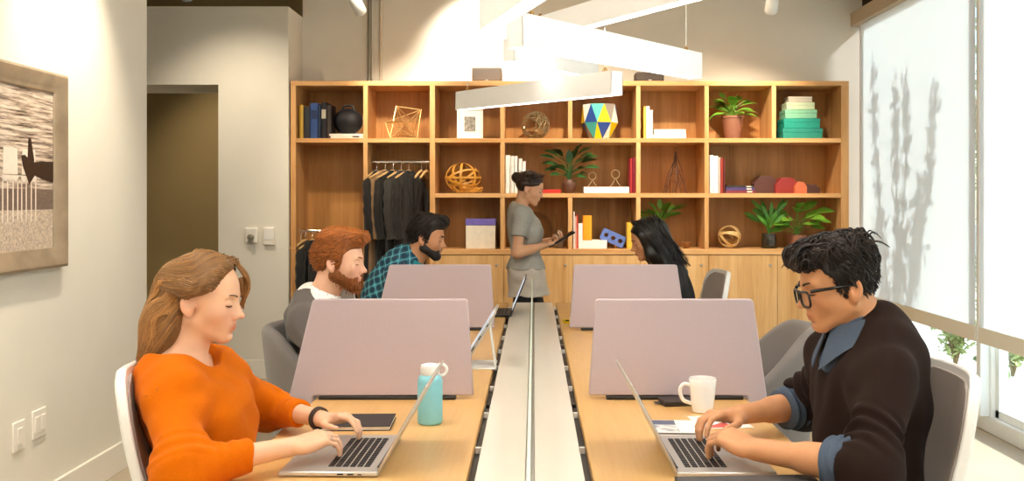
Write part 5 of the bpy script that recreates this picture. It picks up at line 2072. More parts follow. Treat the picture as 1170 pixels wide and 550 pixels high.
def solve_hand(W, X, side, curl, k, zkey, roll=0.0, **kw):
    """pitch the hand about the wrist until the lowest fingertip rests on the keys"""
    best = None
    X0 = unit_(X)
    for a in np.linspace(R(-25), R(45), 71):
        Xh = unit_([X0[0], X0[1], 0])
        Xd = Xh * math.cos(a) + np.array([0, 0, -1.]) * math.sin(a)
        Zd = Xh * math.sin(a) + np.array([0, 0, 1.]) * math.cos(a)
        Zd = rot_about(tuple(Xd), roll) @ Zd
        t = hand_sd(Sd(), W, Xd, Zd, side, curl, k, **kw)
        z = min(p[2] - r for p, r, c in t)
        e = abs(z - zkey)
        if best is None or e < best[0]:
            best = (e, Xd, Zd)
    return best[1], best[2]


# ---------------------------------------------------------------- torso and limbs
def torso_frame(pelvis, neck, shL, shR):
    a = unit_(V3(neck) - V3(pelvis))
    l = V3(shL) - V3(shR)
    l = unit_(l - a * (l @ a))
    return Fr(pelvis, np.cross(l, a), l, a, np.linalg.norm(V3(neck) - V3(pelvis)) / 0.50)


def torso_sd(s, T, shL, shR, off=0.0, fem=0.0, w=1.0, k=.04, belly=0.0, loose=0.0):
    kk, R_ = T.k, T.R

    def el(x, y, z, rx, ry, rz, kx=k):
        s.ell(T.p(x, y, z), (rx * kk + off, ry * kk * w + off, rz * kk + off), R_, kx)
    el(-.005, 0, .03, .115, .165 + .008 * fem, .12)
    el(.0 + belly * .4 + .004 * fem, 0, .18, .100 - .014 * fem + belly + loose * .9, .138 - .018 * fem + loose * (1 + .6 * fem), .18)
    el(.0 + .006 * fem, 0, .335, .108 - .016 * fem + loose * .6, .150 - .010 * fem + loose * .3, .16)
    for y in (-1, 1):
        if fem:
            el(.074, y * .062, .318, .052, .064, .066, .07)
        else:
            el(.055, y * .075, .365, .050, .078, .065, .05)
        sh = shL if y > 0 else shR
        s.cap(T.p(-.012, y * .05, .455), V3(sh), .050 * kk + off, (.052 - .008 * fem) * kk + off, k)
        s.cap(T.p(-.022, y * .018, .530 - .030 * fem), V3(sh) * .72 + T.p(-.012, y * .05, .47) * .28 + T.v(0, 0, .012), .034 * kk + off * .8, .034 * kk + off, k)
    el(-.040, 0, .40, .060 - .010 * fem, .125, .12)


def limb(s, a, b, c, r0, r1, r2, off=0.0, k=.02, bulge=0.0):
    s.cap(a, b, r0 + off, r1 + off, k)
    s.cap(b, c, r1 * .98 + off, r2 + off, k)
    if bulge:
        m = V3(b) * .72 + V3(c) * .28
        s.cap(V3(b) * .9 + V3(c) * .1, V3(b) * .5 + V3(c) * .5, r1 + bulge + off, r1 * .9 + off, k)


def foot_sd(s, ankle, fwd, off=0.0, L=.25, z0=0.0):
    f = unit_([fwd[0], fwd[1], 0])
    l = np.cross([0, 0, 1.], f)
    Rm = np.stack([f, l, [0, 0, 1.]], 1)
    a = V3(ankle)
    g = np.array([a[0], a[1], z0])
    s.cap(a, g + f * .02 + np.array([0, 0, .045 + off * .5]), .036 + off, .036 + off, .03)
    s.ell(g - f * .045 + np.array([0, 0, .035]), (.04 + off, .032 + off, .034), Rm, .03)
    s.ell(g + f * (L * .36) + np.array([0, 0, .032]), (L * .42 + off, .043 + off, .030), Rm, .03)
    s.cap(a, g + f * (L * .35) + np.array([0, 0, .045]), .034 + off, .028 + off, .03)
    cc = (g + f * .06).astype(f32)
    s.fn('i', lambda P: np.where(((P - cc) ** 2).sum(1) < .19 ** 2, (z0 + .001) - P[:, 2], -1.0).astype(f32), .006, g + f * .06, .25)


def wob(seed, amp, lam):
    """soft cloth waviness"""
    r = np.random.default_rng(seed)
    K = []
    for _ in range(7):
        d = r.normal(size=3); d /= np.linalg.norm(d)
        K.append((d.astype(f32) * f32(2 * np.pi / (lam * r.uniform(.6, 1.6))), r.uniform(0, 6.28), amp * r.uniform(.3, 1)))

    def fn(P):
        o = np.zeros(len(P), f32)
        for d, ph, a in K:
            o += f32(a) * np.sin(P @ d + f32(ph))
        return o
    return fn


def folds(a, b, amp, lam, seed=0, lo=0.0, hi=1.0, twist=1.2, rad=.09):
    """creases running around a sleeve between a and b"""
    a, b = V3(a), V3(b)
    A, L = a.astype(f32), np.linalg.norm(b - a)
    D = unit_(b - a).astype(f32)
    U = unit_(np.cross(D, [.3, .5, .8])).astype(f32)
    Wv = np.cross(D, U).astype(f32)
    r = np.random.default_rng(seed)
    ph = r.uniform(0, 6.28, 4)

    def fn(P):
        q = P - A
        t = q @ D
        an = np.arctan2(q @ U, q @ Wv)
        win = np.clip((t / L - lo) / .15, 0, 1) * np.clip((hi - t / L) / .15, 0, 1)
        rr = np.sqrt(np.maximum(np.einsum('ij,ij->i', q, q) - t * t, 0))
        win *= np.clip((rad * 1.3 - rr) / (rad * .3), 0, 1)
        w = np.sin(2 * np.pi * t / lam + twist * np.sin(an + ph[0]) + 1.1 * np.sin(2 * an + ph[1]) + ph[2]) * (.6 + .4 * np.sin(an * 1 + t * 25 + ph[3]))
        return (f32(amp) * win * w).astype(f32)
    return fn, (a + b) / 2, L / 2 + rad + .03


def add_folds(s, *a, **k):
    s.disp(*folds(*a, **k))


def collar_mb(N, r0=.060, r1=.082, h=.036, drop=.055, gap=18, pts=1.0, back=.012, ox=0.0):
    """shirt collar round the neck in frame N (x forward, z along the neck)"""
    g = R(gap)

    def f(u, v):
        a = g + u * (2 * PI - 2 * g)
        fr = abs(math.cos(a / 2)) ** 3      # 1 at the front
        bk = (1 - math.cos(a)) / 2
        # v: 0 inner bottom, .4 top fold, 1 outer edge
        if v < .4:
            t = v / .4
            r = r0 + .002 * t
            z = -.012 + (h + .012 + back * bk) * t
        else:
            t = (v - .4) / .6
            r = r0 + .004 + (r1 - r0) * t * (1 + .25 * fr * pts)
            z = h + back * bk - (h + back * bk + drop * (fr ** 3) * pts) * t * (0.95) + .004
            z += .004 * math.sin(t * PI)
        return Vector(tuple(N.p(r * math.cos(a) + ox, r * math.sin(a), z)))
    mb = MB()
    nu, nv = 49, 13
    P = [[f(i / (nu - 1), j / (nv - 1)) for i in range(nu)] for j in range(nv)]
    c = Vector(tuple(N.p(0, 0, .02)))
    vs = [P[j][i] for j in range(nv) for i in range(nu)]
    ax = Vector(tuple(N.v(0, 0, 1)))
    vs2 = []
    for j in range(nv):
        for i in range(nu):
            p = P[j][i]
            rad = p - c
            rad = (rad - ax * rad.dot(ax)).normalized()
            vs2.append(p - rad * .0035)
    n = nu * nv
    fs = []
    for j in range(nv - 1):
        for i in range(nu - 1):
            q = (j * nu + i, j * nu + i + 1, (j + 1) * nu + i + 1, (j + 1) * nu + i)
            fs.append(q)
            fs.append(tuple(n + x for x in reversed(q)))
    rim = [i for i in range(nu)] + [j * nu + nu - 1 for j in range(1, nv)] + [(nv - 1) * nu + i for i in range(nu - 2, -1, -1)] + [j * nu for j in range(nv - 2, 0, -1)]
    for a, b in zip(rim, rim[1:] + rim[:1]):
        fs.append((b, a, n + a, n + b))
    return mb.add(vs + vs2, fs)


def brow_lash(H, parent, origin, color, thick=.0028, fem=0.0, name_m='brow hair'):
    """each eyebrow and each lash line as a fine strip of hair"""
    m = mat(name_m, color, .7, var=.1)
    for y in (-1, 1):
        br = [H.p(.0965, y * .012, .0170), H.p(.0955, y * .024, .0205), H.p(.086, y * .038, .0220), H.p(.073, y * .049, .0165)]
        strands('eyebrow', [(spline_np(br, 12), np.linspace(1.15, .35, 12) * thick * H.k * (1.0 - .25 * fem), (1, 1, 1))], m, parent, origin, sides=6)
        ls = [H.p(.0855, y * .019, -.0075), H.p(.0895, y * .030, -.0095), H.p(.083, y * .042, -.0085), H.p(.074, y * .0495, -.0045)]
        strands('eyelash', [(spline_np(ls, 10), np.array([.3, .6, .9, 1, 1, 1, 1, .9, .7, .4]) * .0017 * H.k * (1 + .5 * fem), (.6, .6, .6))], m, parent, origin, sides=5)
# ================================================================ the people
VOX_NEAR, VOX_FAR = 0.0034, 0.005
ZKEY = ZD + 0.0163


def skin_mat(name, color, rough=.48):
    return mat(name, color, rough, var=.03, scale=35, bump=.05, bscale=350, attr='tone', sss=.12, spec=.4)


def legs(s, T, hipw, knee, ankle, off=0.0, fem=0.0, cut=False):
    for y, kn, an in ((1, knee[0], ankle[0]), (-1, knee[1], ankle[1])):
        hp = T.p(.02, y * hipw, .0)
        s.cap(hp, kn, .088 - .006 * fem + off, .060 + off, .05)
        s.cap(kn, an, .058 + off, (.040 if not off else .046) + off, .03)


def body(name, label, origin, H, T, shL, shR, elL, elR, wrL, wrR, hands, knees, ankles, skin, fem=0.0, w=1.0, vox=VOX_NEAR, nk=.054, ua=(.046, .040, .027), toneargs={}, fwd=(1, 0, 0), nose=1.0, jaw=1.0, nb=None):
    """one continuous figure: head, neck, trunk, arms, hands, legs, feet"""
    s = Sd()
    head_sd(s, H, fem, nose, jaw)
    nb = T.p(-.012, 0, .50) if nb is None else V3(nb)
    s.cap(H.p(-.030, 0, -.055), nb, nk * H.k, nk * H.k * 1.06, .03)
    s.cap(H.p(.0, 0, -.085), T.p(.015, 0, .475), .030, .036, .03)
    torso_sd(s, T, shL, shR, 0.0, fem, w)
    a0, a1, a2 = ua
    for sh, el, wr in ((shL, elL, wrL), (shR, elR, wrR)):
        limb(s, sh, el, wr, a0, a1, a2, 0, .02, bulge=.003)
    for args in hands:
        hand_sd(s, **args)
    legs(s, T, .085, knees, ankles, -.004, fem)
    for an in ankles:
        foot_sd(s, an, fwd, -.006)
    o = sd_obj('person', s, vox, skin, None, origin, head_tone(H, fem=fem, **toneargs))
    return tag(o, label, 'person')


# ---------------------------------------------------------------- the woman in the orange sweater
def build_orange_woman():
    og = (-0.88, 2.45, 0)
    H = fr_dir((-0.872, 2.45, 1.160), (1, -0.02, -0.13), k=.95)
    shL, shR = (-0.878, 2.600, .922), (-0.893, 2.300, .922)
    T = torso_frame((-0.828, 2.45, .545), (-0.925, 2.45, 1.000), shL, shR)
    elL, wrL = (-0.800, 2.775, .800), (-0.600, 2.610, .803)
    elR, wrR = (-0.815, 2.150, .795), (-0.600, 2.305, .806)
    cl = [(22, 38, 22), (26, 40, 24), (28, 42, 24), (26, 38, 22)]
    cl2 = [(14, 34, 20), (26, 44, 26), (30, 44, 26), (28, 40, 24)]
    XR_, ZR_ = solve_hand(wrR, (.73, .62, 0), +1, cl, .90, ZKEY, roll=R(8))
    XL_, ZL_ = solve_hand(wrL, (.92, -.40, 0), -1, cl2, .90, ZKEY, roll=R(-8))
    hands = [dict(W=wrR, X=XR_, Z=ZR_, side=+1, curl=cl, k=.90, rads=.93), dict(W=wrL, X=XL_, Z=ZL_, side=-1, curl=cl2, k=.90, rads=.93)]
    skin = skin_mat('fair skin', 'e6b795')
    kn = [(-0.45, 2.53, .52), (-0.45, 2.37, .52)]
    an = [(-0.42, 2.53, .09), (-0.42, 2.37, .09)]
    p = body('person', 'woman in an orange sweater typing on a laptop, light brown hair half tied back', og, H, T, shL, shR, elL, elR, wrL, wrR, hands, kn, an, skin, fem=1.0, w=.92, nk=.0435, nb=(-0.928, 2.45, 1.005), ua=(.040, .035, .0235), toneargs=dict(skin_lip=(.80, .44, .42), blush=.9))
    # sweater
    s = Sd()
    cR = V3(elR) * .40 + V3(wrR) * .60
    cL = V3(elL) * .36 + V3(wrL) * .64
    for sh, el, c in ((shL, elL, cL), (shR, elR, cR)):
        sh, el, c = V3(sh), V3(el), V3(c)
        e2 = el + np.array([-.004, 0, -.006])
        ce = c + unit_(c - e2) * .03
        s.cap(e2, ce, .056, .037, .02)
        s.cyl(c, c + unit_(c - e2) * .12, .075, .004, 's')
        add_folds(s, e2, c, .0024, .030, seed=5, lo=-.1, hi=.95)
    torso_sd(s, T, shL, shR, .015, 1.0, .92, k=.08, loose=.006)
    s.cap(T.p(.02, 0, .02), T.p(.01, 0, .22), .096, .102, .06)
    for sh, el in ((shL, elL), (shR, elR)):
        sh, e2 = V3(sh), V3(el) + np.array([-.004, 0, -.006])
        s.cap(sh, e2, .060, .057, .055)
        add_folds(s, e2 + (sh - e2) * .5, e2, .0028, .034, seed=3, lo=.25, hi=1.1)
    # boat neckline
    s.ell(T.p(.028, 0, .565), (.112, .106, .110), T.R, .012, 's')
    s.disp(wob(4, .0016, .09), T.p(0, 0, .2), .7)
    m = mat('orange knit', 'd06800', .9, var=.05, scale=240, bump=.3, bscale=420, sheen=.03, spec=.12)
    sd_obj('sweater', s, VOX_NEAR, m, p, og)
    cuffs = MB()
    # trousers and shoes
    s = Sd()
    s.ell(T.p(-.005, 0, .0), (.128, .18, .12), T.R, .03)
    legs(s, T, .085, kn, an, .006, 1.0)
    s.cyl(V3(an[0]) + [0, 0, .01], V3(an[0]) - [0, 0, .12], .09, .004, 's')
    s.cyl(V3(an[1]) + [0, 0, .01], V3(an[1]) - [0, 0, .12], .09, .004, 's')
    sd_obj('trousers', s, .006, mat('dark denim', '2a2e3a', .85, var=.1, scale=120), p, og)
    s = Sd()
    for a in an:
        foot_sd(s, a, (1, 0, 0), .004)
        s.cyl(V3(a) - [0, 0, .01], V3(a) + [0, 0, .15], .09, .004, 's')
    sd_obj('shoes', s, .006, mat('brown shoe leather', '4a3324', .4), p, og)
    # hair: cap, gathered sides, long fall behind the shoulders
    hm = mat('light brown hair', '8c6438', .45, var=.12, scale=60, attr='tone', spec=.45)
    s = Sd()
    k_ = H.k
    s.ell(H.p(-.008, 0, .036), np.array((.104, .085, .094)) * k_, H.R, 0)
    s.fn('i', hairline(H, [-.12, -.06, -.035, -.02, .02, .038, .050, .072, .10], [-.10, -.085, -.06, .010, .016, .028, .066, .092, .108]), .01, H.o, .2)
    s.cap(H.p(-.075, 0, .02), H.p(-.092, -.006, -.09), .062 * k_, .060 * k_, .03)
    s.cap(H.p(-.090, -.006, -.09), H.p(-.100, -.012, -.185), .058 * k_, .040 * k_, .03)
    s.cap(H.p(-.085, .03, -.05), H.p(-.105, .035, -.20), .045 * k_, .028 * k_, .03)
    s.cap(H.p(-.085, -.035, -.05), H.p(-.115, -.040, -.19), .040 * k_, .026 * k_, .03)
    for y in (-1, 1):
        s.cap(H.p(.034, y * .066, .045), H.p(-.02, y * .076, .032), .010, .015, .02)
        s.cap(H.p(-.02, y * .076, .030), H.p(-.088, y * .035, .035), .017, .018, .02)
    s.cap(H.p(.085, .045, .055), H.p(.090, .060, .01), .011, .007, .015)
    hair = sd_obj('hair', s, VOX_NEAR, hm, p, og, lambda v: np.tile(np.array([[.85, .82, .78]]), (len(v), 1)))
    st = []
    rg = np.random.default_rng(5)
    def lane(f, side):
        """root, middle and gathered end of a combed lane; f = 0 beside the parting, 1 along the hairline"""
        if f < .5:
            u = f / .5
            S_ = np.array([-.045 + .119 * u, .014, .1270 - .001 * u - .010 * u * u])
        else:
            u = (f - .5) / .5
            S_ = np.array([.074 - .030 * u - .006 * math.sin(u * PI), (.014 + .060 * u) if side > 0 else (.014 - .078 * u), .116 - .076 * u])
        M_ = np.array([-.030 + .035 * f, side * (.035 + .055 * min(1, f * 1.3)), .110 - .088 * f])
        E_ = np.array([-.101 + .010 * f, side * (.012 + .030 * f), .064 - .038 * f])
        return S_, M_, E_
    for i in range(900):                 # combed from the parting to the clip
        side = -1 if rg.random() < .72 else 1
        f = rg.random() ** .8
        S_, M_, E_ = lane(f, side)
        j = rg.normal(size=3) * .0025
        pts = spline_np(np.stack([H.p(*(q + j)) for q in (S_, S_ * .5 + M_ * .5 + np.array([.0, side * .006, .006]), M_, E_)]), 18)
        st.append((pts, taper(18, .0019, .6), hair_tone(.95 + .20 * math.sin(f * 37), .26, .06)))
    for i in range(700):                 # the long fall, lanes from the far side round to behind the near ear
        g = rg.random()
        ang = -1.15 + 2.3 * g            # -: near side
        top = np.array([-.085 * math.cos(ang) - .012, .070 * math.sin(ang), .045 - .035 * abs(math.sin(ang)) + rg.normal() * .008])
        if ang < -.55:
            k2 = (-.55 - ang) / .6
            top = np.array([-.070 + .030 * k2, -.058 - .012 * k2, .020 - .070 * k2 * rg.random()])
        wv = .006 * math.sin(i * 1.7)
        L = rg.uniform(.80, 1.0)
        mid = np.array([-.060 - .060 * math.cos(ang), .066 * math.sin(ang), -.055])
        low = np.array([-.072 - .055 * math.cos(ang) + wv, .062 * math.sin(ang) + wv, -.120 * L])
        end = np.array([-.085 - .050 * math.cos(ang) + wv * 1.5 - .012 * rg.random(), .056 * math.sin(ang) - .006 + wv, -.190 * L])
        pts = spline_np(np.stack([H.p(*q) for q in (top, mid, low, end)]), 18)
        st.append((pts, taper(18, .0022, .3), hair_tone(1.30 + .25 * math.sin(g * 31), .30, .06)))
    for i in range(330):                 # below the near ear, combed back over the neck
        r_, q_ = rg.random(), rg.random()
        st.append((spline_np(np.stack([H.p(*q) for q in ((-.036 - .012 * r_ + rg.normal() * .003, -.070 + .016 * r_, .002 - .085 * r_), (-.058 - .01 * r_, -.070 + .012 * r_, -.035 - .080 * r_), (-.078 - .012 * q_, -.062 + .006 * q_, -.085 - .065 * r_), (-.094 - .020 * q_, -.054 + .01 * q_, -.135 - .055 * r_))]), 16), taper(16, .0021, .35), hair_tone(1.0 + .25 * math.sin(r_ * 25), .28, .06)))
    for i in range(26):                  # the loop of the gathered lock
        a = i / 25
        st.append((spline_np(np.stack([H.p(*q) for q in ((-.088, -.062, .045 - .012 * a), (-.104, -.052, .035 - .02 * a), (-.110, -.040, .004 - .02 * a), (-.118, -.036, -.05), (-.128, -.034, -.11 - .04 * a))]), 14), taper(14, .0024, .4), hair_tone(1.6, .2, .06)))
    for i in range(50):                  # far side front lock
        st.append((spline_np(np.stack([H.p(*c) for c in ((.055 + rg.normal() * .008, .016, .118), (.094 + rg.normal() * .003, .035 + rg.normal() * .006, .078), (.100 + rg.normal() * .003, .056 + rg.normal() * .005, .035), (.088 + rg.normal() * .004, .066, .0 - .03 * rg.random()))]), 14), taper(14, .0030, .3), hair_tone(1.0, .25, .1)))
    st = push_all(s, st, -.0005, .004)
    strands('hair_strands', st, hm, hair, og)
    brow_lash(H, p, og, '6a4526', .0032, fem=1.0, name_m='brown brow hair')
    part('hair_clip', MB().tube([tuple(H.p(-.100, -.040, .05) - np.array(og)), tuple(H.p(-.104, -.022, .046) - np.array(og))], .004, 8), m_gold, hair)
    # bracelet on the far wrist, ring on the near hand
    d = unit_(V3(wrL) - V3(elL))
    u = unit_(np.cross(d, [0, 0, 1])); v = np.cross(d, u)
    br = MB()
    for j, dd in enumerate((-.012, -.002)):
        c = V3(wrL) + d * dd - np.array(og)
        br.tube([tuple(c + (u * math.cos(t) + v * math.sin(t)) * .0285) for t in np.linspace(0, 2 * PI, 24, endpoint=False)], .0040 - j * .001, 8, closed=True)
    part('bracelet', br, mat('dark braided leather', '3a2217', .5, var=.2, scale=200), p)
    tips = hand_sd(Sd(), **hands[0])
    ch = tips[2][2]
    c, dv = ch[0] * .55 + ch[1] * .45, unit_(ch[1] - ch[0])
    u = unit_(np.cross(dv, [0, 1, 0])); v = np.cross(dv, u)
    part('ring', MB().tube([tuple(c - np.array(og) + (u * math.cos(t) + v * math.sin(t)) * .0088) for t in np.linspace(0, 2 * PI, 20, endpoint=False)], .0013, 6, closed=True), m_chrome, p)
    return p


LINE_M = ([-.12, -.085, -.05, -.032, -.028, .003, .007, .026, .034, .060, .10], [-.085, -.075, -.055, -.030, .012, .004, -.030, -.026, .030, .058, .076])


# ---------------------------------------------------------------- the man with glasses
def build_glasses_man():
    og = (0.86, 2.42, 0)
    H = fr_dir((0.790, 2.405, 1.201), (-1, -0.03, -0.20), k=.975)
    shL, shR = (0.842, 2.228, .985), (0.838, 2.580, .985)
    T = torso_frame((0.868, 2.41, .550), (0.872, 2.405, 1.070), shL, shR)
    elL, wrL = (0.752, 2.085, .815), (0.540, 2.262, .810)
    elR, wrR = (0.800, 2.735, .815), (0.578, 2.615, .812)
    c1 = [(30, 44, 24), (34, 46, 26), (36, 46, 26), (34, 42, 24)]
    c2 = [(18, 40, 24), (24, 44, 26), (28, 44, 26), (26, 40, 24)]
    XL_, ZL_ = solve_hand(wrL, (-.66, .75, 0), -1, c1, 1.0, ZKEY, roll=R(-6))
    XR2, ZR2 = solve_hand(wrR, (-.85, -.50, 0), +1, c2, 1.0, ZKEY, roll=R(6))
    hands = [dict(W=wrL, X=XL_, Z=ZL_, side=-1, curl=c1, k=1.0), dict(W=wrR, X=XR2, Z=ZR2, side=+1, curl=c2, k=1.0)]
    skin = skin_mat('tan skin', 'cf9468')
    kn = [(0.44, 2.32, .54), (0.44, 2.52, .54)]
    an = [(0.42, 2.32, .09), (0.42, 2.52, .09)]
    p = body('person', 'man with black glasses in a dark brown sweater typing on a laptop', og, H, T, shL, shR, elL, elR, wrL, wrR, hands, kn, an, skin, fem=0, w=1.0, nk=.054, nb=(0.868, 2.405, 1.055), ua=(.047, .039, .0275), toneargs=dict(skin_lip=(.80, .58, .55), blush=.5), fwd=(-1, 0, 0), jaw=1.05)
    # sweater with sleeves pushed up
    s = Sd()
    for sh, el, wr in ((shL, elL, wrL), (shR, elR, wrR)):
        sh, el, wr = V3(sh), V3(el), V3(wr)
        c = el + (wr - el) * .17
        s.cap(el, c, .061, .059, .02)
        s.cyl(c, c + unit_(wr - el) * .15, .085, .006, 's')
    torso_sd(s, T, shL, shR, .011, 0.0, 1.0, k=.07, loose=.003)
    s.cap((0.858, 2.405, 1.00), (0.842, 2.405, 1.050), .092, .068, .05)
    s.cap(T.p(.02, 0, .0), T.p(.01, 0, .22), .115, .120, .06)
    for sh, el, wr in ((shL, elL, wrL), (shR, elR, wrR)):
        sh, el, wr = V3(sh), V3(el), V3(wr)
        e2 = el + np.array([.004, 0, -.002])
        s.cap(sh, e2, .060, .061, .05)
        add_folds(s, sh + (e2 - sh) * .25, el + (wr - el) * .15, .0066, .036, seed=7, lo=.22, hi=1.05, twist=1.6)
    s.disp(wob(9, .0028, .11), T.p(0, 0, .2), .7)
    s.ell((0.806, 2.405, 1.160), (.058, .058, .078), rot_about((0, 1, 0), R(-25)), .010, 's')
    m = mat('dark brown knit', '261a16', .9, var=.08, scale=220, bump=.3, bscale=420, sheen=.02, spec=.12)
    sd_obj('sweater', s, VOX_NEAR, m, p, og)
    # blue shirt: body under the neckline, collar, rolled cuffs
    mb_ = mat('blue chambray', '465468', .85, var=.09, scale=200, bump=.25, bscale=350, stretch=(1, 1, 1))
    s = Sd()
    s.cap((0.870, 2.405, .98), (0.842, 2.405, 1.09), .085, .064, .03)
    s.ell(T.p(.02, 0, .42), (.105, .13, .075), T.R, .04)
    s.ell((0.775, 2.405, 1.105), (.050, .040, .07), T.R, .006, 's')
    for el, wr, sd in ((elL, wrL, 3), (elR, wrR, 4)):
        el, wr = V3(el), V3(wr)
        d = unit_(wr - el)
        a, b = el + d * .022, el + d * .098
        q = Sd()
        s.cap(a, b + d * .02, .060, .050, .006)
        s.cap(el + d * .045, el + d * .064, .0625, .061, .004)
        s.cyl(b, b + d * .12, .09, .004, 's')
        s.disp(*folds(a - d * .01, b + d * .02, .006, .024, seed=sd, lo=-.2, hi=1.2, twist=2.4))
    shirt = sd_obj('shirt', s, VOX_NEAR, mb_, p, og)
    nb = np.array((0.838, 2.405, 1.072))
    up = unit_(H.p(-.028, 0, -.05) - nb)
    X = unit_(np.array((-1., 0, 0)) - up * (np.array((-1., 0, 0)) @ up))
    N = Fr(nb - V3(og), X, np.cross(up, X), up)
    part('collar', collar_mb(N, r0=.060, r1=.108, h=.032, drop=.088, gap=12, back=.018), mb_, shirt, smooth=60)
    # trousers, shoes
    s = Sd()
    s.ell(T.p(-.005, 0, .0), (.135, .185, .12), T.R, .03)
    legs(s, T, .09, kn, an, .010)
    for a in an:
        s.cyl(V3(a) + [0, 0, .01], V3(a) - [0, 0, .12], .09, .004, 's')
    sd_obj('trousers', s, .006, mat('dark denim', '2a2e3a', .85, var=.1, scale=120), p, og)
    s = Sd()
    for a in an:
        foot_sd(s, a, (-1, 0, 0), .005, L=.27)
        s.cyl(V3(a) - [0, 0, .01], V3(a) + [0, 0, .15], .09, .004, 's')
    sd_obj('shoes', s, .006, mat('black shoe leather', '1c1a19', .4), p, og)
    # hair: short sides, tall wavy top falling over the forehead
    hm = mat('black brown hair', '1f1511', .55, var=.15, scale=60, attr='tone', spec=.4)
    s = Sd()
    k_ = H.k
    s.ell(H.p(-.006, 0, .034), np.array((.099, .083, .094)) * k_, H.R, 0)
    s.fn('i', hairline(H, *LINE_M), .006, H.o, .2)
    s.ell(H.p(.002, 0, .084), np.array((.092, .068, .042)) * k_, H.R, .03)
    s.ell(H.p(.072, 0, .088), np.array((.042, .058, .032)) * k_, H.R, .03)
    s.ell(H.p(-.05, 0, .066), np.array((.052, .066, .050)) * k_, H.R, .03)
    s.disp(wob(12, .0022, .045), H.p(.02, 0, .09), .2)
    hair = sd_obj('hair', s, VOX_NEAR, hm, p, og, lambda v: np.tile(np.array([[.6, .6, .6]]), (len(v), 1)))
    rg = np.random.default_rng(8)
    st = []
    for i in range(1100):                 # wavy top
        x, y = rg.uniform(-.075, .085), rg.uniform(-.062, .062)
        rr = 1 - ((x + .005) / .12) ** 2 - (y / .085) ** 2
        if rr < .05:
            continue
        z = .074 + .050 * math.sqrt(rr) - .02 * abs(y) / .06
        sgn = 1 if y > 0 else -1
        L = rg.uniform(.035, .065)
        fw = rg.uniform(.2, 1.0) if x > -.02 else rg.uniform(-.9, .1)
        sw = rg.uniform(-.7, .7)
        ph = rg.uniform(0, 6.28)
        pts = []
        for t in np.linspace(0, 1, 8):
            curl = .012 * math.sin(ph + 4.5 * t)
            pts.append(H.p(x + L * fw * t + curl * .5, y + L * .55 * sw * t + curl, z - .012 + .030 * math.sin(t * PI * .75) + .006 * math.sin(ph + 5 * t) - .02 * t * t * (1 if x > .04 else .6)))
        st.append((spline_np(np.stack(pts), 12), taper(12, .0026, .3), hair_tone(1.0, .5, .2)))
    for i in range(330):                 # curls over the forehead
        y = rg.uniform(-.052, .052)
        ph = rg.uniform(0, 6.28)
        L = rg.uniform(.6, 1.25)
        pts = [H.p(.045 + rg.normal() * .008, y, .118), H.p(.090, y + .006 * math.sin(ph), .122), H.p(.106 * 1.0 + .008 * L, y + .010 * math.sin(ph + 1), .103), H.p(.110 + .004 * L, y + .010 * math.sin(ph + 2), .103 - .028 * L), H.p(.104 + .004 * math.cos(ph), y + .006 * math.sin(ph + 3), .107 - .040 * L)]
        st.append((spline_np(np.stack(pts), 14), taper(14, .0026, .3), hair_tone(1.0, .5, .2)))
    for i in range(1800):                 # clipped sides and nape
        th = rg.uniform(.95, 2 * PI - .95)
        ph = rg.uniform(-.85, .75)
        a = skull_pt(H, th, ph, .004)
        hl = np.interp(a[0], *LINE_M) + .004
        if a[2] < hl:
            continue
        b = a + np.array([-.007 + rg.normal() * .003, .0, -.013 + rg.normal() * .003])
        st.append((spline_np(np.stack([H.p(*a), H.p(*((a + b) / 2 * 1.02)), H.p(*b)]), 5), taper(5, .0015, .3), hair_tone(.9, .4, .1)))
    st = push_all(s, st, -.001, .005)
    strands('hair_strands', st, hm, hair, og)
    brow_lash(H, p, og, '1d1410', .0036, name_m='black brow hair')
    # glasses
    O = np.array(og)
    gm = mat('black glossy acetate', '0f0d0d', .18, var=.02)
    fr = MB()
    ln = MB()
    for y in (-1, 1):
        cx, cz = y * .034, -.017
        loop = []
        for t in np.linspace(0, 2 * PI, 28, endpoint=False):
            c, s_ = math.cos(t), math.sin(t)
            n = 3.2
            q = (abs(c) ** n + abs(s_) ** n) ** (-1 / n)
            yy, zz = cx + .0265 * c * q, cz + .0205 * s_ * q - .0015 * (1 - abs(c))
            xx = .1085 - .30 * (abs(yy) - .012) ** 1 * .42
            loop.append(tuple(H.p(xx, yy, zz) - O))
        fr.tube(loop, .0031, 8, closed=True)
        ln.add(loop, [tuple(range(28))])
        fr.tube([tuple(H.p(.095, y * .0605, .004) - O), tuple(H.p(.085, y * .0745, .006) - O), tuple(H.p(.03, y * .0800, .004) - O), tuple(H.p(-.012, y * .0790, .002) - O), tuple(H.p(-.030, y * .0770, -.016) - O)], [.0048, .0046, .0036, .003, .003], 8)
    fr.tube([tuple(H.p(.1075, .009, .0) - O), tuple(H.p(.1115, 0, .003) - O), tuple(H.p(.1075, -.009, .0) - O)], .003, 8)
    g = part('eyeglasses', fr, gm, p, smooth=60)
    part('lenses', ln, glass('spectacle lens', 'f2f6f4'), g)
    return p
# ---------------------------------------------------------------- the ginger haired man
def clipped(s_hair, H, rg, n, th0, ph0, ph1, off, line, dirv, L, r, base=.95, var=.35):
    st = []
    for i in range(n):
        th = rg.uniform(th0, 2 * PI - th0)
        ph = rg.uniform(ph0, ph1)
        a = skull_pt(H, th, ph, off)
        if a[2] < np.interp(a[0], *line) + .004:
            continue
        d = np.array(dirv(a)) * L * rg.uniform(.6, 1.3) + rg.normal(size=3) * .003
        st.append((spline_np(np.stack([H.p(*a), H.p(*(a + d * .5 + (a - np.array([-.01, 0, .03])) * .04)), H.p(*(a + d))]), 5), taper(5, r, .3), hair_tone(base, var, .1)))
    return st


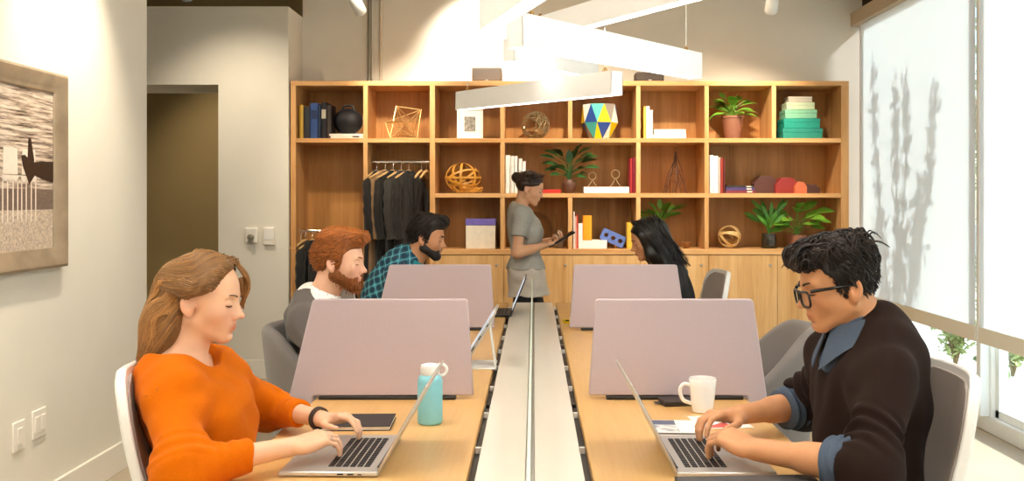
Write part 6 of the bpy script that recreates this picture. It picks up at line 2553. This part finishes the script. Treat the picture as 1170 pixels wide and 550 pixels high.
def beard_sd(H, thick=.006):
    """shell over jaw, chin and upper lip"""
    s = Sd()
    k_ = H.k
    for y in (-1, 1):
        s.cap(H.p(-.006, y * .056, -.030), H.p(.000, y * .055, -.058), .012 * k_, .017 * k_, .015)
        s.cap(H.p(.000, y * .052, -.060), H.p(.066, y * .020, -.103), (.0175 + thick) * k_, (.016 + thick) * k_, .025)
        s.cap(H.p(.030, y * .046, -.060), H.p(.072, y * .026, -.074), .0155 * k_, .0125 * k_, .02)
        s.cap(H.p(.078, y * .026, -.066), H.p(.0975, y * .004, -.0565), .0050 * k_, .0050 * k_, .008)
        s.cap(H.p(.080, y * .026, -.066), H.p(.078, y * .022, -.092), .0080 * k_, .010 * k_, .012)
    s.ell(H.p(.074, 0, -.102), np.array((.025, .026, .020)) * k_, H.R, .02)
    s.ell(H.p(.096, 0, -.0712), np.array((.014, .0185, .0078)) * k_, H.R, .004, 's')
    return s




def seated_lower(p, og, T, kn, an, fwd, fem=0.0, tcol='2a2e3a', scol='1c1a19'):
    s = Sd()
    s.ell(T.p(-.005, 0, .0), (.132, .182, .12), T.R, .03)
    legs(s, T, .088, kn, an, .008, fem)
    for a in an:
        s.cyl(V3(a) + [0, 0, .01], V3(a) - [0, 0, .12], .09, .004, 's')
    sd_obj('trousers', s, .008, mat('trouser cloth ' + tcol, tcol, .85, var=.1, scale=120), p, og)
    s = Sd()
    for a in an:
        foot_sd(s, a, fwd, .005, L=.26)
        s.cyl(V3(a) - [0, 0, .01], V3(a) + [0, 0, .15], .09, .004, 's')
    sd_obj('shoes', s, .007, mat('shoe leather ' + scol, scol, .4), p, og)


def desk_hands(wL, wR, dL, dR, z, k=1.0):
    c = [(24, 40, 24), (28, 42, 24), (30, 42, 24), (28, 38, 22)]
    XL_, ZL_ = solve_hand(wL, dL, -1, c, k, z)
    XR2, ZR2 = solve_hand(wR, dR, +1, c, k, z)
    return [dict(W=wL, X=XL_, Z=ZL_, side=-1, curl=c, k=k), dict(W=wR, X=XR2, Z=ZR2, side=+1, curl=c, k=k)]


def build_ginger_man():
    og = (-0.86, 3.84, 0)
    H = fr_dir((-0.802, 3.82, 1.168), (1, -0.04, -0.07), k=.99)
    shL, shR = (-0.885, 4.015, .925), (-0.900, 3.645, .925)
    T = torso_frame((-0.860, 3.83, .545), (-0.900, 3.83, 1.000), shL, shR)
    elL, wrL = (-0.78, 4.12, .80), (-0.56, 3.97, .80)
    elR, wrR = (-0.79, 3.54, .80), (-0.57, 3.69, .80)
    hands = desk_hands(wrL, wrR, (.9, -.35, 0), (.9, .35, 0), ZD + .002)
    skin = skin_mat('pale freckled skin', 'e6b698')
    kn = [(-0.46, 3.93, .53), (-0.46, 3.73, .53)]
    an = [(-0.42, 3.93, .09), (-0.42, 3.73, .09)]
    p = body('person', 'ginger bearded man in a grey cardigan seated behind the first left screen', og, H, T, shL, shR, elL, elR, wrL, wrR, hands, kn, an, skin, vox=.0042, nb=(-.876, 3.82, .990), toneargs=dict(skin_lip=(.85, .55, .52), blush=1.0))
    s = Sd()
    torso_sd(s, T, shL, shR, .014, 0, 1.0, k=.06, loose=.012)
    s.cap(T.p(-.02, 0, .44), T.p(-.012, 0, .49), .095, .068, .05)
    for sh, el, wr in ((shL, elL, wrL), (shR, elR, wrR)):
        c = V3(wr) * .92 + V3(el) * .08
        d = unit_(V3(wr) - V3(el))
        s.cap(sh, el, .062, .056, .04)
        s.cap(el, c + d * .02, .052, .040, .02)
        s.cyl(c, c + d * .12, .07, .004, 's')
        add_folds(s, sh, el, .003, .045, seed=2, lo=.4, hi=1.1)
    s.disp(wob(3, .002, .1), T.p(0, 0, .2), .7)
    s.ell(T.p(.066, 0, .560), (.075, .062, .180), T.R @ rot_about((0, 1, 0), R(-22)), .006, 's')
    s.ell(T.p(.0, 0, .58), (.07, .066, .085), T.R, .006, 's')
    sd_obj('cardigan', s, .0045, mat('dark grey knit', '5a5350', .88, var=.1, scale=200, bump=.25, bscale=400, sheen=.15), p, og)
    # white speckled shirt
    nt = NT('white speckled shirt')
    b = nt.n('ShaderNodeBsdfPrincipled'); b.inputs['Roughness'].default_value = .8
    tc = nt.n('ShaderNodeTexCoord'); vo = nt.n('ShaderNodeTexVoronoi'); vo.inputs['Scale'].default_value = 85
    nt.l(tc.outputs['Object'], vo.inputs['Vector'])
    nt.l(ramp(nt, [(.0, srgb('6a7a90')), (.16, srgb('8c97a6')), (.22, srgb('f2efea')), (1, srgb('f4f2ee'))], vo.outputs['Distance']), b.inputs['Base Color'])
    nt.l(b.outputs[0], nt.out.inputs['Surface'])
    m = nt.m
    s = Sd()
    torso_sd(s, T, shL, shR, .004, 0, .92, k=.05)
    s.cap(T.p(-.02, 0, .44), T.p(-.012, 0, .505), .085, .066, .04)
    s.ell(T.p(.050, 0, .575), (.050, .044, .075), T.R, .006, 's')
    s.fn('i', lambda P: -(P - T.p(0, 0, .28).astype(f32)) @ T.R[:, 2].astype(f32), .004, T.o, 2.)
    shirt = sd_obj('shirt', s, .005, m, p, og)
    nb = np.array((-.866, 3.82, 1.004))
    up = unit_(H.p(-.028, 0, -.05) - nb)
    X = unit_(np.array((1., 0, 0)) - up * up[0])
    part('collar', collar_mb(Fr(nb - V3(og), X, np.cross(up, X), up), r0=.062, r1=.100, h=.034, drop=.085, gap=14, back=.016), m, shirt, smooth=60)
    seated_lower(p, og, T, kn, an, (1, 0, 0), tcol='3a3f4c')
    # hair and beard
    hm = mat('ginger hair', '9a5a24', .5, var=.15, scale=60, attr='tone', spec=.4)
    s = Sd()
    k_ = H.k
    tone = lambda v: np.tile(np.array([[.72, .68, .62]]), (len(v), 1))
    s.ell(H.p(-.006, 0, .034), np.array((.099, .082, .094)) * k_, H.R, 0)
    s.fn('i', hairline(H, *LINE_M), .006, H.o, .2)
    s.ell(H.p(.0, 0, .088), np.array((.095, .068, .050)) * k_, H.R, .03)
    s.ell(H.p(.072, 0, .098), np.array((.042, .055, .026)) * k_, H.R, .03)
    hair = sd_obj('hair', s, .0042, hm, p, og, tone)
    rg = np.random.default_rng(31)
    st = clipped(s, H, rg, 2200, .95, -.8, .9, .006, LINE_M, lambda a: (-.8, .0, -.5), .022, .0017)
    for i in range(800):                 # top swept forward and up into a crest
        y = rg.uniform(-.058, .058)
        x0 = rg.uniform(-.09, .055)
        f = 1 - (abs(y) / .07) ** 2
        pts = [H.p(x0, y, .060 + .060 * math.sqrt(max(.05, 1 - ((x0 + .01) / .11) ** 2)) * f ** .5), H.p(x0 + .025, y * 1.02, .105 + .030 * f - .02 * abs(x0) / .09), H.p(min(x0 + .055, .112), y * .95, .108 + .022 * f + rg.normal() * .004)]
        st.append((spline_np(np.stack(pts), 9), taper(9, .0023, .35), hair_tone(1.1, .35, .12)))
    for i in range(360):                 # the crest over the forehead
        y = rg.uniform(-.052, .052)
        x0 = rg.uniform(.030, .100)
        pts = [H.p(x0 - .030, y * .85, .121), H.p(x0 + .004, y, .122), H.p(min(x0 + .030, .116), y * 1.03, .112 - .030 * rg.random())]
        st.append((spline_np(np.stack(pts), 9), taper(9, .0024, .35), hair_tone(1.1, .35, .1)))
    strands('hair_strands', push_all(s, st, -.001, .004), hm, hair, og)
    b = beard_sd(H, .003)
    beard = sd_obj('beard', b, .0042, hm, p, og, lambda v: np.tile(np.array([[.66, .58, .5]]), (len(v), 1)))
    st = []
    for i in range(1500):
        t = rg.random()
        y = rg.choice((-1, 1))
        a = np.array([-.004, .058, -.03]) * max(0, 1 - t * 2) + np.array([.03, .052, -.075]) * (1 - abs(t * 2 - 1)) + np.array([.082, .010, -.105]) * max(0, t * 2 - 1)
        a = a + rg.normal(size=3) * np.array([.010, .007, .012])
        a[1] *= y
        st.append((spline_np(np.stack([H.p(*a), H.p(*(a + np.array([.004, y * .004, -.008]))), H.p(*(a + np.array([.004, y * .002, -.014])))]), 5), taper(5, .0013, .3), hair_tone(.8, .35, .12)))
    strands('beard_strands', push_all(b, st, -.0005, .003), hm, beard, og)
    brow_lash(H, p, og, '9a5a22', .0032, name_m='ginger brow hair')
    return p


# ---------------------------------------------------------------- the man in the plaid shirt
def build_plaid_man():
    og = (-0.90, 5.24, 0)
    H = fr_dir((-0.602, 5.20, 1.207), (1, -0.04, -0.15), k=.98)
    shL, shR = (-0.715, 5.395, .985), (-0.735, 5.015, .985)
    T = torso_frame((-0.970, 5.24, .545), (-0.715, 5.21, 1.065), shL, shR)
    elL, wrL = (-0.64, 5.50, .825), (-0.40, 5.38, .80)
    elR, wrR = (-0.67, 4.93, .825), (-0.43, 5.05, .80)
    hands = desk_hands(wrL, wrR, (.9, -.3, 0), (.9, .3, 0), ZD + .002, .97)
    skin = skin_mat('olive skin', 'c68e66')
    kn = [(-0.44, 5.34, .53), (-0.44, 5.14, .53)]
    an = [(-0.42, 5.34, .09), (-0.42, 5.14, .09)]
    p = body('person', 'dark bearded man in a teal plaid shirt leaning over his desk', og, H, T, shL, shR, elL, elR, wrL, wrR, hands, kn, an, skin, vox=.0048, nb=(-.690, 5.20, 1.050), toneargs=dict(skin_lip=(.8, .6, .56), blush=.4))
    # plaid cloth: crossing bands in teal, navy and pale blue
    nt = NT('teal plaid cotton')
    b = nt.n('ShaderNodeBsdfPrincipled'); b.inputs['Roughness'].default_value = .85
    tc = nt.n('ShaderNodeTexCoord')
    mp = nt.n('ShaderNodeMapping'); mp.inputs['Rotation'].default_value = (R(8), R(18), R(10)); nt.l(tc.outputs['Object'], mp.inputs['Vector'])
    sx = nt.n('ShaderNodeSeparateXYZ'); nt.l(mp.outputs[0], sx.inputs[0])

    def bands(sock, f, ph, lo):
        m1 = nt.n('ShaderNodeMath', operation='MULTIPLY_ADD'); nt.l(sock, m1.inputs[0]); m1.inputs[1].default_value = f; m1.inputs[2].default_value = ph
        m2 = nt.n('ShaderNodeMath', operation='SINE'); nt.l(m1.outputs[0], m2.inputs[0])
        m3 = nt.n('ShaderNodeMath', operation='GREATER_THAN'); nt.l(m2.outputs[0], m3.inputs[0]); m3.inputs[1].default_value = lo
        return m3.outputs[0]
    add = nt.n('ShaderNodeMath', operation='ADD'); add.use_clamp = False
    cur = None
    c0 = srgb('1f8094')
    prev = None
    for sock, f, ph, lo, colr, fac in ((sx.outputs['X'], 150, 0, .2, '14283c', .75), (sx.outputs['Z'], 150, 1, .2, '14283c', .75), (sx.outputs['Y'], 150, .5, .3, '16324a', .6), (sx.outputs['X'], 150, 3.1, .93, '7fc0cc', .6), (sx.outputs['Z'], 150, 4.1, .93, '7fc0cc', .6)):
        mx = nt.n('ShaderNodeMix', data_type='RGBA')
        mu = nt.n('ShaderNodeMath', operation='MULTIPLY'); nt.l(bands(sock, f, ph, lo), mu.inputs[0]); mu.inputs[1].default_value = fac
        nt.l(mu.outputs[0], mx.inputs[0])
        if prev is None:
            mx.inputs[6].default_value = c0
        else:
            nt.l(prev, mx.inputs[6])
        mx.inputs[7].default_value = srgb(colr)
        prev = mx.outputs[2]
    nt.l(prev, b.inputs['Base Color']); nt.l(b.outputs[0], nt.out.inputs['Surface'])
    m = nt.m
    s = Sd()
    torso_sd(s, T, shL, shR, .014, 0, 1.0, k=.06, loose=.012)
    s.cap(T.p(-.02, 0, .45), T.p(-.0, 0, .51), .100, .076, .05)
    for sh, el, wr in ((shL, elL, wrL), (shR, elR, wrR)):
        c = V3(wr) * .9 + V3(el) * .1
        d = unit_(V3(wr) - V3(el))
        s.cap(sh, el, .062, .055, .04)
        s.cap(el, c + d * .02, .052, .040, .02)
        s.cyl(c, c + d * .12, .07, .004, 's')
        add_folds(s, sh, el, .003, .045, seed=2, lo=.3, hi=1.1)
    s.disp(wob(6, .003, .1), T.p(0, 0, .3), .7)
    s.ell((-.655, 5.20, 1.085), (.058, .052, .07), None, .006, 's')
    shirt = sd_obj('plaid_shirt', s, .005, m, p, og)
    nb = np.array((-.688, 5.20, 1.055))
    up = unit_(H.p(-.028, 0, -.05) - nb)
    X = unit_(np.array((1., 0, 0)) - up * up[0])
    part('collar', collar_mb(Fr(nb - V3(og), X, np.cross(up, X), up), r0=.062, r1=.086, h=.030, drop=.080, gap=16, back=.014), mat('teal collar cotton', '1f8a92', .85, var=.12, scale=50), shirt, smooth=60)
    seated_lower(p, og, T, kn, an, (1, 0, 0), tcol='30343a')
    hm = mat('black brown hair', '1d1410', .45, attr='tone')
    s = Sd()
    k_ = H.k
    s.ell(H.p(-.006, 0, .034), np.array((.098, .081, .092)) * k_, H.R, 0)
    s.fn('i', hairline(H, *LINE_M), .006, H.o, .2)
    s.ell(H.p(-.002, 0, .086), np.array((.095, .068, .048)) * k_, H.R, .03)
    s.ell(H.p(.075, 0, .094), np.array((.040, .052, .026)) * k_, H.R, .03)
    tone = lambda v: np.tile(np.array([[.8, .8, .8]]), (len(v), 1))
    hair = sd_obj('hair', s, .0045, hm, p, og, tone)
    rg = np.random.default_rng(41)
    st = clipped(s, H, rg, 700, .95, -.8, .9, .006, LINE_M, lambda a: (-.7, .0, -.6), .022, .0030)
    for i in range(260):
        y = rg.uniform(-.055, .055)
        x0 = rg.uniform(-.09, .055)
        f = 1 - (abs(y) / .07) ** 2
        pts = [H.p(x0, y, .10), H.p(x0 + .03, y, .118 + .020 * f), H.p(min(x0 + .062, .118), y, .100 + .022 * f + rg.normal() * .004)]
        st.append((spline_np(np.stack(pts), 8), taper(8, .0040, .35), hair_tone(1.0, .4, .1)))
    for i in range(220):                 # the crest over the forehead
        y = rg.uniform(-.052, .052)
        x0 = rg.uniform(.030, .100)
        pts = [H.p(x0 - .030, y * .85, .121), H.p(x0 + .004, y, .122), H.p(min(x0 + .030, .116), y * 1.03, .112 - .030 * rg.random())]
        st.append((spline_np(np.stack(pts), 9), taper(9, .0024, .35), hair_tone(1.0, .35, .1)))
    strands('hair_strands', push_all(s, st, -.001, .004), hm, hair, og)
    b = beard_sd(H, .003)
    sd_obj('beard', b, .0045, mat('black beard', '1a110d', .6, var=.2, scale=150, bump=.5, bscale=300), p, og)
    brow_lash(H, p, og, '1d1410', .0040, name_m='black brow hair')
    return p


# ---------------------------------------------------------------- the black haired woman
def build_black_haired_woman():
    og = (0.86, 5.48, 0)
    H = fr_dir((0.668, 5.45, 1.185), (-1, -0.06, -0.30), k=.95)
    shL, shR = (0.775, 5.290, .945), (0.765, 5.610, .945)
    T = torso_frame((0.915, 5.47, .545), (0.770, 5.45, 1.010), shL, shR)
    elL, wrL = (0.68, 5.20, .80), (0.46, 5.30, .80)
    elR, wrR = (0.67, 5.70, .80), (0.45, 5.60, .80)
    hands = desk_hands(wrL, wrR, (-.9, .3, 0), (-.9, -.3, 0), ZD + .002, .9)
    skin = skin_mat('warm brown skin', 'c98f66')
    kn = [(0.46, 5.38, .52), (0.46, 5.54, .52)]
    an = [(0.43, 5.38, .09), (0.43, 5.54, .09)]
    p = body('person', 'woman with long straight black hair and black top, head bowed', og, H, T, shL, shR, elL, elR, wrL, wrR, hands, kn, an, skin, fem=1.0, w=.92, vox=.0048, nk=.044, nb=(.755, 5.45, .995), ua=(.040, .035, .024), fwd=(-1, 0, 0), toneargs=dict(skin_lip=(.8, .5, .48), blush=.4))
    s = Sd()
    torso_sd(s, T, shL, shR, .012, 1.0, .92, k=.07, loose=.015)
    for sh, el, wr in ((shL, elL, wrL), (shR, elR, wrR)):
        c = V3(wr) * .9 + V3(el) * .1
        d = unit_(V3(wr) - V3(el))
        s.cap(sh, el, .055, .050, .04)
        s.cap(el, c + d * .02, .047, .036, .02)
        s.cyl(c, c + d * .12, .07, .004, 's')
    s.ell(T.p(.045, 0, .57), (.095, .085, .09), T.R, .01, 's')
    s.disp(wob(5, .002, .1), T.p(0, 0, .2), .7)
    sd_obj('black_top', s, .005, mat('black knit', '161416', .85, var=.12, scale=200, bump=.2, bscale=400), p, og)
    seated_lower(p, og, T, kn, an, (-1, 0, 0), 1.0, tcol='22242c')
    hm = mat('straight black hair', '120e0e', .3, var=.15, scale=60, attr='tone', spec=.5)
    s = Sd()
    k_ = H.k
    s.ell(H.p(-.012, 0, .036), np.array((.110, .088, .097)) * k_, H.R, 0)
    s.fn('i', hairline(H, [-.12, -.03, .02, .04, .060, .085, .10], [-.12, -.12, -.12, -.10, .040, .066, .080]), .008, H.o, .2)
    s.cap(H.p(-.060, 0, .03), H.p(-.075, 0, -.14), .085 * k_, .085 * k_, .03)
    s.cap(H.p(-.075, 0, -.14), H.p(-.13, 0, -.26), .080 * k_, .055 * k_, .04)
    for y in (-1, 1):
        s.cap(H.p(.040, y * .066, .040), H.p(.022, y * .074, -.09), .020 * k_, .026 * k_, .03)
        s.cap(H.p(.022, y * .074, -.09), H.p(.0, y * .075, -.19), .026 * k_, .018 * k_, .03)
        s.cap(H.p(-.02, y * .075, .02), H.p(-.04, y * .085, -.17), .030 * k_, .030 * k_, .04)
    hair = sd_obj('hair', s, .0048, hm, p, og, lambda v: np.ones((len(v), 3)))
    rg = np.random.default_rng(51)
    st = []
    for i in range(420):
        y = rg.choice((-1, 1)) * rg.uniform(.01, 1)
        x0 = rg.uniform(-.09, .07)
        a = np.array([x0, y * .012, .130])
        e = np.array([x0 * .55 - .02 - .05 * rg.random(), np.sign(y) * .095, .0 + .03 * rg.normal()])
        g = np.array([e[0] - .04 - .05 * rg.random(), np.sign(y) * .095 * rg.uniform(.75, 1), -.17 - .06 * rg.random()])
        st.append((spline_np(np.stack([H.p(*q) for q in (a, (a + e) / 2 * np.array([1, 1.25, 1.25]), e, g)]), 14), taper(14, .0038, .4), hair_tone(1.1, .45, .03)))
    strands('hair_strands', push_all(s, st, -.0015, .004), hm, hair, og)
    brow_lash(H, p, og, '1d1410', .0030, fem=1.0, name_m='black brow hair')
    return p


# ---------------------------------------------------------------- the woman walking behind the bench
def build_walking_woman():
    og = (-0.06, 6.62, 0)
    H = fr_dir((-0.030, 6.62, 1.500), (1, -0.08, -0.30), k=.95)
    shL, shR = (-0.070, 6.775, 1.300), (-0.085, 6.465, 1.300)
    T = torso_frame((-0.055, 6.62, .870), (-0.085, 6.62, 1.360), shL, shR)
    elL, wrL = (-0.060, 6.830, 1.070), (0.115, 6.730, 1.120)
    elR, wrR = (-0.120, 6.410, 1.050), (0.075, 6.480, 1.100)
    c = [(40, 55, 30), (42, 58, 30), (44, 58, 30), (46, 56, 30)]
    # hands under and around the tablet held out in front
    hands = [dict(W=wrL, X=(.80, -.55, .10), Z=(-.15, .25, -1.0), side=+1, curl=c, k=.88), dict(W=wrR, X=(.85, .50, .10), Z=(-.15, -.25, -1.0), side=-1, curl=c, k=.88)]
    skin = skin_mat('light skin', 'dca985')
    kn = [(0.06, 6.70, .47), (-0.10, 6.54, .46)]
    an = [(0.16, 6.70, .085), (-0.26, 6.54, .13)]
    s = Sd()
    head_sd(s, H, 1.0)
    nb = T.p(-.012, 0, .50)
    s.cap(H.p(-.030, 0, -.055), nb, .043, .047, .03)
    torso_sd(s, T, shL, shR, 0, 1.0, .90)
    for sh, el, wr in ((shL, elL, wrL), (shR, elR, wrR)):
        limb(s, sh, el, wr, .040, .035, .024, bulge=.003)
    for a in hands:
        hand_sd(s, **a)
    for y, k, a in ((1, kn[0], an[0]), (-1, kn[1], an[1])):
        s.cap(T.p(0, y * .085, .0), k, .080, .052, .05)
        s.cap(k, a, .050, .036, .03)
    foot_sd(s, an[0], (1, 0, 0), -.006, L=.23)
    foot_sd(s, an[1], (1, 0, 0), -.006, L=.23, z0=.045)
    p = tag(sd_obj('person', s, .0048, skin, None, og, head_tone(H, fem=1.0, skin_lip=(.8, .5, .48), blush=.6)), 'woman walking past the shelves in a grey tee and pale skirt, reading a tablet', 'person')
    s = Sd()
    torso_sd(s, T, shL, shR, .010, 1.0, .90, k=.06, loose=.012)
    for sh, el in ((shL, elL), (shR, elR)):
        sh, el = V3(sh), V3(el)
        c2 = sh + (el - sh) * .55
        d = unit_(el - sh)
        s.cap(sh, c2 + d * .02, .054, .056, .04)
        s.cyl(c2, c2 + d * .2, .08, .004, 's')
    s.ell(T.p(.035, 0, .575), (.095, .085, .095), T.R, .01, 's')
    s.ell(T.p(.0, 0, .02), (.140, .178, .16), T.R, .04)
    s.fn('i', lambda P: f32(.925) - P[:, 2], .006, T.o, 2.)
    s.disp(wob(8, .002, .13), T.p(0, 0, .2), .7)
    sd_obj('tee_shirt', s, .005, mat('heather grey jersey', 'a8a7a0', .9, var=.1, scale=120, bump=.15, bscale=300), p, og)
    s = Sd()
    s.ell(T.p(.0, 0, .03), (.135, .173, .17), T.R, .03)
    s.cap(T.p(.005, .03, -.04), (0.030, 6.675, .56), .126, .138, .04)
    s.cap(T.p(.005, -.03, -.04), (-0.07, 6.575, .56), .126, .138, .04)
    s.fn('i', lambda P: f32(.735) - P[:, 2], .006, T.o, 2.)
    s.fn('i', lambda P: P[:, 2] - f32(.955), .006, T.o, 2.)
    s.disp(wob(18, .0022, .13), T.p(0, 0, -.1), .6)
    sd_obj('skirt', s, .006, mat('pale stone cotton', 'cfc6ba', .9, var=.06, scale=80), p, og)
    s = Sd()
    for y, k, a in ((1, kn[0], an[0]), (-1, kn[1], an[1])):
        s.cap(T.p(0, y * .085, .0), k, .083, .056, .03)
        s.cap(k, a, .054, .040, .03)
    s.fn('i', lambda P: P[:, 2] - f32(.80), .006, T.o, 2.)
    sd_obj('leggings', s, .006, mat('black leggings', '151313', .7), p, og)
    s = Sd()
    foot_sd(s, an[0], (1, 0, 0), .004, L=.24)
    foot_sd(s, an[1], (1, 0, 0), .004, L=.24, z0=.04)
    for a in an:
        s.cyl(V3(a) - [0, 0, .005], V3(a) + [0, 0, .12], .08, .004, 's')
    sd_obj('shoes', s, .006, mat('black shoe leather', '1c1a19', .4), p, og)
    hm = mat('dark brown hair', '2e1d14', .4, var=.15, scale=60, attr='tone')
    s = Sd()
    k_ = H.k
    s.ell(H.p(-.012, 0, .036), np.array((.108, .084, .094)) * k_, H.R, 0)
    s.fn('i', hairline(H, [-.12, -.06, -.035, -.02, .02, .05, .075, .10], [-.09, -.075, -.06, .012, .016, .036, .060, .074]), .01, H.o, .2)
    s.ell(H.p(-.118, 0, .050), np.array((.040, .042, .040)) * k_, H.R, .012)
    s.cap(H.p(.055, .055, .05), H.p(-.05, .078, .02), .012, .014, .02)
    s.cap(H.p(.055, -.055, .05), H.p(-.05, -.078, .02), .012, .014, .02)
    hair = sd_obj('hair', s, .0045, hm, p, og, lambda v: np.ones((len(v), 3)))
    rg = np.random.default_rng(61)
    st = []
    for i in range(260):
        y = rg.choice((-1, 1))
        x0 = rg.uniform(-.05, .085)
        a = np.array([x0, y * .004, .125])
        e = np.array([-.115 + rg.normal() * .01, y * .02 * rg.random(), .055 + rg.normal() * .015])
        mid = np.array([x0 * .5 - .02, y * (.03 + .06 * rg.random()), .10 - .06 * rg.random()])
        st.append((spline_np(np.stack([H.p(*q) for q in (a, mid, e)]), 10), taper(10, .0034, .5), hair_tone(1.0, .35, .1)))
    strands('hair_strands', push_all(s, st, -.001, .003), hm, hair, og)
    brow_lash(H, p, og, '2e1d14', .0026, fem=1.0, name_m='dark brow hair')
    # the tablet is carried: a thing of its own
    o = thing('tablet', 'dark tablet in a folio held by the walking woman', 'tablet', (0.195, 6.600, 1.140), 0)
    M = Matrix.Rotation(R(-30), 4, 'Y')
    part('folio', MB().box(-.105, .105, -.125, .125, -.008, 0.0, M), mat('black folio cloth', '1b1917', .7), o, .002)
    part('shell', MB().box(-.100, .100, -.120, .120, 0.0, .007, M), m_lapdark, o, .002)
    part('screen', MB().box(-.092, .092, -.110, .110, .007, .0075, M), m_bezel, o)
    return p
build_orange_woman()
build_glasses_man()
build_ginger_man()
build_plaid_man()
build_black_haired_woman()
build_walking_woman()
